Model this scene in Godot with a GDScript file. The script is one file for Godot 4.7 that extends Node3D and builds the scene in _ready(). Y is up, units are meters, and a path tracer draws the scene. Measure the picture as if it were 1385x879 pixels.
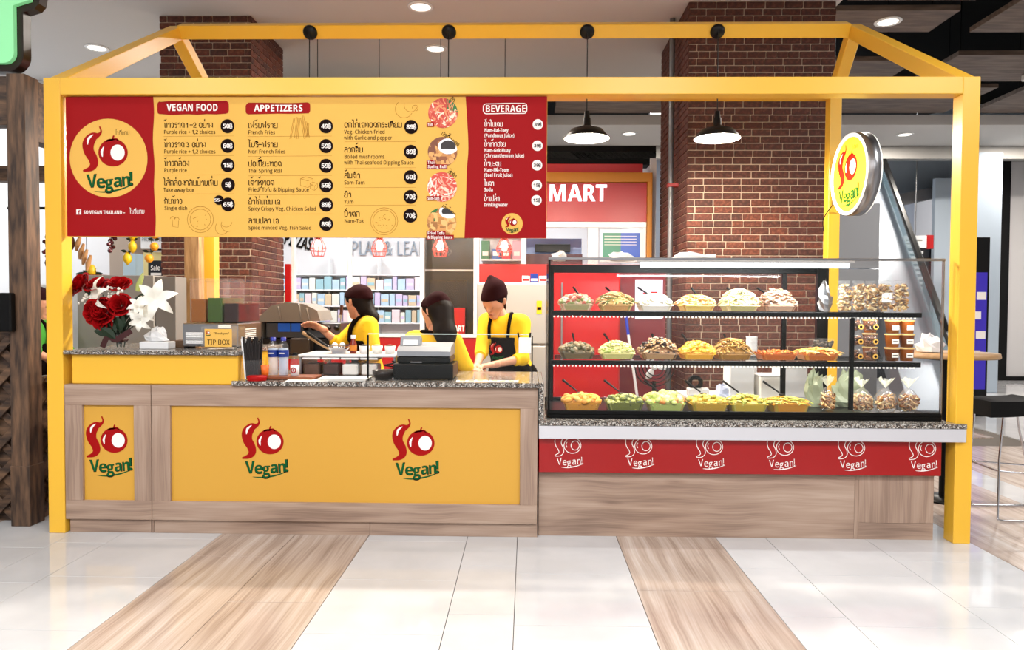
extends Node3D

# ------------------------------------------------------------------ helpers
var M := {}
var taken := {}
var rng := RandomNumberGenerator.new()
var font_plain: SystemFont
var font_bold: SystemFont

class MB:
	var st := SurfaceTool.new()
	func _init():
		st.begin(Mesh.PRIMITIVE_TRIANGLES)
		st.set_smooth_group(-1)
	func smooth(on: bool): st.set_smooth_group(0 if on else -1)
	func col(c: Color): st.set_color(c)
	func tri(a: Vector3, b: Vector3, c: Vector3):
		st.add_vertex(a); st.add_vertex(c); st.add_vertex(b)
	func quad(a, b, c, d):
		tri(a, b, c); tri(a, c, d)
	func oq(a: Vector3, b: Vector3, c: Vector3, d: Vector3, out: Vector3):
		if (b - a).cross(c - a).dot(out) >= 0: quad(a, b, c, d)
		else: quad(a, d, c, b)
	func ot(a: Vector3, b: Vector3, c: Vector3, out: Vector3):
		if (b - a).cross(c - a).dot(out) >= 0: tri(a, b, c)
		else: tri(a, c, b)
	func box(c: Vector3, s: Vector3, bev := 0.0, bs := Basis()):
		var h := s * 0.5
		var b := minf(bev, minf(h.x, minf(h.y, h.z)) * 0.9)
		if b <= 0.0:
			for ax in 3:
				for sg in [-1.0, 1.0]:
					var n := Vector3.ZERO; n[ax] = sg
					var p := []
					for q in [[-1, -1], [1, -1], [1, 1], [-1, 1]]:
						var v := Vector3.ZERO
						v[ax] = sg * h[ax]; v[(ax + 1) % 3] = q[0] * h[(ax + 1) % 3]; v[(ax + 2) % 3] = q[1] * h[(ax + 2) % 3]
						p.append(c + bs * v)
					oq(p[0], p[1], p[2], p[3], bs * n)
			return
		var vt := func(sx, sy, sz, ax) -> Vector3:
			var v := Vector3(sx * (h.x - b), sy * (h.y - b), sz * (h.z - b))
			v[ax] = [sx, sy, sz][ax] * h[ax]
			return c + bs * v
		for ax in 3:
			for sg in [-1, 1]:
				var n := Vector3.ZERO; n[ax] = sg
				var p := []
				for q in [[-1, -1], [1, -1], [1, 1], [-1, 1]]:
					var s3 := [0, 0, 0]
					s3[ax] = sg; s3[(ax + 1) % 3] = q[0]; s3[(ax + 2) % 3] = q[1]
					p.append(vt.call(s3[0], s3[1], s3[2], ax))
				oq(p[0], p[1], p[2], p[3], bs * n)
		for ax in 3:
			var a1 := (ax + 1) % 3; var a2 := (ax + 2) % 3
			for s1 in [-1, 1]:
				for s2 in [-1, 1]:
					var p := []
					for q in [[-1, a1], [1, a1], [1, a2], [-1, a2]]:
						var s3 := [0, 0, 0]
						s3[ax] = q[0]; s3[a1] = s1; s3[a2] = s2
						p.append(vt.call(s3[0], s3[1], s3[2], q[1]))
					var n := Vector3.ZERO; n[a1] = s1; n[a2] = s2
					oq(p[0], p[1], p[2], p[3], bs * n)
		for sx in [-1, 1]:
			for sy in [-1, 1]:
				for sz in [-1, 1]:
					ot(vt.call(sx, sy, sz, 0), vt.call(sx, sy, sz, 1), vt.call(sx, sy, sz, 2), bs * Vector3(sx, sy, sz))
	func tube(pts: Array, rad, seg := 8, caps := true):
		var n := pts.size()
		var rings := []
		var up := Vector3.UP
		var d0: Vector3 = (pts[1] - pts[0]).normalized()
		if absf(d0.dot(up)) > 0.9: up = Vector3.RIGHT
		var side := d0.cross(up).normalized()
		for i in n:
			var d: Vector3
			if i == 0: d = d0
			elif i == n - 1: d = (pts[i] - pts[i - 1]).normalized()
			else: d = ((pts[i] - pts[i - 1]).normalized() + (pts[i + 1] - pts[i]).normalized()).normalized()
			side = (side - d * side.dot(d)).normalized()
			var o := d.cross(side)
			var r: float = rad[i] if rad is Array else rad
			var ring := []
			for k in seg:
				var t := TAU * k / seg
				ring.append(pts[i] + (side * cos(t) + o * sin(t)) * r)
			rings.append(ring)
		smooth(true)
		for i in n - 1:
			for k in seg:
				var k2 := (k + 1) % seg
				var mid: Vector3 = (rings[i][k] + rings[i][k2]) * 0.5 - pts[i]
				oq(rings[i][k], rings[i][k2], rings[i + 1][k2], rings[i + 1][k], mid)
		smooth(false)
		if caps:
			for k in seg:
				var k2 := (k + 1) % seg
				ot(pts[0], rings[0][k], rings[0][k2], -d0)
				ot(pts[n - 1], rings[n - 1][k], rings[n - 1][k2], pts[n - 1] - pts[n - 2])
	func lathe(prof: Array, seg := 20, xf := Transform3D(), sm := true):
		smooth(sm)
		for i in prof.size() - 1:
			var p: Vector2 = prof[i]; var q: Vector2 = prof[i + 1]
			var nn := Vector2(q.y - p.y, p.x - q.x)
			for k in seg:
				var a := TAU * k / seg; var b := TAU * (k + 1) / seg
				var e1 := Vector3(cos(a), 0, sin(a)); var e2 := Vector3(cos(b), 0, sin(b))
				var out := (e1 + e2) * 0.5 * nn.x + Vector3(0, nn.y, 0)
				var A := xf * (e1 * p.x + Vector3(0, p.y, 0)); var B := xf * (e2 * p.x + Vector3(0, p.y, 0))
				var C := xf * (e2 * q.x + Vector3(0, q.y, 0)); var D := xf * (e1 * q.x + Vector3(0, q.y, 0))
				var o := xf.basis * out
				if p.x < 1e-5: ot(A, C, D, o)
				elif q.x < 1e-5: ot(A, B, C, o)
				else: oq(A, B, C, D, o)
		smooth(false)
	func ell(c: Vector3, r: Vector3, seg := 10, rings := 6, bs := Basis()):
		var prof := []
		for i in rings + 1:
			var t := -PI / 2 + PI * i / rings
			prof.append(Vector2(maxf(cos(t), 0.0) if i > 0 and i < rings else 0.0, sin(t)))
		lathe(prof, seg, Transform3D(bs * Basis.from_scale(r), c), true)
	func prism(poly: PackedVector2Array, z0: float, z1: float, xf := Transform3D(), bottom := true):
		var idx := Geometry2D.triangulate_polygon(poly)
		var i := 0
		while i + 2 < idx.size():
			var a := poly[idx[i]]; var b := poly[idx[i + 1]]; var c := poly[idx[i + 2]]
			ot(xf * Vector3(a.x, a.y, z1), xf * Vector3(b.x, b.y, z1), xf * Vector3(c.x, c.y, z1), xf.basis.z * signf(z1 - z0))
			if bottom: ot(xf * Vector3(a.x, a.y, z0), xf * Vector3(b.x, b.y, z0), xf * Vector3(c.x, c.y, z0), -xf.basis.z * signf(z1 - z0))
			i += 3
		var cw := Geometry2D.is_polygon_clockwise(poly)
		for k in poly.size():
			var p := poly[k]; var q := poly[(k + 1) % poly.size()]
			var e := q - p
			var nn := Vector2(e.y, -e.x) * (-1.0 if cw else 1.0)
			oq(xf * Vector3(p.x, p.y, z0), xf * Vector3(q.x, q.y, z0), xf * Vector3(q.x, q.y, z1), xf * Vector3(p.x, p.y, z1), xf.basis * Vector3(nn.x, nn.y, 0))
	func flat(poly: PackedVector2Array, z: float):
		var idx := Geometry2D.triangulate_polygon(poly)
		var i := 0
		while i + 2 < idx.size():
			ot(Vector3(poly[idx[i]].x, poly[idx[i]].y, z), Vector3(poly[idx[i + 1]].x, poly[idx[i + 1]].y, z), Vector3(poly[idx[i + 2]].x, poly[idx[i + 2]].y, z), Vector3.BACK)
			i += 3
	func ribbon(pts: Array, w, z := 0.0, closed := false):
		var n := pts.size()
		var L := []; var R := []
		for i in n:
			var a: Vector2 = pts[(i - 1 + n) % n] if (i > 0 or closed) else pts[i]
			var b: Vector2 = pts[(i + 1) % n] if (i < n - 1 or closed) else pts[i]
			var d: Vector2 = (b - a).normalized()
			var wi: float = (w[i] if w is Array else w) * 0.5
			var p: Vector2 = pts[i]
			if not closed and i == 0: p -= d * wi * 0.6
			if not closed and i == n - 1: p += d * wi * 0.6
			var nn := Vector2(-d.y, d.x) * wi
			L.append(Vector3(p.x + nn.x, p.y + nn.y, z)); R.append(Vector3(p.x - nn.x, p.y - nn.y, z))
		for i in (n if closed else n - 1):
			var j := (i + 1) % n
			ot(L[i], R[i], R[j], Vector3.BACK); ot(L[i], R[j], L[j], Vector3.BACK)
	func done() -> ArrayMesh:
		st.generate_normals()
		st.index()
		return st.commit()

func numbered(n: String) -> String:
	if not taken.has(n):
		taken[n] = 0
		return n
	taken[n] += 1
	return "%s_%03d" % [n, taken[n]]

func thing(called: String, label: String, category: String, at := Vector3.ZERO, group := "", turn := 0.0) -> Node3D:
	var o := Node3D.new()
	o.name = numbered(called)
	add_child(o)
	o.position = at
	o.rotation.y = turn
	o.set_meta("label", label); o.set_meta("category", category)
	if group: o.set_meta("group", group)
	return o

func struct(called: String, label := "", category := "") -> Node3D:
	var o := Node3D.new()
	o.name = numbered(called)
	add_child(o)
	o.set_meta("kind", "structure")
	if label: o.set_meta("label", label)
	if category: o.set_meta("category", category)
	return o

func part(parent: Node, called: String, mb, m: Material, label := "") -> MeshInstance3D:
	var o := MeshInstance3D.new()
	o.mesh = mb.done() if mb is MB else mb
	o.material_override = m
	o.name = called
	parent.add_child(o, true)
	if label: o.set_meta("label", label)
	return o

func boxpart(parent: Node, called: String, lo: Vector3, hi: Vector3, m: Material, bev := 0.003, label := "") -> MeshInstance3D:
	var mb := MB.new()
	mb.box((lo + hi) * 0.5, (hi - lo).abs(), bev)
	return part(parent, called, mb, m, label)

func mat(key: String, c := Color.WHITE, rough := 0.6, metal := 0.0, more := {}) -> StandardMaterial3D:
	if M.has(key): return M[key]
	var m := StandardMaterial3D.new()
	m.resource_name = key
	m.albedo_color = c
	m.roughness = rough
	m.metallic = metal
	for k in more: m.set(k, more[k])
	M[key] = m
	return m

func noise_tex(freq: float, seed_n: int, cols: Array, type := FastNoiseLite.TYPE_SIMPLEX_SMOOTH, oct := 4, size := 512, as_n := false) -> NoiseTexture2D:
	var f := FastNoiseLite.new()
	f.noise_type = type; f.frequency = freq; f.seed = seed_n; f.fractal_octaves = oct
	var t := NoiseTexture2D.new()
	t.width = size; t.height = size; t.seamless = true; t.noise = f
	if as_n:
		t.as_normal_map = true; t.bump_strength = 4.0
	else:
		var g := Gradient.new()
		var offs := PackedFloat32Array(); var cs := PackedColorArray()
		for i in cols.size():
			offs.append(cols[i][0]); cs.append(cols[i][1])
		g.offsets = offs; g.colors = cs
		t.color_ramp = g
	return t

# wood grain drawn as long fibres with a few darker streaks and knots; the grain runs along the picture's x
func grain_tex(sd: int, dark: Color, mid: Color, light: Color, knots := 0, upright := false) -> ImageTexture:
	var n1 := FastNoiseLite.new(); n1.seed = sd; n1.frequency = 0.03; n1.fractal_octaves = 3
	var n2 := FastNoiseLite.new(); n2.seed = sd + 1; n2.frequency = 0.11; n2.fractal_octaves = 2
	var n3 := FastNoiseLite.new(); n3.seed = sd + 2; n3.frequency = 0.007; n3.fractal_octaves = 3
	var im := Image.create(512, 512, false, Image.FORMAT_RGB8)
	var rn := RandomNumberGenerator.new(); rn.seed = sd
	var kn := []
	for i in knots: kn.append(Vector3(rn.randf_range(40, 470), rn.randf_range(20, 490), rn.randf_range(3, 7)))
	var val := func(x: float, y: float) -> float:
		var yy := y + 6.0 * n3.get_noise_2d(x * 0.9, y * 0.6)
		return 0.5 + 0.42 * n1.get_noise_2d(x * 0.1, yy) + 0.22 * n2.get_noise_2d(x * 0.07, yy * 1.6) + 0.34 * n3.get_noise_2d(x * 0.5, y)
	for y in 512:
		for x in 512:
			var v: float = val.call(x, y)
			if x < 96: v = lerpf(val.call(x + 512, y), v, x / 96.0)
			if y < 48:
				var v2: float = val.call(x, y + 512)
				if x < 96: v2 = lerpf(val.call(x + 512, y + 512), v2, x / 96.0)
				v = lerpf(v2, v, y / 48.0)
			for k in kn:
				var d: float = Vector2((x - k.x) * 0.35, y - k.y).length() / k.z
				if d < 2.0: v -= 0.4 * (1.0 - d / 2.0)
			v = clampf(v, 0.0, 1.0)
			im.set_pixel(x, y, dark.lerp(mid, v * 2.0) if v < 0.5 else mid.lerp(light, v * 2.0 - 1.0))
	if upright: im.rotate_90(CLOCKWISE)
	return ImageTexture.create_from_image(im)

# polished granite: packed grains of black, grey, tan and white
func granite_tex() -> ImageTexture:
	var im := Image.create(512, 512, false, Image.FORMAT_RGB8)
	im.fill(Color(0.40, 0.385, 0.375))
	var rn := RandomNumberGenerator.new(); rn.seed = 15
	var cs := [Color(0.10, 0.095, 0.09), Color(0.20, 0.19, 0.18), Color(0.46, 0.44, 0.42), Color(0.62, 0.60, 0.57), Color(0.78, 0.76, 0.73), Color(0.42, 0.35, 0.30)]
	for i in 16000:
		var w := rn.randi_range(3, 8); var h := rn.randi_range(3, 8)
		var x := rn.randi_range(0, 511); var y := rn.randi_range(0, 511)
		var c: Color = cs[rn.randi_range(0, 5)]
		im.fill_rect(Rect2i(x, y, w, h), c)
		im.fill_rect(Rect2i(x + 2, y - 1, w - 2, h + 2), c)
	return ImageTexture.create_from_image(im)

func tri_mat(key: String, tex: Texture2D, scale: Vector3, rough := 0.6, more := {}) -> StandardMaterial3D:
	var d := {"albedo_texture": tex, "uv1_triplanar": true, "uv1_world_triplanar": true, "uv1_scale": scale}
	d.merge(more)
	return mat(key, Color.WHITE, rough, 0.0, d)

func emit_mat(key: String, c: Color, e: float) -> StandardMaterial3D:
	return mat(key, Color(0.9, 0.9, 0.9), 0.5, 0.0, {"emission_enabled": true, "emission": c, "emission_energy_multiplier": e})

func clear_mat(key: String, c: Color, a: float, rough := 0.03) -> StandardMaterial3D:
	var cc := c; cc.a = a
	return mat(key, cc, rough, 0.0, {"transparency": BaseMaterial3D.TRANSPARENCY_ALPHA})

func text(parent: Node, s: String, at: Vector3, h: float, m: Material, align := 0, bold := false, width := 0.0, turn := 0.0, depth := 0.0012) -> MeshInstance3D:
	var t := TextMesh.new()
	t.text = s
	t.font = font_bold if bold else font_plain
	t.font_size = 48
	t.curve_step = 3.0
	t.pixel_size = h / (48.0 * 0.714)
	t.depth = depth
	t.horizontal_alignment = [HORIZONTAL_ALIGNMENT_LEFT, HORIZONTAL_ALIGNMENT_CENTER, HORIZONTAL_ALIGNMENT_RIGHT][align]
	var o := MeshInstance3D.new()
	o.mesh = t
	o.material_override = m
	o.name = "lettering"
	parent.add_child(o, true)
	var sx := 1.0
	if width > 0.0: sx = width / maxf(t.get_aabb().size.x, 1e-4)
	var bs := Basis(Vector3.BACK, turn) * Basis.from_scale(Vector3(sx, 1, 1))
	o.transform = Transform3D(bs, at + Basis(Vector3.BACK, turn) * Vector3(0, 0.339 * 48.0 * t.pixel_size, 0))
	return o

func area(parent: Node, called: String, at: Vector3, size: Vector2, energy: float, c := Color.WHITE, aim := Vector3.DOWN) -> AreaLight3D:
	var l := AreaLight3D.new()
	l.name = called
	parent.add_child(l, true)
	l.area_size = size
	l.light_energy = energy
	l.light_color = c
	l.shadow_enabled = true
	l.area_range = 30.0
	l.area_attenuation = 2.0
	var up := Vector3.BACK if absf(aim.normalized().y) > 0.9 else Vector3.UP
	l.transform = Transform3D(Basis.looking_at(aim, up), at)
	return l

func circle(cx: float, cy: float, rx: float, ry: float, n := 32) -> PackedVector2Array:
	var p := PackedVector2Array()
	for i in n: p.append(Vector2(cx + cos(TAU * i / n) * rx, cy + sin(TAU * i / n) * ry))
	return p

func spline(pts: Array, sub := 6, closed := false) -> Array:
	var out := []
	var n := pts.size()
	for i in (n if closed else n - 1):
		var a; var d
		if closed:
			a = pts[(i - 1 + n) % n]; d = pts[(i + 2) % n]
		else:
			a = pts[maxi(i - 1, 0)]; d = pts[mini(i + 2, n - 1)]
		var b = pts[i]; var c = pts[(i + 1) % n]
		for k in sub:
			out.append(b.cubic_interpolate(c, a, d, float(k) / sub))
	if not closed: out.append(pts[n - 1])
	return out

# rounded rectangle outline
func rrect(x0: float, y0: float, x1: float, y1: float, r: float, n := 4) -> PackedVector2Array:
	var p := PackedVector2Array()
	var cs := [[x1 - r, y1 - r, 0.0], [x0 + r, y1 - r, PI / 2], [x0 + r, y0 + r, PI], [x1 - r, y0 + r, PI * 1.5]]
	for c in cs:
		for i in n + 1:
			var t: float = c[2] + PI / 2 * i / n
			p.append(Vector2(c[0] + cos(t) * r, c[1] + sin(t) * r))
	return p

# ------------------------------------------------------------------ Thai lettering, drawn as pen strokes on a 7-high grid
const THAI := {
	"ข": [6, "17 26 20 50 57"], "ค": [6, "10 16 27 47 56 50", "14 34 31"], "ง": [5, "37 47 40 13"], "จ": [6, "15 27 47 56 50 20 23 33"], "ช": [6, "17 26 20 50 55 67"], "ซ": [6, "07 16 27 20 50 55 67"],
	"ด": [6, "30 32 12 16 27 47 56 50"], "ต": [6, "30 32 12 16 27 36 47 56 50"], "ท": [6, "07 17 10 36 47 57 50"], "น": [6, "07 17 10 40 52 57"], "บ": [6, "07 17 10 50 57"], "ป": [6, "07 17 10 50 5a"],
	"พ": [6, "07 17 20 35 50 57"], "ฟ": [6, "07 17 20 35 50 5a"], "ม": [6, "07 17 12 00 20 50 57"], "ย": [6, "27 05 24 02 10 50 57"], "ร": [5, "47 27 15 44 41 30 20"], "ล": [6, "10 13 24 54", "50 56 47 17"],
	"ว": [5, "16 27 37 46 41 30 20"], "ส": [6, "10 13 24 54", "50 56 37 17", "46 69"], "ห": [6, "07 17 10", "13 46 57", "46 50"], "อ": [6, "14 12 20 40 51 56 47 27 15"], "ฮ": [6, "14 12 20 40 51 55 37 17", "37 68"],
	"ก": [6, "10 14 05 17 47 56 50"], "แ": [6, "17 10 20", "47 40 50"], "เ": [3, "17 10 20"], "โ": [4, "0c 3b 2a 20 30"], "ใ": [4, "0b 1c 2b 20 30"], "ไ": [4, "0c 1a 2c 20 30"], "า": [5, "15 27 37 46 40"], "ะ": [5, "15 24 45", "11 20 41"],
}
const MARKS := {"ิ": ["08 19 39 48 08"], "ี": ["08 19 39 48 08", "48 4b"], "ั": ["19 28 3a"], "่": ["3a 3d"], "้": ["1c 2b 4d"], "๊": ["0b 1c 1a 3c 4d"], "ำ": ["29 3a 49 38 29"], "ู": ["21 31 35 55 57"]}

func hexpts(s: String, ox: float, oy: float, k: float) -> Array:
	var out := []
	for w in s.split(" "):
		out.append(Vector2(ox + ("0x" + w[0]).hex_to_int() * k, oy + ("0x" + w[1]).hex_to_int() * k))
	return out

# one line of Thai as a flat print; h is the height of a consonant; returns the mesh part
func thai(parent: Node, s: String, at: Vector3, h: float, m: Material, width := 0.0, bold := 1.3) -> MeshInstance3D:
	var mb := MB.new()
	var k := h / 7.0
	var adv := 0.0
	var i := 0
	var total := 0.0
	for ch in s:
		if THAI.has(ch): total += THAI[ch][0]
		elif ch == "ำ": total += 5
		elif not MARKS.has(ch): total += 3 if ch == " " else 5
	var sx := 1.0
	if width > 0.0: sx = width / (total * k)
	var prev := 0.0
	var lift := 0.0
	for ch in s:
		var strokes := []
		var ox := adv * k
		var oy := 0.0
		if THAI.has(ch):
			strokes = THAI[ch].slice(1)
			prev = adv
			adv += THAI[ch][0]
			lift = 0.0
		elif MARKS.has(ch):
			strokes = MARKS[ch]
			ox = prev * k
			if ch == "ู": oy = -9.0 * k
			else:
				oy = lift * k
				lift = 0.0 if ch in ["่", "้", "๊"] else 1.6
				if ch == "ำ":
					for q in [hexpts("15 27 37 46 40", adv * k, 0, k)]:
						for j in q.size(): q[j].x *= sx
						mb.ribbon(q, k * bold)
					adv += 5
		else:
			if ch == "-": strokes = ["04 44"]
			elif ch == "1": strokes = ["05 17 10"]
			elif ch == "2": strokes = ["06 17 37 45 00 40"]
			elif ch == "3": strokes = ["06 17 36 24 42 30 01"]
			adv += 3 if ch == " " else 5
		for sgl in strokes:
			var q := hexpts(sgl, ox, oy, k)
			for j in q.size(): q[j].x *= sx
			mb.ribbon(q, k * bold)
		i += 1
	var o := part(parent, "lettering", mb, m)
	o.position = at
	return o

# ------------------------------------------------------------------ the scene
func _ready():
	rng.seed = 7
	font_plain = SystemFont.new(); font_plain.font_names = PackedStringArray(["Droid Sans"])
	font_bold = SystemFont.new(); font_bold.font_names = PackedStringArray(["Droid Sans"]); font_bold.font_weight = 700
	var cam := Camera3D.new()
	cam.name = "camera"
	add_child(cam)
	cam.position = Vector3(0, 1.4, 0)
	cam.rotation = Vector3(-0.02769, 0.02058, 0.00519)
	cam.fov = 48.83
	cam.far = 60.0
	cam.current = true
	var we := WorldEnvironment.new()
	we.name = "environment"
	var env := Environment.new()
	env.background_mode = Environment.BG_COLOR
	env.background_color = Color(0.03, 0.03, 0.03)
	env.tonemap_mode = Environment.TONE_MAPPER_LINEAR
	env.tonemap_exposure = 0.30
	env.sdfgi_enabled = true; env.ssao_enabled = true; env.ssil_enabled = true
	we.environment = env
	add_child(we)
	materials()
	ceiling_lights()
	shell()
	pillars()
	booth_frame()
	menu_board()
	counters()
	pendants()
	blade_sign()
	display_case()
	counter_things()
	flowers()
	kitchen()
	people()
	mart()
	left_side()
	right_side()

func materials():
	var y := Color(0.90, 0.695, 0.21)
	mat("yellow_paint", y, 0.32)
	mat("yellow_panel", Color(0.80, 0.60, 0.21), 0.5)
	mat("yellow_print", Color(0.87, 0.68, 0.33), 0.6, 0.0, {"metallic_specular": 0.25})
	mat("red_print", Color(0.58, 0.05, 0.07), 0.6, 0.0, {"metallic_specular": 0.25})
	mat("red_panel", Color(0.60, 0.045, 0.055), 0.35)
	mat("white_print", Color(0.93, 0.9, 0.88), 0.6, 0.0, {"metallic_specular": 0.25})
	mat("dark_print", Color(0.085, 0.03, 0.03), 0.7, 0.0, {"metallic_specular": 0.2})
	mat("line_print", Color(0.62, 0.42, 0.13), 0.6, 0.0, {"metallic_specular": 0.25})
	mat("green_print", Color(0.03, 0.32, 0.16), 0.6, 0.0, {"metallic_specular": 0.25})
	mat("logo_red", Color(0.60, 0.035, 0.04), 0.55, 0.0, {"metallic_specular": 0.25})
	mat("black_metal", Color(0.014, 0.014, 0.016), 0.35, 0.0, {"metallic_specular": 0.35})
	mat("black_matte", Color(0.018, 0.018, 0.018), 0.75, 0.0, {"metallic_specular": 0.3})
	mat("chrome", Color(0.8, 0.8, 0.82), 0.12, 1.0)
	mat("steel", Color(0.62, 0.62, 0.63), 0.32, 1.0)
	mat("steel_band", Color(0.84, 0.84, 0.86), 0.3, 0.35)
	mat("white_gloss", Color(0.88, 0.88, 0.88), 0.25)
	mat("white_matte", Color(0.86, 0.86, 0.86), 0.7)
	mat("plaster", Color(0.80, 0.79, 0.79), 0.85)
	mat("ceiling_white", Color(0.74, 0.73, 0.72), 0.9)
	mat("grey_paint", Color(0.55, 0.54, 0.525), 0.5)
	mat("skin", Color(0.80, 0.58, 0.47), 0.5, 0.0, {"subsurf_scatter_enabled": true, "subsurf_scatter_strength": 0.1})
	mat("yellow_cloth", Color(0.93, 0.74, 0.06), 0.85)
	mat("apron_cloth", Color(0.06, 0.028, 0.028), 0.9, 0.0, {"metallic_specular": 0.2})
	mat("cap_cloth", Color(0.15, 0.06, 0.075), 0.95, 0.0, {"metallic_specular": 0.2})
	mat("hair", Color(0.05, 0.018, 0.014), 0.62, 0.0, {"metallic_specular": 0.3})
	mat("paper", Color(0.9, 0.89, 0.86), 0.7)
	clear_mat("glass", Color(0.9, 0.95, 0.93), 0.004, 0.01).metallic_specular = 0.22
	clear_mat("clear_plastic", Color(0.92, 0.93, 0.93), 0.03, 0.05).metallic_specular = 0.3
	clear_mat("film", Color(0.95, 0.95, 0.95), 0.06, 0.08)
	tri_mat("wood_h", grain_tex(3, Color(0.48, 0.39, 0.335), Color(0.615, 0.515, 0.445), Color(0.70, 0.61, 0.54), 9), Vector3(0.55, 0.9, 0.9), 0.5)
	tri_mat("wood_v", grain_tex(4, Color(0.48, 0.39, 0.335), Color(0.615, 0.515, 0.445), Color(0.70, 0.61, 0.54), 5, true), Vector3(0.9, 0.55, 0.9), 0.5)
	var dwood := noise_tex(0.012, 5, [[0.15, Color(0.17, 0.11, 0.07)], [0.45, Color(0.30, 0.215, 0.15)], [0.85, Color(0.42, 0.31, 0.22)]], FastNoiseLite.TYPE_SIMPLEX_SMOOTH, 5)
	tri_mat("dark_wood_v", dwood, Vector3(3.0, 0.5, 3.0), 0.6)
	tri_mat("dark_wood_h", dwood, Vector3(0.5, 3.0, 3.0), 0.6)
	var pwood := noise_tex(0.01, 8, [[0.2, Color(0.55, 0.42, 0.27)], [0.8, Color(0.70, 0.56, 0.39)]])
	tri_mat("pale_wood_v", pwood, Vector3(4.0, 0.6, 4.0), 0.5)
	tri_mat("pale_wood_h", pwood, Vector3(0.6, 4.0, 4.0), 0.5)
	var cwood := noise_tex(0.012, 9, [[0.2, Color(0.30, 0.24, 0.20)], [0.8, Color(0.42, 0.35, 0.30)]])
	tri_mat("ceiling_wood", cwood, Vector3(0.3, 2.0, 2.0), 0.6)
	tri_mat("granite", granite_tex(), Vector3(2.1, 2.1, 2.1), 0.15)
	var tile := noise_tex(0.006, 13, [[0.2, Color(0.73, 0.73, 0.735)], [0.8, Color(0.765, 0.765, 0.77)]])
	tri_mat("floor_tile", tile, Vector3(0.6, 0.6, 0.6), 0.07)
	tri_mat("floor_wood", grain_tex(17, Color(0.53, 0.455, 0.405), Color(0.665, 0.60, 0.55), Color(0.76, 0.715, 0.68), 0, true), Vector3(0.9, 0.9, 0.4), 0.2)
	for i in 4:
		var c0: Color = [Color(0.32, 0.155, 0.105), Color(0.36, 0.17, 0.11), Color(0.29, 0.14, 0.10), Color(0.40, 0.195, 0.125)][i]
		var bt := noise_tex(0.03, 20 + i, [[0.2, c0.darkened(0.25)], [0.6, c0], [0.9, c0.lightened(0.1)]], FastNoiseLite.TYPE_SIMPLEX_SMOOTH, 4, 256)
		tri_mat("brick%d" % i, bt, Vector3(3, 3, 3), 0.75)
	mat("mortar", Color(0.76, 0.68, 0.60), 0.9)
	emit_mat("lamp_glow", Color(1.0, 0.97, 0.92), 6.0)
	emit_mat("tube_glow", Color(0.95, 1.0, 1.0), 7.0)

func downlight(x: float, z: float, y: float, e: float, label: String, group := "recessed ceiling downlights"):
	var t := thing("downlight", label, "ceiling light", Vector3(x, y, z), group)
	var r := MB.new()
	r.lathe([Vector2(0.095, 0.0), Vector2(0.13, 0.0), Vector2(0.132, -0.004), Vector2(0.126, -0.012), Vector2(0.1, -0.012), Vector2(0.095, 0.0)], 28)
	part(t, "trim_ring", r, M.white_gloss)
	var d := MB.new()
	d.lathe([Vector2(0.0, -0.006), Vector2(0.098, -0.006), Vector2(0.098, -0.001), Vector2(0.0, -0.001)], 24)
	part(t, "lens", d, M.lamp_glow)
	area(t, "light", Vector3(0, -0.02, 0), Vector2(0.18, 0.18), e, Color(1.0, 0.965, 0.92))

func light_panel(x: float, z: float, y: float, sx: float, sz: float, e: float, label: String):
	var t := thing("light_panel", label, "ceiling light", Vector3(x, y, z), "square light panels in the ceiling")
	var f := MB.new()
	for s in [-1.0, 1.0]:
		f.box(Vector3(s * (sx * 0.5 + 0.015), -0.012, 0), Vector3(0.03, 0.024, sz + 0.06), 0.003)
		f.box(Vector3(0, -0.012, s * (sz * 0.5 + 0.015)), Vector3(sx, 0.024, 0.03), 0.003)
	part(t, "frame", f, M.white_gloss)
	boxpart(t, "diffuser", Vector3(-sx / 2, -0.012, -sz / 2), Vector3(sx / 2, -0.004, sz / 2), M.lamp_glow, 0.0)
	area(t, "light", Vector3(0, -0.02, 0), Vector2(sx, sz), e, Color(0.985, 0.99, 1.0))

func ceiling_lights():
	downlight(-1.06, -8.25, 4.33, 14, "round ceiling downlight behind the ridge beam, nearest the mart")
	downlight(-1.06, -7.1, 4.33, 14, "round ceiling downlight at the top edge of the picture")
	downlight(-4.95, -8.2, 4.33, 14, "round ceiling downlight above the left sloping rafter")
	for x in [-4.95, -1.06, 2.5]:
		downlight(x, -3.3, 4.33, 8, "round downlight in the white ceiling in front of the stall", "downlights in front of the stall")
	for x in [-4.2, -1.4, 1.4]:
		for z in [0.4, 3.6]:
			light_panel(x, z, 4.33, 1.2, 1.2, 46 if z < 1 else 62, "square light panel in the white ceiling over the walkway")
	light_panel(4.8, 0.4, 4.33, 1.2, 1.2, 60, "square light panel in the white ceiling over the walkway")
	light_panel(7.0, -16.3, 5.5, 1.2, 1.2, 70, "square light panel high over the escalator hall")
	light_panel(3.2, -14.8, 5.5, 1.2, 1.2, 60, "square light panel high behind the mart")
	light_panel(5.6, -4.4, 4.33, 1.2, 1.2, 36, "square light panel in the white ceiling over the walkway")

func floor_tile(parent: Node, called: String, x0: float, x1: float, z0: float, z1: float, m: Material):
	boxpart(parent, called, Vector3(x0 + 0.0015, -0.012, z0 + 0.0015), Vector3(x1 - 0.0015, 0.0, z1 - 0.0015), m, 0.0008)

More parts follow.
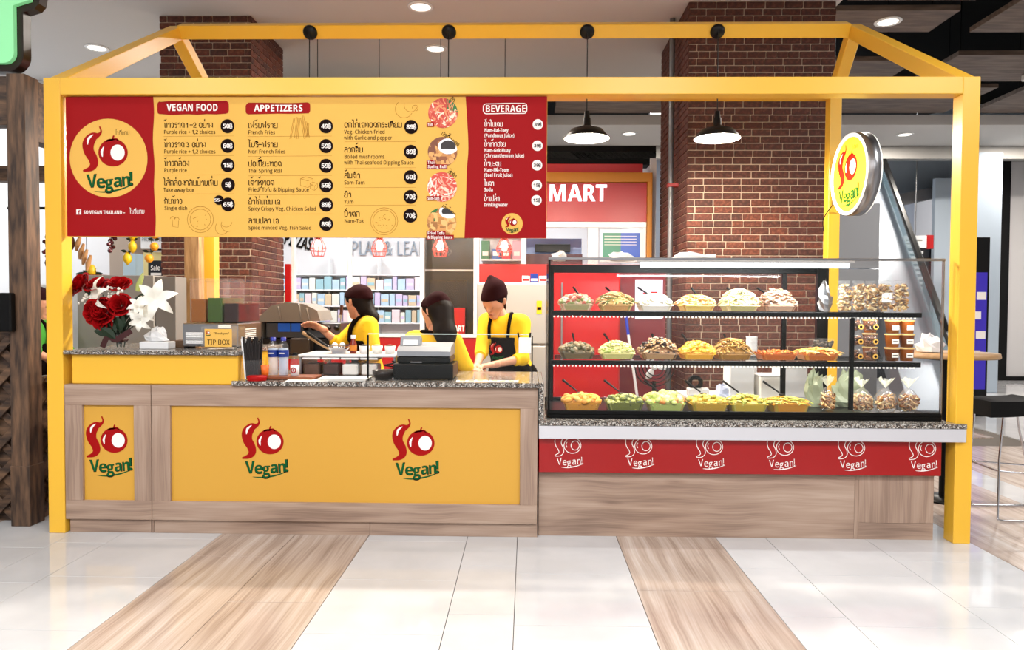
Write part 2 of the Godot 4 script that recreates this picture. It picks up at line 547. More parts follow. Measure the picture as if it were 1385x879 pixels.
func shell():
	var fl := struct("floor", "polished white floor tiles crossed by wood-look strips", "floor")
	boxpart(fl, "subfloor", Vector3(-10, -0.2, -19), Vector3(10, -0.012, 6), mat("grout", Color(0.36, 0.33, 0.30), 0.9), 0.0)
	var X0 := -1.849
	var cols := [[-8, -5, -3.6, 1], [-5, -3, -3.4, 0], [-3, -2, -4.093, 0], [-2, 0, -3.583, 0], [0, 1.5, -3.9, 1], [1.5, 3, -3.3, 1], [3, 5, -3.59, 0], [5, 6, -3.2, 0], [6, 8, -3.098, 0], [8, 10, -3.5, 1], [10, 11, -3.218, 0], [11, 13, -3.73, 0], [13, 15, -3.951, 0], [15, 18, -4.4, 1], [18, 19, -3.5, 0], [19, 23, -4.9, 1]]
	for c in cols:
		var step := 1.2 if c[3] else 0.6
		var m: Material = M.floor_wood if c[3] else M.floor_tile
		var z: float = c[2] + step * 3
		while z > -7.2:
			var a: float = X0 + 0.3 * c[0]; var b: float = X0 + 0.3 * c[1]
			if z < -1.4: floor_tile(fl, "wood_look_plank" if c[3] else "floor_tile", a, b, z - step, z, m)
			z -= step
	var rest := MB.new(); var restw := MB.new()
	for c in cols:
		var a: float = X0 + 0.3 * c[0]; var b: float = X0 + 0.3 * c[1]
		var q: MB = restw if c[3] else rest
		q.box(Vector3((a + b) / 2, -0.0065, -13.4), Vector3(b - a - 0.003, 0.011, 11.2))
		q.box(Vector3((a + b) / 2, -0.0065, 2.0), Vector3(b - a - 0.003, 0.011, 6.0))
	rest.box(Vector3(-7.1, -0.0065, -6.5), Vector3(5.6, 0.011, 25)); rest.box(Vector3(7.6, -0.0065, -6.5), Vector3(4.7, 0.011, 25))
	var o := part(fl, "floor_beyond", rest, M.floor_tile); o.set_meta("kind", "stuff")
	o = part(fl, "plank_beyond", restw, M.floor_wood); o.set_meta("kind", "stuff")
	var ce := struct("ceiling", "smooth white suspended ceiling above the stall", "ceiling")
	boxpart(ce, "main_slab", Vector3(-10, 4.33, -9.6), Vector3(3.0, 4.6, 6), M.ceiling_white, 0.0)
	boxpart(ce, "walkway_slab", Vector3(3.0, 4.33, -5.2), Vector3(10, 4.6, 6), M.ceiling_white, 0.0)
	boxpart(ce, "upper_slab", Vector3(-10, 5.5, -19), Vector3(10, 5.7, 6), M.black_matte, 0.0)
	boxpart(ce, "far_strip", Vector3(-4, 4.15, -12.4), Vector3(10, 4.3, -11.0), M.ceiling_white, 0.0)
	boxpart(ce, "far_beam", Vector3(-4, 3.93, -12.6), Vector3(10, 4.3, -12.4), M.grey_paint, 0.0)
	var wb := struct("wall_back", "pale far wall of the mall", "wall")
	boxpart(wb, "wall", Vector3(-10, 0, -19), Vector3(10, 5.5, -18.8), mat("far_wall", Color(0.62, 0.64, 0.68), 0.8), 0.0)
	var wl := struct("wall_left", "white side wall of the mall", "wall")
	boxpart(wl, "wall", Vector3(-10.2, 0, -19), Vector3(-10, 5.5, 6), M.plaster, 0.0)
	var wr := struct("wall_right", "white side wall of the mall", "wall")
	boxpart(wr, "wall", Vector3(10, 0, -19), Vector3(10.2, 5.5, 6), M.plaster, 0.0)
	var wf := struct("wall_front", "white wall behind the camera", "wall")
	boxpart(wf, "wall", Vector3(-10, 0, 5.8), Vector3(10, 5.5, 6), mat("front_wall", Color(0.5, 0.5, 0.5), 0.85), 0.0)

# a pillar clad in brick slips: the bricks the photograph lets one pick apart are parts, the rest one part
func pillar(called: String, label: String, x0: float, x1: float, zf: float, zb: float, side_x: float, rows_seen: Array, seed_n: int):
	var t := struct(called, label, "pillar")
	t.set_meta("label", label)
	rng.seed = seed_n
	boxpart(t, "core", Vector3(x0 + 0.008, 0, zb), Vector3(x1 - 0.008, 4.33, zf - 0.008), M.mortar, 0.0)
	var rest := MB.new()
	var ch := 0.0676
	var meshes := {}
	var count := 0
	var n := int(4.33 / ch)
	for r in n:
		var y := (r + 0.5) * ch
		var seen := false
		for rg in rows_seen:
			if y > rg[0] and y < rg[1]: seen = true
		for face in 2:
			var span := (x1 - x0) if face == 0 else (zf - zb)
			var u := -0.09 * (r % 2) - rng.randf() * 0.03
			while u < span:
				var L := 0.181
				if rng.randf() < 0.14: L = 0.105
				var a := maxf(u, 0.0); var b := minf(u + L - 0.0095, span)
				u += L
				if b - a < 0.02: continue
				var len := snappedf(b - a, 0.01)
				var c: Vector3
				var s: Vector3
				if face == 0:
					c = Vector3(x0 + (a + b) / 2, y, zf - 0.004); s = Vector3(len, 0.0575, 0.016)
				else:
					c = Vector3(side_x, y, zf - (a + b) / 2); s = Vector3(0.016, 0.0575, len)
					c.x += -0.004 * signf(side_x - (x0 + x1) / 2)
				if seen and count < 298:
					count += 1
					var key := "%d_%.2f" % [face, len]
					if not meshes.has(key):
						var mb := MB.new(); mb.box(Vector3.ZERO, s, 0.003); meshes[key] = mb.done()
					var o := part(t, "brick", meshes[key], M["brick%d" % rng.randi_range(0, 3)])
					o.position = c
					o.rotation = Vector3(0, 0, rng.randf_range(-0.006, 0.006)) if face == 0 else Vector3(rng.randf_range(-0.006, 0.006), 0, 0)
				else:
					rest.box(c, s, 0.003)
	var ro := part(t, "brick_rest", rest, M.brick0)
	ro.set_meta("kind", "stuff")

func pillars():
	pillar("pillar_right", "wide red brick pillar behind the glass display case", 1.545, 2.945, -7.0, -8.4, 1.545, [[1.3, 3.05]], 41)
	pillar("pillar_left", "red brick pillar behind the drink dispensers and menu board", -3.76, -2.82, -7.3, -8.25, -2.82, [[1.1, 2.15], [3.7, 4.33]], 42)
	var t := thing("conduit_pipe", "thin grey conduit pipe running up beside the right brick pillar", "pipe", Vector3(1.47, 0, -7.42))
	var p := MB.new(); p.tube([Vector3.ZERO, Vector3(0, 4.33, 0)], 0.028, 12)
	part(t, "pipe", p, mat("pipe_grey", Color(0.42, 0.42, 0.43), 0.4, 0.5))
	for y in [0.9, 2.62]:
		boxpart(t, "clamp", Vector3(-0.036, y, -0.036), Vector3(0.08, y + 0.035, 0.036), M.red_panel, 0.004)

# ------------------------------------------------------------------ the chilli-and-tomato logo, in its own units (origin at the middle)
const CHILI := [[-31, 113, 5], [-26, 96, 7], [-36, 84, 15], [-56, 76, 34], [-73, 54, 43], [-72, 26, 38], [-58, 0, 34], [-54, -22, 30], [-66, -38, 20], [-92, -46, 7]]

func logo(parent: Node, at: Vector3, k: float, outline := false, top := 1e9, thai_name := false, glow := false):
	var put := func(x: float, y: float) -> Vector2: return Vector2(at.x + x * k, at.y + y * k)
	var z := at.z
	var red: Material = M.sign_red if glow else M.logo_red
	var white: Material = M.sign_white if glow else M.white_print
	var green: Material = M.sign_green if glow else M.green_print
	var c := []; var w := []
	for p in CHILI:
		c.append(Vector3(p[0], p[1], p[2]))
	var cs := spline(c, 5)
	var pts := []
	for p in cs:
		pts.append(put.call(p.x, p.y)); w.append(p.z * k)
	if outline:
		var mb := MB.new()
		var left := []; var right := []
		for i in pts.size():
			var d: Vector2 = (pts[mini(i + 1, pts.size() - 1)] - pts[maxi(i - 1, 0)]).normalized()
			var nn: Vector2 = Vector2(-d.y, d.x) * w[i] * 0.5
			left.append(pts[i] + nn); right.append(pts[i] - nn)
		right.reverse()
		var loops := [left + right, Array(circle(at.x + 17 * k, at.y + 20 * k, 54 * k, 50 * k, 32)) , Array(circle(at.x + 34 * k, at.y + 20 * k, 26 * k, 29 * k, 24))]
		for lp in loops:
			var run := []
			for i in lp.size() + 1:
				var q: Vector2 = lp[i % lp.size()]
				if q.y < top: run.append(q)
				else:
					if run.size() > 1: mb.ribbon(run, 2.6 * k * 1.6, z)
					run = []
			if run.size() > 1: mb.ribbon(run, 2.6 * k * 1.6, z)
		mb.ribbon(spline([put.call(-18, 40), put.call(-24, 25), put.call(-18, 8)], 4), 4 * k, z)
		part(parent, "logo_outline", mb, white)
	else:
		var m1 := MB.new(); m1.ribbon(pts, w, z)
		part(parent, "chili_print", m1, red)
		var m2 := MB.new()
		m2.flat(circle(at.x + 17 * k, at.y + 20 * k, 54 * k, 50 * k, 36), z)
		m2.ribbon(spline([put.call(-6, 62), put.call(4, 66), put.call(14, 66)], 3), 7 * k, z)
		m2.ribbon([put.call(14, 66), put.call(20, 80)], 6 * k, z)
		m2.ribbon(spline([put.call(14, 66), put.call(28, 70), put.call(36, 64)], 3), 6 * k, z)
		part(parent, "tomato_print", m2, red)
		var m3 := MB.new()
		m3.flat(circle(at.x + 34 * k, at.y + 20 * k, 26 * k, 29 * k, 28), z + 0.0006)
		part(parent, "tomato_highlight", m3, white)
		var m4 := MB.new()
		m4.ribbon(spline([put.call(-16, 42), put.call(-24, 24), put.call(-22, 6)], 4), [2 * k, 4 * k, 6 * k, 8 * k, 9 * k, 8 * k, 7 * k, 5 * k, 3 * k], z + 0.0006)
		part(parent, "tomato_glint", m4, white)
		m4 = MB.new()
		m4.ribbon(spline([put.call(-56, 84), put.call(-72, 70), put.call(-76, 50)], 4), [2 * k, 4 * k, 6 * k, 8 * k, 9 * k, 8 * k, 7 * k, 5 * k, 3 * k], z + 0.0006)
		part(parent, "chili_glint", m4, white)
	var xs := [-78, -44, -14, 18, 47, 75]
	var dy := [-1, -3, -6, 1, 4, 6]
	var lw := [35.0, 28.0, 29.0, 26.0, 26.0, 9.0]
	var lh := [44.0, 42.0, 42.0, 42.0, 42.0, 46.0]
	for i in 6:
		if outline:
			text(parent, "Vegan!"[i], Vector3(at.x + (xs[i] - 2) * k, at.y + (-104 + dy[i]) * k, z), lh[i] * k, white, 0, false, (lw[i] - 4.0) * k, 0.06)
		else:
			text(parent, "Vegan!"[i], Vector3(at.x + (xs[i] - 2.0) * k, at.y + (-106.5 + dy[i]) * k, z - 0.0004), (lh[i] + 4.0) * k, M.sign_green_edge if glow else M.dark_print, 0, true, (lw[i] + 4.0) * k, 0.06)
			text(parent, "Vegan!"[i], Vector3(at.x + xs[i] * k, at.y + (-104 + dy[i]) * k, z), lh[i] * k, green, 0, true, lw[i] * k, 0.06)
	var sw := MB.new()
	var sp := spline([put.call(-52, -120), put.call(-10, -122), put.call(40, -113), put.call(88, -96)], 5)
	var ww := []
	for i in sp.size(): ww.append((1.5 + 5.0 * sin(PI * i / (sp.size() - 1))) * k)
	sw.ribbon(sp, ww, z)
	part(parent, "underline_print", sw, white if outline else green)
	if thai_name: thai(parent, "โซวีแกน", Vector3(at.x + 26 * k, at.y + 84 * k, z), 12 * k, M.dark_print, 52 * k, 0.8)

# ------------------------------------------------------------------ yellow stall frame
func beam(mb: MB, a: Vector3, b: Vector3, w: float, roll := Vector3.RIGHT):
	var d := (b - a).normalized()
	var x := (roll - d * roll.dot(d)).normalized()
	mb.box((a + b) * 0.5, Vector3(w, w, a.distance_to(b)), 0.004, Basis(x, d.cross(x), d))

func booth_frame():
	var t := thing("stall_frame", "yellow painted house-shaped frame of square beams around the stall", "frame", Vector3.ZERO)
	for x in [-2.85, 2.585]:
		boxpart(t, "front_post", Vector3(x - 0.05, 0, -4.36), Vector3(x + 0.05, 2.745, -4.26), M.yellow_paint, 0.003)
	boxpart(t, "front_beam", Vector3(-2.8, 2.645, -4.36), Vector3(2.535, 2.745, -4.26), M.yellow_paint, 0.003)
	for x in [-2.82, 2.665]:
		boxpart(t, "rear_post", Vector3(x - 0.05, 0, -6.4), Vector3(x + 0.05, 3.28, -6.3), M.yellow_paint, 0.003)
	boxpart(t, "rear_beam", Vector3(-2.77, 3.205, -6.4), Vector3(2.615, 3.28, -6.3), M.yellow_paint, 0.003)
	var r := MB.new()
	var th := atan2(0.89, 1.49)
	r.box(Vector3(-0.14, 3.6, -5.8), Vector3(5.35, 0.105, 0.105), 0.004, Basis(Vector3.RIGHT, th))
	part(t, "ridge_beam", r, M.yellow_paint)
	for x in [-2.85, 2.585]:
		var xe: float = x
		var m := MB.new()
		beam(m, Vector3(x, 2.70, -4.31), Vector3(xe, 3.6, -5.82), 0.1)
		part(t, "front_rafter", m, M.yellow_paint)
		m = MB.new()
		beam(m, Vector3(xe + 0.0, 3.59, -5.8), Vector3(-2.82 if x < 0 else 2.665, 3.23, -6.35), 0.098)
		part(t, "rear_rafter", m, M.yellow_paint)

# ------------------------------------------------------------------ menu board
func bu(u: float) -> float: return -2.785 + (u - 84.0) * 0.00442
func bv(u: float, v: float) -> float: return 2.64 - (v - 126.0 - 6.0 * (u - 84.0) / 656.0) * 0.0044
func bp(u: float, v: float) -> Vector2: return Vector2(bu(u), bv(u, v))
func b3(u: float, v: float, dz := 0.0) -> Vector3: return Vector3(bu(u), bv(u, v), -4.2892 + dz)

func wobble(u0: float, v0: float, u1: float, v1: float, r: float, amp: float, sd: int) -> PackedVector2Array:
	var q := rrect(u0, v0, u1, v1, r, 3)
	var out := PackedVector2Array()
	var rn := RandomNumberGenerator.new(); rn.seed = sd
	for i in q.size():
		var a := q[i]; var b := q[(i + 1) % q.size()]
		var n := 1 + int(a.distance_to(b) / 14.0)
		for k in n:
			var p := a.lerp(b, float(k) / n) + Vector2(0, rn.randf_range(-amp, amp))
			out.append(bp(p.x, p.y))
	return out

func price(parent: Node, u: float, v: float, s: String, r := 9.4, dark := true):
	var mb := MB.new()
	mb.prism(circle(0, 0, r * 0.00442, r * 0.00442, 28), -0.0005, 0.0008)
	var o := part(parent, "price_disc", mb, M.dark_print if dark else M.white_print)
	o.position = b3(u, v, 0.0006)
	var ink: Material = M.white_print if dark else M.dark_print
	var h := r * 0.00442 * 0.62
	var wd := h * 0.78 * s.length()
	text(o, s, Vector3(-wd / 2 - h * 0.34, -h / 2, 0.0014), h, ink, 0, true, wd)
	if s.ends_with("-"): return
	var bt := MB.new()
	var x := wd / 2 - h * 0.2
	var P := func(a: float, b: float) -> Vector2: return Vector2(x + a * h, -h / 2 + b * h)
	bt.ribbon([P.call(0, 0), P.call(0, 1), P.call(0.45, 0.95), P.call(0.5, 0.7), P.call(0.1, 0.5), P.call(0.55, 0.35), P.call(0.5, 0.05), P.call(0, 0)], h * 0.17, 0.0016)
	bt.ribbon([P.call(0.27, -0.2), P.call(0.27, 1.2)], h * 0.13, 0.0018)
	part(o, "baht_mark", bt, ink)

func food_print(parent: Node, u: float, v: float, r: float, kind: int):
	var im := Image.create(128, 128, false, Image.FORMAT_RGB8)
	var rn := RandomNumberGenerator.new(); rn.seed = 90 + kind
	var pal: Array = [[Color(0.75, 0.2, 0.12), Color(0.9, 0.55, 0.35), Color(0.95, 0.85, 0.75), Color(0.8, 0.35, 0.25)], [Color(0.45, 0.22, 0.08), Color(0.75, 0.5, 0.25), Color(0.85, 0.62, 0.35), Color(0.55, 0.3, 0.12)], [Color(0.8, 0.25, 0.18), Color(0.95, 0.8, 0.72), Color(0.9, 0.6, 0.5), Color(0.96, 0.9, 0.85)], [Color(0.82, 0.58, 0.3), Color(0.72, 0.48, 0.22), Color(0.9, 0.7, 0.42), Color(0.62, 0.4, 0.18)]][kind]
	im.fill(pal[0])
	if kind in [0, 3]:
		im.fill_rect(Rect2i(80 if kind == 0 else 0, 0, 48, 60), Color(0.1, 0.4, 0.12))
	for i in 90:
		var c: Color = pal[rn.randi_range(0, 3)]
		var x := rn.randf_range(0, 128); var y := rn.randf_range(20, 128)
		var a := rn.randf() * TAU
		var bend := rn.randf_range(-0.06, 0.06)
		var wd := rn.randi_range(3, 6) if kind in [0, 2] else rn.randi_range(10, 18)
		for k in (30 if kind in [0, 2] else 10):
			x += cos(a) * 1.6; y += sin(a) * 1.6; a += bend
			im.fill_rect(Rect2i(int(x), int(y), wd, wd), c)
	if kind in [1, 3]:
		for yy in 128:
			for xx in 128:
				var d := Vector2((xx - 88) / 44.0, (yy - 40) / 34.0) if kind == 1 else Vector2((xx - 96) / 44.0, (yy - 16) / 30.0)
				if d.length() < 1.0: im.set_pixel(xx, yy, Color(0.1, 0.04, 0.03) if d.length() < 0.74 and d.y < 0.35 else Color(0.92, 0.92, 0.93))
	var m := mat("food_print_%d" % kind, Color.WHITE, 0.5, 0.0, {"albedo_texture": ImageTexture.create_from_image(im)})
	var st := SurfaceTool.new()
	st.begin(Mesh.PRIMITIVE_TRIANGLES)
	var n := 32
	var c0 := Vector3.ZERO
	var rr := r * 0.00442
	for i in n:
		var a := TAU * i / n; var b := TAU * (i + 1) / n
		for q in [Vector2.ZERO, Vector2(cos(b), sin(b)), Vector2(cos(a), sin(a))]:
			st.set_normal(Vector3.BACK)
			st.set_uv(Vector2(0.5 + q.x * 0.5, 0.5 - q.y * 0.5))
			st.add_vertex(Vector3(q.x * rr, q.y * rr, 0))
	var o := part(parent, "dish_photo", st.commit(), m, ["printed photo of a spicy salad", "printed photo of spring rolls with dark sauce", "printed photo of shredded salad", "printed photo of fried tofu with sauce"][kind])
	o.position = b3(u, v, 0.001)

func menu_board():
	var t := thing("menu_board", "long red and yellow hanging menu board with dishes and prices", "menu board")
	var body := MB.new()
	body.box(Vector3(-1.335, 2.221, -4.305), Vector3(2.9, 0.838, 0.03), 0.002)
	var bd := part(t, "board", body, M.yellow_print)
	var e1 := [bp(205, 126.8), bp(206, 150), bp(204, 185), bp(206, 220), bp(205, 250), bp(207, 290), bp(206, 317.0)]
	var p1 := PackedVector2Array(spline(e1, 4)); p1.append(bp(84.3, 316)); p1.append(bp(84.3, 126.2))
	var mb := MB.new(); mb.flat(p1, -4.2894)
	var red_l := part(t, "logo_field", mb, M.red_print)
	var e2 := [bp(630, 131), bp(632, 160), bp(634, 200), bp(632, 230), bp(631, 270), bp(629, 322)]
	var p2 := PackedVector2Array(spline(e2, 4)); p2.append(bp(739.7, 322.8)); p2.append(bp(739.7, 132.3))
	mb = MB.new(); mb.flat(p2, -4.2894)
	var red_r := part(t, "beverage_field", mb, M.red_print)
	mb = MB.new(); mb.flat(circle(bu(142.7), bv(142.7, 210), 53.7 * 0.00442, 53.7 * 0.0044, 48), -4.2888)
	part(red_l, "round_badge", mb, M.yellow_print)
	logo(red_l, Vector3(bu(142.7), bv(142.7, 210), -4.2880), 0.00166, false, 1e9, true)
	boxpart(red_l, "social_mark", b3(97.5, 286.5, 0), b3(104, 279.5, 0.0008), M.white_print, 0.0)
	text(red_l, "f", b3(99.8, 286.3, 0.0014), 0.023, M.red_print, 0, true)
	text(red_l, "SO VEGAN THAILAND –", b3(107.5, 286.0, 0.001), 0.021, M.white_print, 0, true, 0.252)
	thai(red_l, "โซวีแกน", b3(171, 285.5, 0.001), 0.02, M.white_print, 0.092, 1.0)
	mb = MB.new(); mb.flat(wobble(210.5, 133.5, 308.5, 151.5, 5, 0.7, 3), -4.2888)
	mb.flat(wobble(331.5, 137, 419.5, 152, 4, 0.6, 4), -4.2888)
	part(t, "title_plate", mb, M.red_print)
	text(t, "VEGAN FOOD", b3(223.5, 146.6, 0.0012), 0.041, M.white_print, 0, true, 0.308)
	text(t, "APPETIZERS", b3(343, 148.3, 0.0012), 0.038, M.white_print, 0, true, 0.292)
	var items := [
		["ข้าวราด 1-2 อย่าง", 219, 168.5, 68, "Purple rice + 1,2 choices", 70, 306.5, 168, "50"], ["ข้าวราด 3 อย่าง", 219, 195, 58, "Purple rice + 1,2 choices", 70, 306.5, 194.6, "60"],
		["ข้าวกล้อง", 219, 220.5, 35, "Purple rice", 30.5, 306.5, 220.8, "15"], ["ใส่กล่องกลับบ้านเพิ่ม", 218, 247, 75, "Take away box", 42, 306.8, 247.4, "5"], ["กับข้าว", 219, 272, 25, "Single dish", 31, 306.6, 274.2, "65"],
		["เฟร้นฟราย", 334.5, 170, 41, "French Fries", 36, 441, 169.3, "49"], ["โนริ-ฟราย", 334.5, 196, 41, "Nori French Fries", 50, 441, 196, "59"], ["ปอเปี๊ยะทอด", 334.5, 222, 46, "Thai Spring Roll", 45.5, 441, 222.7, "59"],
		["เต้าหู้ทอด", 334.5, 247.5, 36, "Fried  Tofu & Dipping Sauce", 82, 441, 249.2, "59"], ["ยำไก่แซ่บ เจ", 334.5, 273.5, 44, "Spicy Crispy Veg. Chicken Salad", 92, 441, 275.5, "89"], ["ลาบปลา เจ", 334.5, 299.5, 42, "Spice minced Veg. Fish Salad", 85.5, 441, 301.8, "89"],
		["อกไก่เจทอดกระเทียม", 465.5, 170.5, 79, "Veg. Chicken Fried|with Garlic and pepper", 55, 556.5, 171.3, "89"], ["ลวกจิ้ม", 465.5, 204, 26, "Boiled mushrooms|with Thai seafood Dipping Sauce", 54, 556.2, 204.8, "89"],
		["ส้มตำ", 465.5, 239, 22, "Som-Tam", 27.5, 556, 238.8, "60"], ["ยำ", 465.5, 265, 10, "Yum", 12.5, 555.8, 265.6, "70"], ["น้ำตก", 465.5, 291, 21.5, "Nam-Tok", 26, 555.6, 291.2, "70"]]
	for it in items:
		thai(t, it[0], b3(it[1], it[2] + 0.4, 0.0004), 0.0262, M.dark_print, it[3] * 0.00442)
		var lines: PackedStringArray = it[4].split("|")
		for i in lines.size():
			var w: float = it[5] * 0.00442
			if i == 1: w = (65.0 if it[8] == "89" and it[2] < 180 else 94.5) * 0.00442
			text(t, lines[i], b3(it[1], it[2] + 9.0 + 7.9 * i, 0.0002), 0.0225, M.dark_print, 0, false, w)
		price(t, it[6], it[7], it[8])
	price(t, 294.2, 268.2, "55-", 6.6)
	for q in [[219, 315, [181, 207.5, 233.5, 259.5]], [334, 449, [182.3, 209, 235.5, 261.3, 287.6]], [466, 563, [190.5, 226, 252.5, 276.5]]]:
		for v in q[2]:
			var rule := MB.new()
			rule.ribbon([bp(q[0], v), bp(q[1], v + 0.3)], 0.0014, -4.2892)
			part(t, "rule_line", rule, M.line_print)
	# line drawings
	var drawing := func(kind: String, arcs: Array, lines: Array):
		var dr := MB.new()
		for q in arcs:
			var pts := []
			for i in 21:
				var a := lerpf(q[3], q[4], i / 20.0)
				pts.append(bp(q[0] + cos(a) * q[2], q[1] + sin(a) * q[2]))
			dr.ribbon(pts, 0.0024, -4.2892)
		for l in lines:
			var pts := []
			for i in range(0, l.size(), 2): pts.append(bp(l[i], l[i + 1]))
			dr.ribbon(pts, 0.0022, -4.2892)
		part(t, kind, dr, M.line_print).set_meta("kind", "stuff")
	var rn := RandomNumberGenerator.new(); rn.seed = 5
	for c in [[268.5, 294.5, 18.0, 14.3, 12], [520.0, 298.5, 18.5, 15.5, 24]]:
		var marks := []
		for i in c[4]:
			var a := rn.randf() * TAU; var r := sqrt(rn.randf()) * 12.0
			var p := Vector2(c[0] + cos(a) * r, c[1] + 1.5 + sin(a) * r * 0.85)
			marks.append([p.x, p.y, p.x + rn.randf_range(0.6, 2.0), p.y + rn.randf_range(-1.2, 1.2)])
		drawing.call("plate_drawing", [[c[0], c[1], c[2], 0.0, TAU], [c[0], c[1], c[3], 0.0, TAU]], marks)
	drawing.call("chili_drawing", [[298.0, 306.0, 9.0, 0.6, 3.9], [306.0, 302.0, 9.0, 1.2, 3.6], [304.0, 297.0, 8.0, 0.2, 2.4]], [])
	drawing.call("chili_drawing", [[547.0, 147.0, 12.0, 0.5, 4.0], [556.0, 142.0, 9.0, 0.3, 3.4], [562.0, 146.0, 4.0, 3.0, 7.6]], [])
	drawing.call("mushroom_drawing", [[230.5, 293.5, 3.4, 3.2, 6.2], [236.0, 294.5, 3.2, 3.2, 6.2]], [[229.5, 294, 230.5, 304, 238, 305, 238.5, 296]])
	var fries := []
	for q in [[397, 158, 391.5, 186], [401, 157, 398, 185], [404, 158, 401, 186], [406.5, 158, 411, 186], [409, 155, 413, 184], [413, 163, 416.5, 184], [416, 165, 415, 183]]:
		fries.append([q[0], q[1], q[2], q[3], q[2] + 1.7, q[3], q[0] + 1.7, q[1], q[0], q[1]])
	drawing.call("fries_drawing", [], fries)
	var cubes := []
	for b in [[406, 240, 10, 9], [419, 247, 6, 6]]:
		var u: float = b[0]; var v: float = b[1]; var w: float = b[2]; var h: float = b[3]
		cubes.append([u, v, u + w, v + 3, u + w, v + h + 3, u, v + h, u, v])
		cubes.append([u, v, u + w * 0.7, v - 2.5, u + w * 1.7, v, u + w, v + 3])
		cubes.append([u + w * 1.7, v, u + w * 1.7, v + h - 1, u + w, v + h + 3])
	drawing.call("tofu_drawing", [], cubes)
	# the four dish photographs
	var vs := [152.5, 204.5, 252.0, 300.0]
	var caps := [["Yum"], ["Thai", "Spring Roll"], ["Som-Tam"], ["Fried Tofu", "& Dipping Sauce"]]
	var names := ["ยำ", "ปอเปี๊ยะทอด", "ส้มตำ", "เต้าหู้ทอด"]
	for i in 4:
		food_print(t, 599.5 - i * 0.4, vs[i] + 0.6, 20.0, i)
		var n: int = caps[i].size()
		var wmax := 0.0
		for k in n:
			var w: float = caps[i][k].length() * 2.25
			wmax = maxf(wmax, w)
			var y: float = vs[i] + (14.5 if n == 2 else 15.5) + k * 5.6
			boxpart(t, "caption_plate", b3(577.5, y + 3.4, 0.0012), b3(580 + w + 1.0, y - 2.6, 0.0018), M.red_print, 0.0)
			text(t, caps[i][k], b3(579, y + 2.4, 0.0026), 0.0175, M.white_print, 0, true, w * 0.00442)
		var th := thai(t, names[i], b3([609, 597, 606, 598][i], vs[i] - [17, 23, 19, 20][i], 0.0004), 0.0175, M.dark_print)
		th.rotation.z = [-0.5, -0.62, -0.62, -0.62][i]
	# beverages
	mb = MB.new()
	var fr := Array(wobble(654, 141, 712.5, 154.5, 4, 0.3, 9))
	mb.ribbon(fr, 0.005, -4.2888, true)
	part(red_r, "title_frame", mb, M.white_print)
	text(red_r, "BEVERAGE", b3(656.5, 152.3, 0.001), 0.04, M.white_print, 0, true, 0.236)
	var bev := [["น้ำใบเตย", 171.5, 25, ["Nam-Bai-Toey", "(Pandanus Juice)"], [32, 40], 170, "39"], ["น้ำเก๊กฮวย", 198.5, 29, ["Nam-Gek-Huay", "(Chrysanthemum Juice)"], [35, 53.5], 198.6, "39"], ["น้ำมะตูม", 224.8, 23, ["Nam-Ma-Toom", "(Bael Fruit Juice)"], [33, 38], 224.8, "39"], ["โซดา", 251.3, 13.5, ["Soda"], [11.5], 251.7, "15"], ["น้ำเปล่า", 271.8, 21, ["Drinking water"], [31.5], 272, "15"]]
	for b in bev:
		thai(red_r, b[0], b3(655.5, b[1], 0.0008), 0.0235, M.white_print, b[2] * 0.00442, 1.1)
		for k in b[3].size(): text(red_r, b[3][k], b3(655.5, b[1] + 7.5 + 7.0 * k, 0.0008), 0.0205, M.white_print, 0, true, b[4][k] * 0.00442)
		price(red_r, 727.5 - (b[5] - 170) * 0.012, b[5] - 0.5, b[6], 7.0, false)
	mb = MB.new(); mb.flat(circle(bu(693.5), bv(693.5, 303), 14.4 * 0.00442, 14.4 * 0.0044, 32), -4.2888)
	part(red_r, "round_badge", mb, M.yellow_print)
	logo(red_r, Vector3(bu(693.5), bv(693.5, 303), -4.2880), 0.00043, false, 1e9, false)

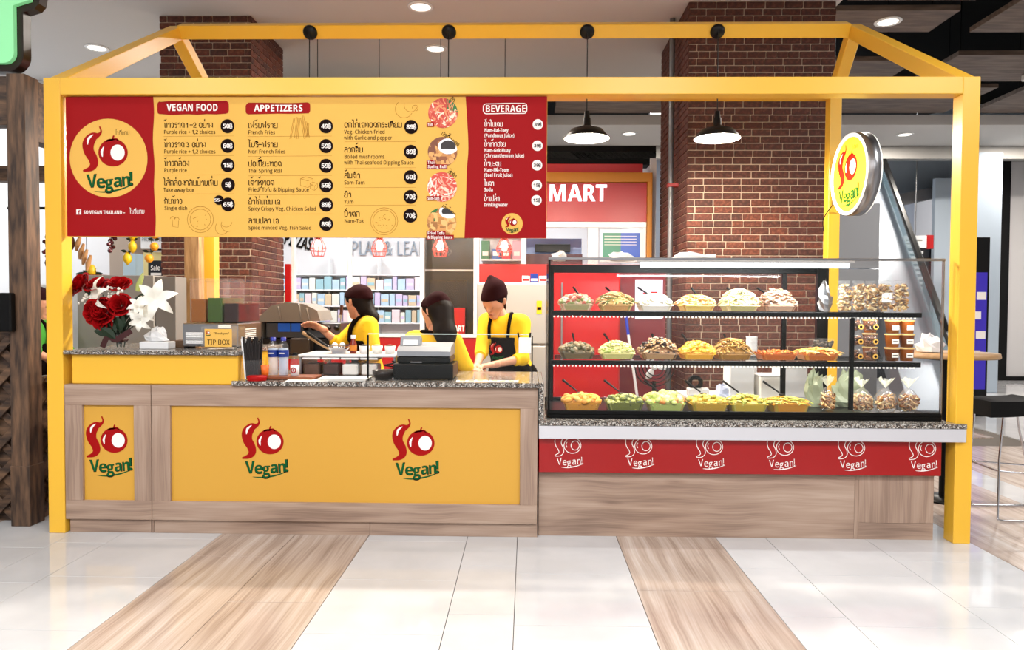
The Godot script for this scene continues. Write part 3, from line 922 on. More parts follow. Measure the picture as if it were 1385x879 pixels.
# ------------------------------------------------------------------ counters
func counters():
	var t := thing("counter_cabinet", "narrow wood-framed counter front with one yellow logo panel", "counter", Vector3.ZERO, "wood-framed counter fronts")
	cabinet(t, -2.798, -2.268, -2.691, -2.375, [-2.533])
	boxpart(t, "kick_board", Vector3(-2.785, 0, -4.32), Vector3(-2.285, 0.084, -4.287), M.wood_h, 0.001)
	boxpart(t, "kick_board", Vector3(-2.283, 0, -4.32), Vector3(-2.268, 0.084, -4.287), M.wood_v, 0.001)
	t = thing("counter_cabinet", "wide wood-framed counter front with two logos on its yellow panel", "counter", Vector3.ZERO, "wood-framed counter fronts")
	cabinet(t, -2.266, 0.07, -2.153, -0.036, [-1.577, -0.661])
	for s in [[-2.266, -0.945], [-0.943, 0.07]]:
		boxpart(t, "kick_board", Vector3(s[0], 0, -4.32), Vector3(s[1], 0.084, -4.287), M.wood_h, 0.001)
	t = thing("raised_counter", "raised yellow counter box carrying the flowers and drink dispensers", "counter")
	boxpart(t, "body", Vector3(-2.765, 0.908, -4.98), Vector3(-1.745, 1.09, -4.285), M.yellow_paint, 0.006)
	t = thing("granite_top", "speckled grey granite slab on the raised yellow box", "countertop", Vector3.ZERO, "granite slabs")
	boxpart(t, "slab", Vector3(-2.795, 1.09, -5.02), Vector3(-1.725, 1.115, -4.25), M.granite, 0.004)
	t = thing("granite_top", "long speckled granite slab under the cash register", "countertop", Vector3.ZERO, "granite slabs")
	var mb := MB.new()
	mb.prism(PackedVector2Array([Vector2(-1.74, 4.98), Vector2(-1.74, 4.27), Vector2(-1.775, 4.262), Vector2(-1.765, 4.24), Vector2(0.072, 4.235), Vector2(0.072, 4.98)]), 0.0, 0.027, Transform3D(Basis(Vector3.RIGHT, Vector3(0, 0, -1), Vector3.UP), Vector3(0, 0.91, 0)))
	part(t, "slab", mb, M.granite)
	t = thing("granite_top", "speckled granite slab under the glass display case", "countertop", Vector3.ZERO, "granite slabs")
	mb = MB.new()
	mb.prism(PackedVector2Array([Vector2(0.105, 5.06), Vector2(0.076, 5.06), Vector2(0.076, 4.225), Vector2(2.58, 4.225), Vector2(2.58, 4.255), Vector2(2.53, 4.255), Vector2(2.53, 5.06)]), 0.0, 0.027, Transform3D(Basis(Vector3.RIGHT, Vector3(0, 0, -1), Vector3.UP), Vector3(0, 0.689, 0)))
	part(t, "slab", mb, M.granite)
	boxpart(t, "upstand", Vector3(0.074, 0.716, -4.98), Vector3(0.104, 0.938, -4.238), M.granite, 0.003)
	boxpart(t, "steel_edge_band", Vector3(0.076, 0.609, -4.255), Vector3(2.58, 0.688, -4.227), M.steel_band, 0.003, "brushed steel band under the granite")
	t = thing("display_counter", "low wood counter with a red logo fascia under the display case", "counter")
	boxpart(t, "body", Vector3(0.08, 0.0, -5.0), Vector3(2.44, 0.688, -4.345), M.black_matte, 0.0)
	boxpart(t, "wood_panel", Vector3(0.078, 0.0, -4.345), Vector3(1.98, 0.4, -4.325), M.wood_h, 0.001)
	boxpart(t, "wood_panel", Vector3(2.005, 0.1, -4.345), Vector3(2.452, 0.4, -4.325), M.wood_v, 0.001)
	boxpart(t, "wood_panel", Vector3(2.005, 0.0, -4.345), Vector3(2.452, 0.099, -4.325), M.wood_h, 0.001)
	boxpart(t, "wood_panel", Vector3(1.981, 0.0, -4.345), Vector3(2.004, 0.4, -4.325), M.wood_v, 0.001)
	var f := boxpart(t, "red_fascia", Vector3(0.078, 0.398, -4.345), Vector3(2.465, 0.609, -4.275), M.red_panel, 0.003)
	for x in [0.262, 0.685, 1.106, 1.526, 1.945, 2.362]:
		logo(f, Vector3(x, 0.543, -4.2735), 0.00094, true, 0.604)

func cabinet(t: Node, x0: float, x1: float, p0: float, p1: float, logos: Array):
	boxpart(t, "carcass", Vector3(x0 + 0.01, 0.0, -4.95), Vector3(x1 - 0.002, 0.9, -4.325), M.wood_h, 0.0)
	boxpart(t, "top_rail", Vector3(x0, 0.782, -4.32), Vector3(x1 - 0.0015, 0.907, -4.265), M.wood_h, 0.002)
	boxpart(t, "bottom_rail", Vector3(x0, 0.085, -4.32), Vector3(x1 - 0.0015, 0.2, -4.265), M.wood_h, 0.002)
	boxpart(t, "stile", Vector3(x0, 0.2, -4.32), Vector3(p0, 0.782, -4.265), M.wood_v, 0.002)
	boxpart(t, "stile", Vector3(p1, 0.2, -4.32), Vector3(x1 - 0.0015, 0.782, -4.265), M.wood_v, 0.002)
	var p := boxpart(t, "yellow_panel", Vector3(p0, 0.2, -4.322), Vector3(p1, 0.782, -4.285), M.yellow_panel, 0.0)
	for x in logos: logo(p, Vector3(x, 0.535, -4.2842), 0.00154)

# ------------------------------------------------------------------ pendants and the round blade sign
func pendants():
	var lab := ["black dome pendant behind the menu board, nearest the left post", "black dome pendant hung behind the right half of the menu board", "black dome pendant lamp just right of the menu board", "black dome pendant lamp in front of the brick pillar"]
	var xs := [-1.744, -0.633, 0.466, 1.493]
	for i in 4:
		var t := thing("pendant_lamp", lab[i], "pendant lamp", Vector3(xs[i], 2.725, -5.72), "black dome pendants on the ridge beam")
		var mb := MB.new()
		mb.lathe([Vector2(0.0, 0.0), Vector2(0.055, 0.0), Vector2(0.058, 0.006), Vector2(0.05, 0.022), Vector2(0.0, 0.026)], 24, Transform3D(Basis(Vector3.RIGHT, PI / 2 + 0.54), Vector3(0, 0.847, -0.033)))
		part(t, "ceiling_rose", mb, M.black_metal)
		mb = MB.new(); mb.tube([Vector3(0, 0.2, 0), Vector3(0, 0.838, -0.012)], 0.0045, 6)
		part(t, "cord", mb, M.black_metal)
		mb = MB.new()
		mb.lathe([Vector2(0.0, 0.215), Vector2(0.02, 0.21), Vector2(0.024, 0.16), Vector2(0.03, 0.155), Vector2(0.032, 0.1), Vector2(0.06, 0.085), Vector2(0.125, 0.065), Vector2(0.15, 0.035), Vector2(0.183, 0.0), Vector2(0.183, -0.004), Vector2(0.178, -0.003), Vector2(0.148, 0.03), Vector2(0.12, 0.058), Vector2(0.05, 0.076), Vector2(0.0, 0.078)], 32)
		part(t, "shade", mb, M.black_metal)
		mb = MB.new()
		mb.lathe([Vector2(0.178, -0.0035), Vector2(0.147, 0.029), Vector2(0.119, 0.056), Vector2(0.05, 0.074), Vector2(0.0, 0.076)], 32)
		part(t, "white_inside", mb, M.white_gloss)
		mb = MB.new(); mb.ell(Vector3(0, 0.025, 0), Vector3(0.045, 0.045, 0.045), 16, 10)
		part(t, "bulb", mb, emit_mat("bulb_glow", Color(1, 0.97, 0.93), 22.0))
		var l := OmniLight3D.new()
		l.name = "light"
		t.add_child(l, true)
		l.position = Vector3(0, 0.025, 0)
		l.light_energy = 15.0
		l.light_size = 0.05
		l.light_color = Color(1, 0.95, 0.88)
		l.omni_range = 30.0; l.omni_attenuation = 2.0
		l.shadow_enabled = true

func blade_sign():
	mat("sign_face_glow", Color(0.95, 0.83, 0.22), 0.4, 0.0, {"emission_enabled": true, "emission": Color(1.0, 0.90, 0.28), "emission_energy_multiplier": 2.3})
	emit_mat("sign_rim_glow", Color(1.0, 0.99, 0.93), 3.0)
	mat("sign_red", Color(0.86, 0.16, 0.06), 0.4, 0.0, {"emission_enabled": true, "emission": Color(0.85, 0.12, 0.03), "emission_energy_multiplier": 1.9})
	mat("sign_white", Color(0.95, 0.95, 0.9), 0.4, 0.0, {"emission_enabled": true, "emission": Color(1, 1, 0.95), "emission_energy_multiplier": 3.0})
	mat("sign_green_edge", Color(0.05, 0.22, 0.05), 0.6)
	mat("sign_green", Color(0.16, 0.42, 0.08), 0.5, 0.0, {"emission_enabled": true, "emission": Color(0.2, 0.5, 0.06), "emission_energy_multiplier": 0.6})
	var t := thing("blade_sign", "round lit yellow sign with the chilli and tomato logo", "sign", Vector3(2.66, 2.475, -5.9), "", -PI / 2)
	var ax := Transform3D(Basis(Vector3.RIGHT, PI / 2), Vector3.ZERO)
	var mb := MB.new()
	mb.lathe([Vector2(0.33, -0.05), Vector2(0.332, -0.05), Vector2(0.332, 0.05), Vector2(0.33, 0.05)], 56, ax)
	mb.lathe([Vector2(0.0, -0.045), Vector2(0.33, -0.045)], 56, ax)
	part(t, "steel_drum", mb, M.steel)
	for s in [1.0, -1.0]:
		mb = MB.new()
		mb.lathe([Vector2(0.0, 0.05), Vector2(0.31, 0.05), Vector2(0.326, 0.062), Vector2(0.328, 0.05)], 56, Transform3D(Basis(Vector3.RIGHT, PI / 2 * s), Vector3.ZERO))
		var f := part(t, "lit_face", mb, M.sign_rim_glow)
		if s > 0:
			mb = MB.new(); mb.flat(circle(0, 0, 0.298, 0.298, 48), 0.0512)
			part(f, "yellow_disc", mb, M.sign_face_glow)
			logo(f, Vector3(0, 0.01, 0.0542), 0.0021, false, 1e9, true, true)
	for y in [0.13, -0.17]:
		boxpart(t, "bracket", Vector3(-0.398, y - 0.02, -0.02), Vector3(-0.27, y + 0.02, 0.02), M.steel, 0.002)
	mb = MB.new()
	mb.tube(spline([Vector3(-0.3, -0.18, 0.03), Vector3(-0.40, -0.26, 0.06), Vector3(-0.44, -0.33, 0.075), Vector3(-0.42, -0.42, 0.07)], 5), 0.004, 6)
	part(t, "cable", mb, M.black_matte)
	area(t, "light", Vector3(0, 0, 0.075), Vector2(0.55, 0.55), 0.8, Color(1, 0.93, 0.5), Vector3(0, 0, 1))

# ------------------------------------------------------------------ glass display case
const GREENS := [Color(0.20, 0.30, 0.05), Color(0.35, 0.42, 0.10)]

func vmat() -> StandardMaterial3D:
	return mat("food", Color.WHITE, 0.45, 0.0, {"vertex_color_use_as_albedo": true})

func lin(c: Color) -> Color: return c.srgb_to_linear()

func strand(mb: MB, c: Vector3, n: Vector3, L: float, r: float, rn: RandomNumberGenerator):
	var a := Vector3(rn.randf_range(-1, 1), rn.randf_range(-1, 1), rn.randf_range(-1, 1))
	var t := (a - n * a.dot(n)).normalized()
	var b := n.cross(t)
	var curl := rn.randf_range(0.4, 1.4) * (1 if rn.randf() < 0.5 else -1)
	var pts := []
	for i in 5:
		var s := (i - 2) / 2.0
		pts.append(c + t * sin(s * 1.2) * L * 0.5 + b * (cos(s * curl * 1.6) - 0.7) * L * 0.4 + n * (0.004 - s * s * 0.006))
	mb.tube(pts, r, 4, false)

func heap(parent: Node, w: float, d: float, y0: float, hh: float, kind: String, pal: Array, count: int, sd: int):
	var rn := RandomNumberGenerator.new(); rn.seed = sd
	var mb := MB.new()
	var H := func(u: float, v: float) -> float: return y0 + hh * pow(maxf(0.0, (1 - u * u) * (1 - v * v)), 0.7)
	mb.col(lin(pal[0]))
	mb.smooth(true)
	var n := 8
	for i in n:
		for j in n:
			var q := []
			for e in [[0, 0], [1, 0], [1, 1], [0, 1]]:
				var u: float = -1 + 2.0 * (i + e[0]) / n; var v: float = -1 + 2.0 * (j + e[1]) / n
				q.append(Vector3(u * w / 2, H.call(u, v) - 0.006, v * d / 2))
			mb.oq(q[0], q[1], q[2], q[3], Vector3.UP)
	mb.smooth(false)
	for i in count:
		var u := rn.randf_range(-0.94, 0.94); var v := rn.randf_range(-0.94, 0.94)
		if v < 0: v *= 0.8
		var p := Vector3(u * w / 2, H.call(u, v) + rn.randf_range(-0.006, 0.008), v * d / 2)
		var nrm := Vector3(u * hh * 6, 1, v * hh * 6).normalized()
		mb.col(lin(pal[rn.randi_range(0, pal.size() - 1)].lightened(rn.randf_range(0, 0.12))))
		var bs := Basis.from_euler(Vector3(rn.randf_range(-0.6, 0.6), rn.randf() * TAU, rn.randf_range(-0.6, 0.6)))
		match kind:
			"strand": strand(mb, p, nrm, rn.randf_range(0.05, 0.09), 0.0034, rn)
			"chunk": mb.ell(p, Vector3(rn.randf_range(0.012, 0.022), rn.randf_range(0.009, 0.015), rn.randf_range(0.01, 0.018)), 7, 4, bs)
			"bit": mb.ell(p, Vector3(rn.randf_range(0.006, 0.012), rn.randf_range(0.004, 0.008), rn.randf_range(0.006, 0.01)), 6, 4, bs)
			"slice":
				mb.lathe([Vector2(0.0, 0.003), Vector2(0.013, 0.004), Vector2(0.019, -0.001), Vector2(0.012, -0.003), Vector2(0.0, -0.002)], 8, Transform3D(bs * Basis.from_scale(Vector3(1.1, 1, 0.7)), p))
			"big": mb.ell(p, Vector3(rn.randf_range(0.02, 0.03), rn.randf_range(0.014, 0.02), rn.randf_range(0.016, 0.026)), 8, 5, bs)
	var o := part(parent, "food", mb, vmat())
	o.set_meta("kind", "stuff")

func tray(label: String, x: float, y: float, z: float, w: float, d: float, h: float, kind: String, pal: Array, hh: float, count: int, sd: int, group: String):
	var t := thing("food_tray", label, "food tray", Vector3(x, y, z), group)
	var mb := MB.new()
	var k := 0.8
	var lo := rrect(-w * k / 2, -d * k / 2, w * k / 2, d * k / 2, 0.02, 3)
	var hi := rrect(-w / 2, -d / 2, w / 2, d / 2, 0.024, 3)
	var lip := rrect(-w / 2 - 0.008, -d / 2 - 0.008, w / 2 + 0.008, d / 2 + 0.008, 0.026, 3)
	for i in lo.size():
		var j := (i + 1) % lo.size()
		var A := Vector3(lo[i].x, 0.001, lo[i].y); var B := Vector3(lo[j].x, 0.001, lo[j].y)
		var C := Vector3(hi[j].x, h, hi[j].y); var D := Vector3(hi[i].x, h, hi[i].y)
		mb.oq(A, B, C, D, (A + B) * 0.5)
		mb.oq(D, C, Vector3(lip[j].x, h, lip[j].y), Vector3(lip[i].x, h, lip[i].y), Vector3.UP)
		mb.ot(Vector3(0, 0.001, 0), A, B, Vector3.DOWN)
	part(t, "clear_tray", mb, M.clear_plastic)
	# the filling seen through the tray's clear wall
	heap(t, w * 0.95, d * 0.93, h * 0.78, hh, kind, pal, count, sd)
	var fb := MB.new()
	var k2 := 0.93
	fb.col(lin(pal[0]))
	for i in lo.size():
		var j := (i + 1) % lo.size()
		var A := Vector3(lo[i].x, 0.002, lo[i].y) * Vector3(0.98, 1, 0.98); var B := Vector3(lo[j].x, 0.002, lo[j].y) * Vector3(0.98, 1, 0.98)
		var C := Vector3(hi[j].x, h * 0.8, hi[j].y) * Vector3(k2, 1, k2); var D := Vector3(hi[i].x, h * 0.8, hi[i].y) * Vector3(k2, 1, k2)
		fb.col(lin(pal[i % pal.size()].lerp(pal[0], 0.5)))
		fb.oq(A, B, C, D, (A + B) * 0.5)
	var rn := RandomNumberGenerator.new(); rn.seed = sd + 900
	for i in 70:
		var u := rn.randf_range(-0.46, 0.46); var e := rn.randf()
		fb.col(lin(pal[rn.randi_range(0, pal.size() - 1)].lightened(rn.randf_range(0, 0.1))))
		var kk := lerpf(k, 1.0, e * 0.8) * 0.9
		var q := Vector3(u * w * kk, 0.02 + h * 0.6 * e, d * kk * 0.47)
		if i > 46: q = Vector3((0.44 if i % 2 else -0.44) * w * kk, q.y, u * d * kk)
		fb.ell(q, Vector3(rn.randf_range(0.01, 0.02), rn.randf_range(0.006, 0.011), rn.randf_range(0.008, 0.013)), 7, 4, Basis.from_euler(Vector3(0, rn.randf() * 3.0, rn.randf_range(-0.7, 0.7))))
	part(t, "filling", fb, vmat()).set_meta("kind", "stuff")

func spoon(label: String, p: Vector3, tip: Vector3, group: String):
	var t := thing("serving_spoon", label, "spoon", p, group)
	var v := tip - p
	var mb := MB.new()
	mb.tube([v * 0.25, v * 0.6, v], [0.005, 0.006, 0.008], 6)
	part(t, "handle", mb, M.black_metal)
	mb = MB.new(); mb.ell(v * 0.12, Vector3(0.022, 0.008, 0.03), 8, 5)
	part(t, "bowl", mb, M.black_metal)

func display_case():
	var t := thing("display_case", "glass display case with black frame and lit shelves of food", "display case", Vector3.ZERO)
	var b: Material = M.black_metal
	boxpart(t, "base_frame", Vector3(0.128, 0.717, -4.965), Vector3(2.492, 0.742, -4.328), b, 0.003)
	for z in [-4.336, -4.957]:
		boxpart(t, "base_rail", Vector3(0.128, 0.742, z - 0.008), Vector3(2.492, 0.765, z + 0.008), b, 0.002)
	boxpart(t, "rear_header", Vector3(0.135, 1.625, -4.965), Vector3(2.06, 1.68, -4.94), b, 0.002)
	boxpart(t, "rear_post", Vector3(0.135, 0.742, -4.965), Vector3(0.185, 1.68, -4.925), b, 0.002)
	boxpart(t, "rear_post", Vector3(1.748, 0.765, -4.965), Vector3(1.78, 1.625, -4.94), b, 0.002)
	boxpart(t, "rear_post", Vector3(1.98, 0.742, -4.965), Vector3(2.056, 1.68, -4.925), b, 0.002)
	boxpart(t, "front_corner_post", Vector3(0.130, 0.742, -4.36), Vector3(0.142, 1.68, -4.332), b, 0.002)
	boxpart(t, "front_glass", Vector3(0.142, 0.766, -4.337), Vector3(2.488, 1.68, -4.331), M.glass, 0.0)
	boxpart(t, "side_glass", Vector3(2.484, 0.742, -4.94), Vector3(2.49, 1.68, -4.342), M.glass, 0.0)
	boxpart(t, "side_glass", Vector3(0.131, 0.742, -4.92), Vector3(0.137, 1.68, -4.362), M.glass, 0.0)
	boxpart(t, "top_glass", Vector3(0.128, 1.682, -4.965), Vector3(2.492, 1.69, -4.328), M.glass, 0.0)
	boxpart(t, "sliding_door", Vector3(0.19, 0.77, -4.952), Vector3(0.98, 1.624, -4.947), M.glass, 0.0)
	boxpart(t, "sliding_door", Vector3(0.94, 0.77, -4.962), Vector3(1.746, 1.624, -4.957), M.glass, 0.0)
	boxpart(t, "top_trim", Vector3(0.128, 1.676, -4.34), Vector3(2.492, 1.69, -4.322), M.steel, 0.002)
	boxpart(t, "corner_trim", Vector3(2.482, 0.742, -4.345), Vector3(2.492, 1.676, -4.328), M.steel, 0.002)
	for y in [1.368, 1.064]:
		var s := boxpart(t, "shelf", Vector3(0.15, y - 0.032, -4.445), Vector3(2.418, y - 0.002, -4.43), b, 0.002)
		boxpart(s, "glass_plate", Vector3(0.19, y - 0.008, -4.9), Vector3(2.418, y - 0.001, -4.446), M.glass, 0.0)
		boxpart(s, "back_rail", Vector3(0.19, y - 0.03, -4.915), Vector3(2.418, y - 0.001, -4.9), b, 0.002)
		var dots := MB.new()
		var x := 0.17
		while x < 2.4:
			dots.box(Vector3(x, y - 0.037, -4.437), Vector3(0.009, 0.008, 0.008))
			x += 0.023
		var led := part(s, "led_strip", dots, emit_mat("led_glow", Color(1.0, 0.98, 0.92), 2.2))
		led.set_meta("kind", "stuff")
		area(t, "shelf_light", Vector3(1.3, y - 0.045, -4.437), Vector2(2.2, 0.012), 1.3, Color(1.0, 0.97, 0.9), Vector3(0, -0.8, -0.45))
	boxpart(t, "divider_post", Vector3(1.985, 0.765, -4.448), Vector3(2.012, 1.334, -4.43), b, 0.002)
	var tb := MB.new(); tb.tube([Vector3(0.69, 1.652, -4.372), Vector3(1.94, 1.652, -4.372)], 0.019, 12)
	part(t, "light_tube", tb, M.tube_glow)
	boxpart(t, "tube_holder", Vector3(0.66, 1.664, -4.395), Vector3(1.97, 1.678, -4.35), M.white_gloss, 0.002)
	area(t, "tube_light", Vector3(1.315, 1.63, -4.375), Vector2(1.25, 0.04), 5.0, Color(0.97, 1.0, 1.0), Vector3(0, -1, -0.35))
	# food trays
	var cream := [Color(0.88, 0.80, 0.58), Color(0.93, 0.88, 0.72), Color(0.80, 0.70, 0.45)]
	var r1 := [
		["salad of pink, white and green chunks", 0.311, "chunk", [Color(0.85, 0.72, 0.60), Color(0.80, 0.42, 0.34), Color(0.92, 0.86, 0.76), Color(0.50, 0.55, 0.28)], 0.055, 120],
		["tan noodles with green herbs", 0.559, "strand", [Color(0.80, 0.66, 0.40), Color(0.88, 0.76, 0.5), Color(0.36, 0.42, 0.16), Color(0.78, 0.52, 0.3)], 0.07, 120],
		["pale white vegetable pieces", 0.807, "chunk", [Color(0.90, 0.88, 0.84), Color(0.95, 0.93, 0.88), Color(0.80, 0.78, 0.62)], 0.06, 110],
		["yellow shredded noodles with red slivers", 1.072, "strand", [Color(0.88, 0.76, 0.40), Color(0.92, 0.84, 0.55), Color(0.78, 0.42, 0.2)], 0.06, 120],
		["tall heap of cream noodles", 1.341, "strand", cream + [Color(0.6, 0.6, 0.35)], 0.095, 150],
		["tall heap of pinkish brown mushroom slices", 1.575, "slice", [Color(0.66, 0.50, 0.40), Color(0.80, 0.66, 0.54), Color(0.50, 0.36, 0.28), Color(0.88, 0.78, 0.66)], 0.095, 150]]
	for i in r1.size():
		var a: Array = r1[i]
		tray("clear tray of %s on the top shelf" % a[0], a[1], 1.369, -4.56, 0.222, 0.2, 0.05, a[2], a[3], a[4], a[5], 100 + i, "clear food trays on the top shelf")
		spoon("black serving spoon in the %s, top shelf" % a[0], Vector3(a[1] + 0.06, 1.42, -4.62), Vector3(a[1] - 0.01 - 0.04 * (i % 3), 1.52, -4.66), "black serving spoons on the top shelf")
	var r2 := [
		["dark olive stewed vegetables", 0.318, 0.235, "chunk", [Color(0.30, 0.25, 0.14), Color(0.44, 0.36, 0.22), Color(0.22, 0.22, 0.10), Color(0.52, 0.45, 0.30)], 0.05, 120],
		["pale green crumbly stir fry", 0.571, 0.23, "bit", [Color(0.78, 0.76, 0.48), Color(0.88, 0.85, 0.62), Color(0.55, 0.62, 0.25)], 0.065, 220],
		["large heap of brown mushrooms with black caps", 0.833, 0.25, "slice", [Color(0.55, 0.40, 0.26), Color(0.72, 0.56, 0.38), Color(0.16, 0.11, 0.10), Color(0.80, 0.66, 0.48)], 0.085, 170],
		["bright yellow fried chunks", 1.076, 0.22, "chunk", [Color(0.88, 0.64, 0.14), Color(0.92, 0.74, 0.22), Color(0.78, 0.50, 0.10)], 0.06, 110],
		["tall heap of brown noodles", 1.299, 0.23, "strand", [Color(0.62, 0.44, 0.16), Color(0.74, 0.56, 0.24), Color(0.46, 0.32, 0.12)], 0.085, 160],
		["flat orange curry", 1.575, 0.24, "bit", [Color(0.75, 0.38, 0.07), Color(0.82, 0.48, 0.12), Color(0.66, 0.30, 0.05)], 0.012, 120],
		["orange stew topped with pale shreds", 1.835, 0.24, "strand", [Color(0.76, 0.40, 0.08), Color(0.88, 0.66, 0.26), Color(0.90, 0.76, 0.42)], 0.03, 110]]
	for i in r2.size():
		var a: Array = r2[i]
		tray("clear tray of %s on the middle shelf" % a[0], a[1], 1.065, -4.56, a[2], 0.2, 0.052, a[3], a[4], a[5], a[6], 130 + i, "clear food trays on the middle shelf")
		if i < 5: spoon("black serving spoon in the %s, middle shelf" % a[0], Vector3(a[1] + 0.0, 1.12, -4.62), Vector3(a[1] - 0.02 - 0.05 * (i % 2), 1.22, -4.66), "black serving spoons on the middle shelf")
	var r3 := [
		["yellow potato curry", 0.344, "big", [Color(0.82, 0.56, 0.14), Color(0.88, 0.70, 0.30), Color(0.74, 0.46, 0.10)], 0.03, 60],
		["pale green vegetables in dark broth", 0.612, "chunk", [Color(0.42, 0.44, 0.12), Color(0.74, 0.74, 0.40), Color(0.24, 0.28, 0.08)], 0.03, 80],
		["light green cabbage topped with orange", 0.869, "big", [Color(0.66, 0.72, 0.34), Color(0.78, 0.80, 0.48), Color(0.84, 0.52, 0.24), Color(0.72, 0.76, 0.42)], 0.05, 70],
		["yellow green curry", 1.131, "chunk", [Color(0.76, 0.60, 0.14), Color(0.56, 0.56, 0.18), Color(0.84, 0.72, 0.3)], 0.03, 80],
		["yellow soup with cabbage leaves", 1.373, "slice", [Color(0.78, 0.66, 0.2), Color(0.82, 0.80, 0.46), Color(0.60, 0.62, 0.2)], 0.04, 90],
		["golden curry with green onion strips", 1.629, "strand", [Color(0.82, 0.56, 0.12), Color(0.62, 0.66, 0.22), Color(0.76, 0.74, 0.36)], 0.025, 90]]
	for i in r3.size():
		var a: Array = r3[i]
		tray("clear bowl of %s on the case floor" % a[0], a[1], 0.743, -4.5, 0.245, 0.21, 0.075, a[2], a[3], a[4], a[5], 160 + i, "clear food bowls on the case floor")
		spoon("black ladle in the %s on the case floor" % a[0], Vector3(a[1] + 0.01, 0.83, -4.56), Vector3(a[1] - 0.11, 0.92, -4.62), "black ladles on the case floor")
	packaged()
	# things lying on the glass top
	for q in [["crumpled white plastic bag on the glass top near the brick pillar", 1.08, 0.14], ["crumpled clear bag on the glass top left of the pillar", 0.62, 0.09], ["small white carton on the left end of the glass top", 0.21, 0.05]]:
		var o := thing("plastic_bag" if q[2] > 0.06 else "small_carton", q[0], "bag" if q[2] > 0.06 else "carton", Vector3(q[1], 1.691, -4.72))
		var mb := MB.new()
		crumple(mb, Vector3(q[2], 0.035, 0.09), int(q[1] * 100))
		part(o, "sheet", mb, M.white_matte)

func crumple(mb: MB, s: Vector3, sd: int, nx := 10, ny := 6):
	var rn := RandomNumberGenerator.new(); rn.seed = sd
	var g := []
	for j in ny + 1:
		var row := []
		for i in nx + 1:
			var a := TAU * i / nx
			var ph := -PI / 2 + PI * j / ny
			var k := 1.0 + rn.randf_range(-0.28, 0.28)
			row.append(Vector3(cos(a) * cos(ph) * s.x * k, maxf(0.0, (sin(ph) + 0.6) * s.y * k), sin(a) * cos(ph) * s.z * k))
		row[nx] = row[0]
		g.append(row)
	for j in ny:
		for i in nx:
			mb.oq(g[j][i], g[j][i + 1], g[j + 1][i + 1], g[j + 1][i], (g[j][i] + g[j + 1][i + 1]) * 0.5 - Vector3(0, s.y * 0.6, 0))

func cookie_fill(parent: Node, s: Vector3, y0: float, n: int, pal: Array, sd: int, big := false):
	var rn := RandomNumberGenerator.new(); rn.seed = sd
	var mb := MB.new()
	for i in n:
		mb.col(lin(pal[rn.randi_range(0, pal.size() - 1)].lightened(rn.randf_range(0, 0.15))))
		var p := Vector3(rn.randf_range(-0.5, 0.5) * s.x, y0 + rn.randf() * s.y, (0.5 - rn.randf() * 0.7) * s.z)
		var bs := Basis.from_euler(Vector3(rn.randf() * TAU, rn.randf() * TAU, 0))
		if big:
			var pts := []
			for k in 6: pts.append(p + bs * Vector3(cos(k * 1.3) * 0.016, (k - 2.5) * 0.007, sin(k * 1.3) * 0.016))
			mb.tube(pts, 0.006, 4, false)
		else:
			mb.lathe([Vector2(0.0, 0.005), Vector2(0.012, 0.004), Vector2(0.015, 0.0), Vector2(0.0, -0.004)], 7, Transform3D(bs, p))
	var o := part(parent, "snacks", mb, vmat())
	o.set_meta("kind", "stuff")

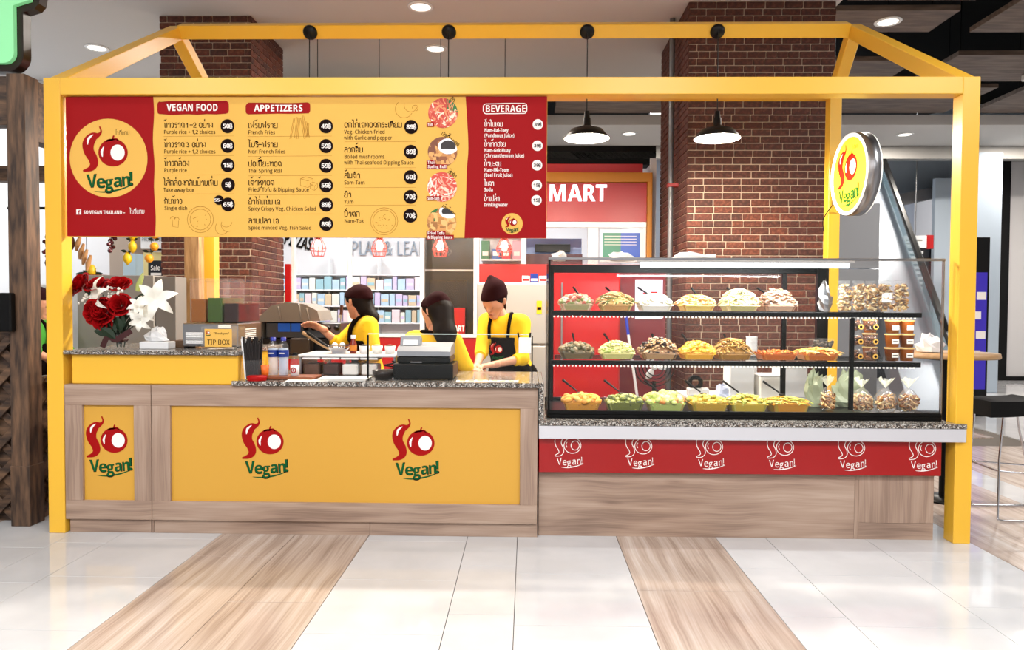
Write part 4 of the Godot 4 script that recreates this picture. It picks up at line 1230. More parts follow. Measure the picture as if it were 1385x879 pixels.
func packaged():
	var nut := [Color(0.62, 0.45, 0.24), Color(0.80, 0.68, 0.46), Color(0.50, 0.34, 0.18), Color(0.88, 0.80, 0.62)]
	var px := [[2.0, 0.075, "leftmost of the row"], [2.085, 0.07, "second from the left"], [2.165, 0.066, "in the middle of the row"], [2.25, 0.085, "with a white front label"], [2.35, 0.085, "rightmost of the row"]]
	for i in 5:
		var q: Array = px[i]
		var t := thing("snack_pouch", "clear pouch of nut brittle on the top shelf, %s" % q[2], "snack pouch", Vector3(q[0], 1.369, -4.56), "clear snack pouches on the top shelf")
		var w: float = q[1]
		var mb := MB.new()
		mb.box(Vector3(0, 0.09, 0), Vector3(w, 0.18, 0.06), 0.02)
		mb.box(Vector3(0, 0.187, 0), Vector3(w * 0.96, 0.02, 0.004))
		part(t, "clear_film", mb, M.film)
		cookie_fill(t, Vector3(w * 0.82, 0.15, 0.05), 0.016, 130, nut, 200 + i)
		if i == 3: boxpart(t, "label_sticker", Vector3(-0.03, 0.06, 0.031), Vector3(0.03, 0.12, 0.033), M.white_print, 0.0)
	var t2 := thing("foil_bag", "crumpled silver foil bag beside the yellow rear post", "snack pouch", Vector3(1.9, 1.369, -4.6))
	var mbf := MB.new()
	crumple(mbf, Vector3(0.042, 0.105, 0.03), 33, 9, 9)
	part(t2, "foil", mbf, M.steel)
	# cups with dome lids
	for r in 3:
		for c in 2:
			var t := thing("snack_cup", "clear dome-lidded cup of brown snacks, %s, %s column" % [["bottom of the stack", "middle of the stack", "top of the stack"][r], ["left", "right"][c]], "snack cup", Vector3(2.06 + c * 0.092, 1.065 + r * 0.092, -4.52), "dome-lidded snack cups on the middle shelf")
			var mb := MB.new()
			mb.lathe([Vector2(0.0, 0.001), Vector2(0.034, 0.001), Vector2(0.041, 0.05), Vector2(0.043, 0.052)], 18)
			part(t, "cup", mb, M.clear_plastic)
			mb = MB.new()
			mb.lathe([Vector2(0.044, 0.05), Vector2(0.044, 0.056), Vector2(0.038, 0.062), Vector2(0.03, 0.084), Vector2(0.0, 0.09)], 18)
			part(t, "dome_lid", mb, M.clear_plastic)
			cookie_fill(t, Vector3(0.05, 0.05, 0.05), 0.01, 26, [Color(0.36, 0.18, 0.07), Color(0.50, 0.28, 0.12), Color(0.24, 0.12, 0.06)], 230 + r * 2 + c)
			mb = MB.new(); mb.prism(circle(0, 0, 0.016, 0.016, 18), 0, 0.0015)
			var st := part(t, "round_sticker", mb, M.yellow_print)
			st.position = Vector3(0.012, 0.028, 0.041)
			mb = MB.new(); mb.prism(circle(0, 0, 0.009, 0.009, 12), 0, 0.001)
			var s2 := part(st, "sticker_print", mb, M.dark_print)
			s2.position.z = 0.0015
	# tubs of amber sweets
	for r in 3:
		for c in 3:
			var t := thing("snack_tub", "amber plastic tub with cream lid, %s, %s column" % [["bottom row", "middle row", "top row"][r], ["rear left", "middle", "right"][c]], "snack tub", Vector3([2.19, 2.285, 2.375][c], 1.065 + r * 0.086, -4.52 - (0.09 if c == 0 else 0.0)), "stacked amber tubs on the middle shelf")
			var mb := MB.new()
			mb.lathe([Vector2(0.0, 0.0), Vector2(0.036, 0.0), Vector2(0.043, 0.076)], 20)
			part(t, "tub", mb, mat(["amber_a", "amber_b"][(r + c) % 2], [Color(0.55, 0.28, 0.05), Color(0.40, 0.19, 0.05)][(r + c) % 2], 0.25))
			mb = MB.new()
			mb.lathe([Vector2(0.044, 0.074), Vector2(0.046, 0.076), Vector2(0.046, 0.082), Vector2(0.0, 0.084)], 20)
			part(t, "lid", mb, mat("cream_lid", Color(0.85, 0.72, 0.45), 0.4))
			var lb := boxpart(t, "paper_label", Vector3(-0.02, 0.022, 0.0405), Vector3(0.02, 0.05, 0.042), M.paper, 0.0)
			boxpart(lb, "label_print", Vector3(-0.015, 0.034, 0.042), Vector3(0.015, 0.039, 0.0425), M.dark_print, 0.0)
	# clear boxes left of the divider post
	for r in 2:
		for c in 2:
			var t := thing("clear_box", "small clear box of dark snacks left of the divider, %s, %s" % [["lower", "upper"][r], ["left", "right"][c]], "snack box", Vector3(1.895 + c * 0.07, 1.065 + r * 0.066, -4.72), "clear boxes left of the divider")
			boxpart(t, "box", Vector3(-0.032, 0.0, -0.04), Vector3(0.032, 0.063, 0.04), M.clear_plastic, 0.006)
			cookie_fill(t, Vector3(0.045, 0.035, 0.05), 0.012, 18, [Color(0.20, 0.16, 0.12), Color(0.34, 0.30, 0.24)], 260 + r * 2 + c)
	# tied bags of curled chips
	var bx := [[1.905, 0.042, "left of the divider post"], [2.09, 0.065, "just right of the divider post"], [2.24, 0.062, "in the middle of the three"], [2.38, 0.055, "at the right end"]]
	for i in 4:
		var q: Array = bx[i]
		var w: float = q[1]
		var t := thing("tied_bag", "tied clear bag of curled chips, %s" % q[2], "snack bag", Vector3(q[0], 0.743, -4.5 - (0.06 if i == 0 else 0.0)), "tied snack bags on the case floor")
		var mb := MB.new()
		mb.lathe([Vector2(0.0, 0.001), Vector2(w * 0.8, 0.004), Vector2(w * 1.08, 0.05), Vector2(w, 0.1), Vector2(w * 0.5, 0.14), Vector2(0.01, 0.152)], 14)
		part(t, "bag", mb, M.film)
		mb = MB.new()
		var rn := RandomNumberGenerator.new(); rn.seed = 300 + i
		for k in 14:
			var a := TAU * k / 14.0 + rn.randf() * 0.3
			var L := rn.randf_range(0.05, 0.075)
			var e := Vector3(cos(a) * L * 0.8, L, sin(a) * L * 0.5)
			var s := Vector3(-sin(a), 0.2, cos(a)) * 0.013
			mb.tri(Vector3(0, 0.15, 0), Vector3(0, 0.15, 0) + e + s, Vector3(0, 0.15, 0) + e * 0.9 - s)
		part(t, "gathered_top", mb, clear_mat("film_white", Color(0.95, 0.97, 0.9), 0.35, 0.1))
		cookie_fill(t, Vector3(w * 1.4, 0.07, w * 1.2), 0.03, 70, [Color(0.66, 0.44, 0.2), Color(0.80, 0.62, 0.38), Color(0.52, 0.30, 0.12), Color(0.88, 0.76, 0.54)], 310 + i, true)
	for i in 2:
		var t := thing("pillow_bag", ["pale green pillow bag behind the tied bags, left of the divider", "pale green pillow bag behind the tied bags, right of the divider"][i], "snack bag", Vector3([1.9, 2.12][i], 0.743, -4.75), "pillow bags behind the tied bags")
		var mb := MB.new()
		crumple(mb, Vector3([0.055, 0.11][i], 0.13, 0.05), 44 + i, 12, 8)
		part(t, "bag", mb, mat("pillow_film", Color(0.62, 0.66, 0.55), 0.3))

# ------------------------------------------------------------------ things on the counters
func counter_things():
	# drink dispenser: steel base with three tanks
	var t := thing("drink_dispenser", "steel juice dispenser with orange, green and dark drinks in three tanks", "drink dispenser", Vector3(0, 1.115, 0))
	boxpart(t, "steel_base", Vector3(-2.187, 0.012, -4.9), Vector3(-1.832, 0.16, -4.5), M.steel, 0.006)
	var drinks := [Color(0.52, 0.30, 0.05), Color(0.20, 0.30, 0.05), Color(0.13, 0.03, 0.025)]
	var tx := [[-2.15, -2.045], [-2.04, -1.94], [-1.935, -1.834]]
	for i in 3:
		var a: float = tx[i][0]; var b: float = tx[i][1]
		var tk := boxpart(t, "tank", Vector3(a, 0.162, -4.89), Vector3(b, 0.43, -4.52), M.clear_plastic, 0.008)
		boxpart(tk, "drink", Vector3(a + 0.004, 0.165, -4.886), Vector3(b - 0.004, [0.315, 0.322, 0.287][i], -4.524), mat("drink%d" % i, drinks[i], 0.1), 0.006)
		boxpart(tk, "lid", Vector3(a - 0.002, 0.43, -4.892), Vector3(b + 0.002, 0.447, -4.518), M.clear_plastic, 0.006)
	for i in 6:
		boxpart(t, "vent_slot", Vector3(-2.165, 0.03 + i * 0.013, -4.501), Vector3(-2.055, 0.037 + i * 0.013, -4.497), M.white_gloss, 0.001)
		boxpart(t, "side_vent", Vector3(-1.834, 0.05 + i * 0.013, -4.8), Vector3(-1.829, 0.057 + i * 0.013, -4.62), M.white_gloss, 0.001)
	for x in [-2.17, -1.85]:
		for z in [-4.88, -4.52]: boxpart(t, "foot", Vector3(x - 0.012, 0, z - 0.012), Vector3(x + 0.012, 0.012, z + 0.012), M.black_matte, 0.002)
	boxpart(t, "tag_sticker", Vector3(-1.955, 0.13, -4.4985), Vector3(-1.875, 0.15, -4.496), M.paper, 0.0)
	t = thing("tip_box", "clear acrylic tip box with a yellow TIP BOX card", "tip box", Vector3(-1.885, 1.115, -4.39))
	boxpart(t, "acrylic_box", Vector3(-0.11, 0.0, -0.05), Vector3(0.13, 0.145, 0.05), M.clear_plastic, 0.003)
	var cd := boxpart(t, "yellow_card", Vector3(-0.085, 0.02, 0.051), Vector3(0.082, 0.13, 0.054), M.yellow_print, 0.0)
	text(cd, "TIP BOX", Vector3(-0.069, 0.035, 0.0546), 0.03, M.dark_print, 0, false, 0.138)
	text(cd, "\"Thank you\"", Vector3(-0.03, 0.098, 0.0546), 0.012, M.dark_print, 0, false, 0.095)
	logo(cd, Vector3(-0.063, 0.105, 0.0545), 0.00016)
	for i in 3: boxpart(t, "banknote", Vector3(-0.08 + i * 0.05, 0.004 + i * 0.003, -0.03), Vector3(-0.02 + i * 0.05, 0.006 + i * 0.003, 0.03), M.paper, 0.0)
	t = thing("tissue_box", "white tissue box with a crumpled tissue pulled out", "tissue box", Vector3(-2.32, 1.115, -4.45))
	boxpart(t, "box", Vector3(-0.09, 0, -0.05), Vector3(0.09, 0.045, 0.05), M.white_matte, 0.004)
	var mb := MB.new(); crumple(mb, Vector3(0.07, 0.05, 0.04), 5); mb.box(Vector3(0.0, 0.05, 0), Vector3(0.11, 0.05, 0.02), 0.01, Basis(Vector3.BACK, 0.5))
	var ts := part(t, "tissue", mb, M.white_matte)
	ts.position = Vector3(0.0, 0.045, 0)
	t = thing("flat_carton", "flat brown carton beside the steel dispenser base", "carton", Vector3(-2.245, 1.115, -4.62))
	boxpart(t, "carton", Vector3(-0.055, 0, -0.08), Vector3(0.05, 0.045, 0.08), mat("kraft", Color(0.32, 0.22, 0.13), 0.7), 0.003)
	# straws
	t = thing("straw_holder", "clear holder crammed with black and white straws", "straw holder", Vector3(-1.672, 0.937, -4.33))
	mb = MB.new(); mb.box(Vector3(0, 0.06, 0), Vector3(0.12, 0.12, 0.07), 0.004)
	part(t, "holder", mb, M.clear_plastic)
	for i in 34:
		var x := -0.052 + 0.104 * i / 33.0
		mb = MB.new(); mb.tube([Vector3(x * 0.8, 0.004, 0.014 * ((i % 3) - 1)), Vector3(x * 1.12 - 0.008, 0.225 + 0.012 * ((i * 7) % 4), 0.02 * ((i % 3) - 1))], 0.0062, 6)
		part(t, "straw", mb, M.white_gloss if i in [0, 1, 2, 6, 7] else mat("straw_dark", Color(0.07, 0.035, 0.03), 0.4))
	# bottles
	for i in 2:
		t = thing("water_bottle", ["clear water bottle with blue label and cap, next to the straws", "clear water bottle with blue label and cap, next to the milk bottle"][i], "water bottle", Vector3([-1.578, -1.513][i], 0.956, -4.42), "blue-capped water bottles")
		mb = MB.new()
		mb.lathe([Vector2(0.0, 0.0), Vector2(0.03, 0.0), Vector2(0.032, 0.01), Vector2(0.031, 0.09), Vector2(0.032, 0.16), Vector2(0.03, 0.185), Vector2(0.014, 0.212), Vector2(0.013, 0.222)], 18)
		part(t, "bottle", mb, M.clear_plastic)
		mb = MB.new(); mb.lathe([Vector2(0.0, 0.003), Vector2(0.0285, 0.003), Vector2(0.0295, 0.17), Vector2(0.0, 0.17)], 16)
		part(t, "water", mb, clear_mat("water_tint", Color(0.80, 0.86, 0.93), 0.45, 0.05))
		mb = MB.new(); mb.lathe([Vector2(0.0325, 0.115), Vector2(0.0325, 0.16)], 18)
		var lb := part(t, "label_band", mb, mat("label_blue", Color(0.04, 0.16, 0.48), 0.4))
		boxpart(lb, "label_print", Vector3(-0.017, 0.136, 0.0318), Vector3(0.017, 0.142, 0.034), M.white_print, 0.0)
		mb = MB.new(); mb.lathe([Vector2(0.016, 0.215), Vector2(0.016, 0.236), Vector2(0.0, 0.238)], 16)
		part(t, "cap", mb, mat("cap_blue", Color(0.06, 0.14, 0.55), 0.35))
	t = thing("glass_bottle", "short glass bottle with a red ring logo on white", "bottle", Vector3(-1.435, 0.956, -4.4))
	mb = MB.new(); mb.lathe([Vector2(0.0, 0.0), Vector2(0.027, 0.0), Vector2(0.029, 0.08), Vector2(0.024, 0.1), Vector2(0.014, 0.118), Vector2(0.014, 0.135)], 18)
	part(t, "bottle", mb, M.clear_plastic)
	mb = MB.new(); mb.lathe([Vector2(0.0, 0.002), Vector2(0.025, 0.002), Vector2(0.027, 0.065), Vector2(0.0, 0.065)], 16)
	part(t, "milk", mb, M.white_matte)
	mb = MB.new(); mb.ribbon(Array(circle(0, 0.036, 0.014, 0.015, 18)), 0.006, 0.0298, true); mb.ribbon([Vector2(0, 0.03), Vector2(0, 0.043)], 0.006, 0.0298)
	part(t, "ring_logo", mb, M.logo_red)
	mb = MB.new(); mb.lathe([Vector2(0.015, 0.13), Vector2(0.015, 0.142), Vector2(0.0, 0.143)], 14)
	part(t, "cap", mb, M.black_matte)
	t = thing("serving_board", "wooden serving board under the water bottles", "board", Vector3(-1.47, 0.937, -4.42))
	boxpart(t, "board", Vector3(-0.19, 0.0, -0.1), Vector3(0.17, 0.018, 0.1), mat("board_wood", Color(0.45, 0.22, 0.09), 0.45), 0.006)
	t = thing("orange_cup", "small cup of orange paste beside the straws", "cup", Vector3(-1.6, 0.956, -4.34))
	mb = MB.new(); mb.lathe([Vector2(0.0, 0.0), Vector2(0.02, 0.0), Vector2(0.025, 0.07), Vector2(0.0, 0.068)], 14)
	part(t, "cup", mb, mat("orange_paste", Color(0.85, 0.40, 0.08), 0.5))
	t = thing("red_tin", "flat round red tin on the granite edge", "tin", Vector3(-1.625, 0.938, -4.275))
	mb = MB.new(); mb.lathe([Vector2(0.0, 0.0), Vector2(0.055, 0.0), Vector2(0.056, 0.008), Vector2(0.056, 0.014)], 24)
	part(t, "base", mb, M.logo_red)
	mb = MB.new(); mb.lathe([Vector2(0.058, 0.014), Vector2(0.059, 0.026), Vector2(0.054, 0.03), Vector2(0.0, 0.03)], 24)
	part(t, "lid", mb, M.logo_red)
	# paper sheets and printed menus
	var sheets := [[-1.32, -4.30, 0.25, 0.12, 0.15, "white printed sheet lying at the granite edge", 1], [-1.12, -4.36, 0.30, 0.16, 0.0, "stack of white forms beside the sneeze guard", 5], [-0.33, -4.33, 0.19, 0.09, 0.06, "printed menu sheet lying right of the cash register", 1], [-0.14, -4.33, 0.18, 0.09, -0.04, "printed menu sheet under the sneeze guard post", 1]]
	for s in sheets:
		t = thing("paper_sheet", s[5], "paper", Vector3(s[0], 0.938, s[1]), "paper sheets on the granite", s[4])
		for i in s[6]: boxpart(t, "sheet", Vector3(-s[2] / 2 + i * 0.003, i * 0.003, -s[3] / 2), Vector3(s[2] / 2 + i * 0.002, i * 0.003 + 0.002, s[3] / 2), M.paper, 0.0)
		if s[0] > -0.5:
			for k in 6: boxpart(t, "dish_picture", Vector3(-s[2] * 0.4 + (k % 3) * s[2] * 0.28, 0.002, -0.03 + (k / 3) * 0.034), Vector3(-s[2] * 0.4 + (k % 3) * s[2] * 0.28 + 0.036, 0.0026, -0.004 + (k / 3) * 0.034), mat(["pic_a", "pic_b"][k % 2], [Color(0.7, 0.55, 0.3), Color(0.55, 0.5, 0.45)][k % 2], 0.6), 0.0)
	# sneeze guard
	t = thing("sneeze_guard", "low glass sneeze guard standing on the granite by the register", "glass guard", Vector3.ZERO)
	boxpart(t, "front_pane", Vector3(-0.965, 0.939, -4.342), Vector3(0.03, 1.222, -4.336), M.glass, 0.0)
	boxpart(t, "side_pane", Vector3(-0.968, 0.939, -4.56), Vector3(-0.962, 1.222, -4.343), M.glass, 0.0)
	boxpart(t, "edge_strip", Vector3(-0.972, 0.938, -4.346), Vector3(-0.962, 1.215, -4.332), M.black_metal, 0.001)
	boxpart(t, "edge_strip", Vector3(0.03, 0.938, -4.346), Vector3(0.038, 1.215, -4.332), M.black_metal, 0.001)
	boxpart(t, "top_edge", Vector3(-0.965, 1.219, -4.343), Vector3(0.035, 1.225, -4.335), clear_mat("glass_edge", Color(0.8, 0.88, 0.86), 0.6), 0.001)
	t = thing("pen_holder", "small white patterned holder clipped to the guard, with pens", "pen holder", Vector3(-0.008, 1.11, -4.33))
	boxpart(t, "holder", Vector3(-0.04, 0.0, -0.004), Vector3(0.035, 0.095, 0.025), M.white_matte, 0.002)
	for i in 2:
		mb = MB.new(); mb.tube([Vector3(-0.03 + i * 0.055, 0.05, 0.01), Vector3(-0.045 + i * 0.075, 0.125, 0.008)], 0.006, 6)
		part(t, "pen", mb, M.black_metal)
	# cash register
	t = thing("cash_register", "white and black cash register on the granite", "cash register", Vector3(-0.633, 0.938, -4.48))
	boxpart(t, "cash_drawer", Vector3(-0.185, 0.008, -0.19), Vector3(0.185, 0.098, 0.12), M.black_metal, 0.006)
	boxpart(t, "lower_body", Vector3(-0.165, 0.1, -0.18), Vector3(0.165, 0.145, 0.1), M.black_metal, 0.01)
	mb = MB.new()
	mb.prism(PackedVector2Array([Vector2(-0.17, 0.0), Vector2(0.1, 0.0), Vector2(0.1, 0.03), Vector2(0.06, 0.055), Vector2(-0.12, 0.075), Vector2(-0.17, 0.06)]), -0.165, 0.165, Transform3D(Basis(Vector3(0, 0, 1), Vector3.UP, Vector3(-1, 0, 0)), Vector3(0, 0.146, 0)))
	part(t, "upper_case", mb, mat("register_grey", Color(0.52, 0.53, 0.55), 0.4))
	mb = MB.new(); mb.box(Vector3(-0.095, 0.225, -0.02), Vector3(0.13, 0.075, 0.06), 0.006, Basis(Vector3.RIGHT, -0.35))
	var dp := part(t, "display_head", mb, mat("register_grey"))
	mb = MB.new(); mb.box(Vector3(-0.095, 0.224, 0.0135), Vector3(0.09, 0.036, 0.004), 0.001, Basis(Vector3.RIGHT, -0.35))
	part(dp, "display_window", mb, M.white_gloss)
	boxpart(t, "drawer_slot", Vector3(-0.08, 0.105, 0.1), Vector3(-0.01, 0.112, 0.104), M.steel, 0.001)
	for x in [-0.16, 0.16]:
		for z in [-0.16, 0.09]: boxpart(t, "foot", Vector3(x - 0.012, 0, z - 0.012), Vector3(x + 0.012, 0.008, z + 0.012), M.black_matte, 0.0)
	t = thing("wooden_bowl", "small dark wooden bowl behind the guard's left edge", "bowl", Vector3(-0.885, 0.938, -4.42))
	mb = MB.new(); mb.lathe([Vector2(0.0, 0.0), Vector2(0.05, 0.0), Vector2(0.07, 0.03), Vector2(0.072, 0.055), Vector2(0.066, 0.052), Vector2(0.05, 0.012), Vector2(0.0, 0.01)], 22)
	part(t, "bowl", mb, mat("dark_bowl", Color(0.10, 0.045, 0.025), 0.35))
	t = thing("cable", "black curled cable by the wooden bowl", "cable", Vector3(-0.86, 0.94, -4.56))
	mb = MB.new()
	var pts := []
	for i in 18: pts.append(Vector3(-0.02 + 0.035 * sin(i * 0.9), 0.01 + i * 0.005, 0.035 * cos(i * 0.9)))
	mb.tube(pts, 0.005, 5)
	part(t, "cord", mb, M.black_matte)
	# food containers along the back of the granite, with a white shelf over them
	var cx := [[-1.39, Color(0.30, 0.17, 0.08), "brown powder"], [-1.265, Color(0.20, 0.09, 0.05), "dark brown powder"], [-1.14, Color(0.86, 0.85, 0.83), "white flour"], [-1.015, Color(0.86, 0.85, 0.83), "white sugar"]]
	for i in 4:
		t = thing("food_container", "clear lidded container of %s under the white shelf" % cx[i][2], "food container", Vector3(cx[i][0], 0.938, -4.66), "lidded containers under the white shelf")
		boxpart(t, "contents", Vector3(-0.05, 0.004, -0.07), Vector3(0.05, 0.075, 0.07), mat("contents%d" % i, cx[i][1], 0.8), 0.008)
		boxpart(t, "box", Vector3(-0.054, 0.0, -0.074), Vector3(0.054, 0.105, 0.074), M.clear_plastic, 0.008)
		boxpart(t, "lid", Vector3(-0.058, 0.105, -0.078), Vector3(0.058, 0.118, 0.078), M.white_gloss, 0.003)
	t = thing("prep_shelf", "white prep shelf behind the granite counter", "shelf", Vector3.ZERO)
	boxpart(t, "board", Vector3(-1.475, 1.06, -4.97), Vector3(-0.84, 1.075, -4.58), M.white_gloss, 0.003)
	for x in [-1.473, -0.86]:
		boxpart(t, "leg", Vector3(x, 0.938, -4.96), Vector3(x + 0.015, 1.0595, -4.6), M.steel, 0.002)
	t = thing("egg_bowl", "steel bowl holding two white eggs", "bowl", Vector3(-1.245, 1.076, -4.72))
	mb = MB.new(); mb.lathe([Vector2(0.0, 0.0), Vector2(0.04, 0.0), Vector2(0.07, 0.035), Vector2(0.074, 0.055), Vector2(0.07, 0.053), Vector2(0.05, 0.02), Vector2(0.0, 0.008)], 22)
	part(t, "bowl", mb, M.chrome)
	for i in 2:
		t = thing("egg", ["left white egg in the steel bowl", "right white egg in the steel bowl"][i], "egg", Vector3(-1.27 + i * 0.05, 1.10, -4.71), "eggs in the steel bowl")
		mb = MB.new(); mb.ell(Vector3(0, 0.02, 0), Vector3(0.022, 0.028, 0.022), 12, 8)
		part(t, "shell", mb, M.white_matte)
	t = thing("sauce_bottle", "red-brown sauce bottle with white cap on the prep shelf", "bottle", Vector3(-1.145, 1.076, -4.7))
	mb = MB.new(); mb.lathe([Vector2(0.0, 0.0), Vector2(0.022, 0.0), Vector2(0.024, 0.06), Vector2(0.014, 0.085), Vector2(0.013, 0.1)], 16)
	part(t, "bottle", mb, mat("sauce", Color(0.45, 0.10, 0.03), 0.2))
	mb = MB.new(); mb.lathe([Vector2(0.016, 0.098), Vector2(0.016, 0.12), Vector2(0.0, 0.122)], 14)
	part(t, "cap", mb, M.white_gloss)
	var lb2 := MB.new(); lb2.lathe([Vector2(0.0245, 0.02), Vector2(0.0248, 0.055)], 16)
	part(t, "label_band", lb2, mat("sauce_label", Color(0.75, 0.45, 0.10), 0.5))
	for i in 3:
		t = thing("seasoning_pot", ["round white seasoning pot with dark lid behind the sauce bottle", "pale pot of chopped garnish next to the sauce bottle", "white pot of brown garnish by the guard's left edge", "glass jar of pickles behind the guard", "yellow tub behind the guard"][i], "pot", Vector3(-1.075 + i * 0.085, 1.076, -4.72), "small pots on the prep shelf")
		mb = MB.new(); mb.lathe([Vector2(0.0, 0.0), Vector2(0.03, 0.0), Vector2(0.037, 0.05), Vector2(0.034, 0.05), Vector2(0.0, 0.044)], 16)
		part(t, "pot", mb, [M.white_gloss, M.paper, M.white_gloss, M.clear_plastic, M.yellow_print][i])
		mb = MB.new(); mb.ell(Vector3(0, 0.048, 0), Vector3(0.03, 0.012, 0.03), 12, 6)
		part(t, "filling", mb, mat("garnish%d" % i, [Color(0.1, 0.1, 0.1), Color(0.75, 0.65, 0.5), Color(0.4, 0.22, 0.12), Color(0.5, 0.5, 0.2), Color(0.85, 0.8, 0.6)][i], 0.6))

# ------------------------------------------------------------------ bouquet
func rose(parent: Node, c: Vector3, r: float, face: Vector3, sd: int):
	var rn := RandomNumberGenerator.new(); rn.seed = sd
	var mb := MB.new()
	var up := Vector3.UP if absf(face.normalized().y) < 0.95 else Vector3.RIGHT
	var bs := Basis.looking_at(-face.normalized(), up) * Basis(Vector3.RIGHT, PI / 2)
	mb.smooth(true)
	for ring in 4:
		var n: int = [3, 4, 5, 6][ring]
		var rr: float = r * [0.28, 0.5, 0.75, 1.0][ring]
		for k in n:
			var a0 := TAU * k / n + ring * 0.7 + rn.randf() * 0.2
			var span := TAU / n * 1.35
			var h: float = r * [0.9, 0.85, 0.72, 0.5][ring]
			for i in 5:
				for j in 4:
					var q := []
					for e in [[0, 0], [1, 0], [1, 1], [0, 1]]:
						var u: float = (i + e[0]) / 5.0; var v: float = (j + e[1]) / 4.0
						var a := a0 + (u - 0.5) * span
						var flare: float = rr * (0.25 + 0.75 * sqrt(v) + (0.18 * v * v * (ring * 0.5)))
						var hh: float = h * v * (1.0 - 0.35 * pow(absf(u - 0.5) * 2, 2.0)) - (0.15 * r * v * v if ring == 3 else 0.0)
						q.append(c + bs * Vector3(cos(a) * flare, hh - r * 0.2, sin(a) * flare))
					mb.oq(q[0], q[1], q[2], q[3], bs * Vector3(cos(a0), 0.3, sin(a0)))
	mb.smooth(false)
	part(parent, "petals", mb, mat("rose_red", Color(0.60, 0.008, 0.03), 0.7, 0.0, {"metallic_specular": 0.25}))

func lily(parent: Node, c: Vector3, r: float, face: Vector3, m: Material):
	var up := Vector3.UP if absf(face.normalized().y) < 0.95 else Vector3.RIGHT
	var bs := Basis.looking_at(-face.normalized(), up)
	var mb := MB.new()
	mb.smooth(true)
	for k in 6:
		var a := TAU * k / 6.0 + 0.3
		var dir := bs * Vector3(cos(a), sin(a), 0)
		var n := bs * Vector3(0, 0, 1)
		var s := dir.cross(n)
		var prev := []
		for i in 8:
			var v := i / 7.0
			var w := r * 0.23 * sin(PI * pow(v, 0.75) * 0.96 + 0.06)
			var p := c + dir * r * v + n * (r * 0.45 * sin(v * 2.4) - r * 0.25 * v * v)
			var cur := [p - s * w + n * w * 0.3, p, p + s * w + n * w * 0.3]
			if prev:
				mb.oq(prev[0], prev[1], cur[1], cur[0], n); mb.oq(prev[1], prev[2], cur[2], cur[1], n)
			prev = cur
	mb.smooth(false)
	part(parent, "petals", mb, m)

func leaf(mb: MB, a: Vector3, b: Vector3, w: float):
	var d := (b - a)
	var s := d.cross(Vector3.BACK)
	if s.length() < 1e-4: s = Vector3.RIGHT
	s = s.normalized()
	var prev := []
	for i in 6:
		var v := i / 5.0
		var p := a + d * v - Vector3(0, v * v * d.length() * 0.15, 0)
		var ww := w * sin(PI * v * 0.97 + 0.03)
		var cur := [p - s * ww, p + Vector3(0, 0, 0.006), p + s * ww]
		if prev:
			mb.oq(prev[0], prev[1], cur[1], cur[0], Vector3.BACK); mb.oq(prev[1], prev[2], cur[2], cur[1], Vector3.BACK)
		prev = cur

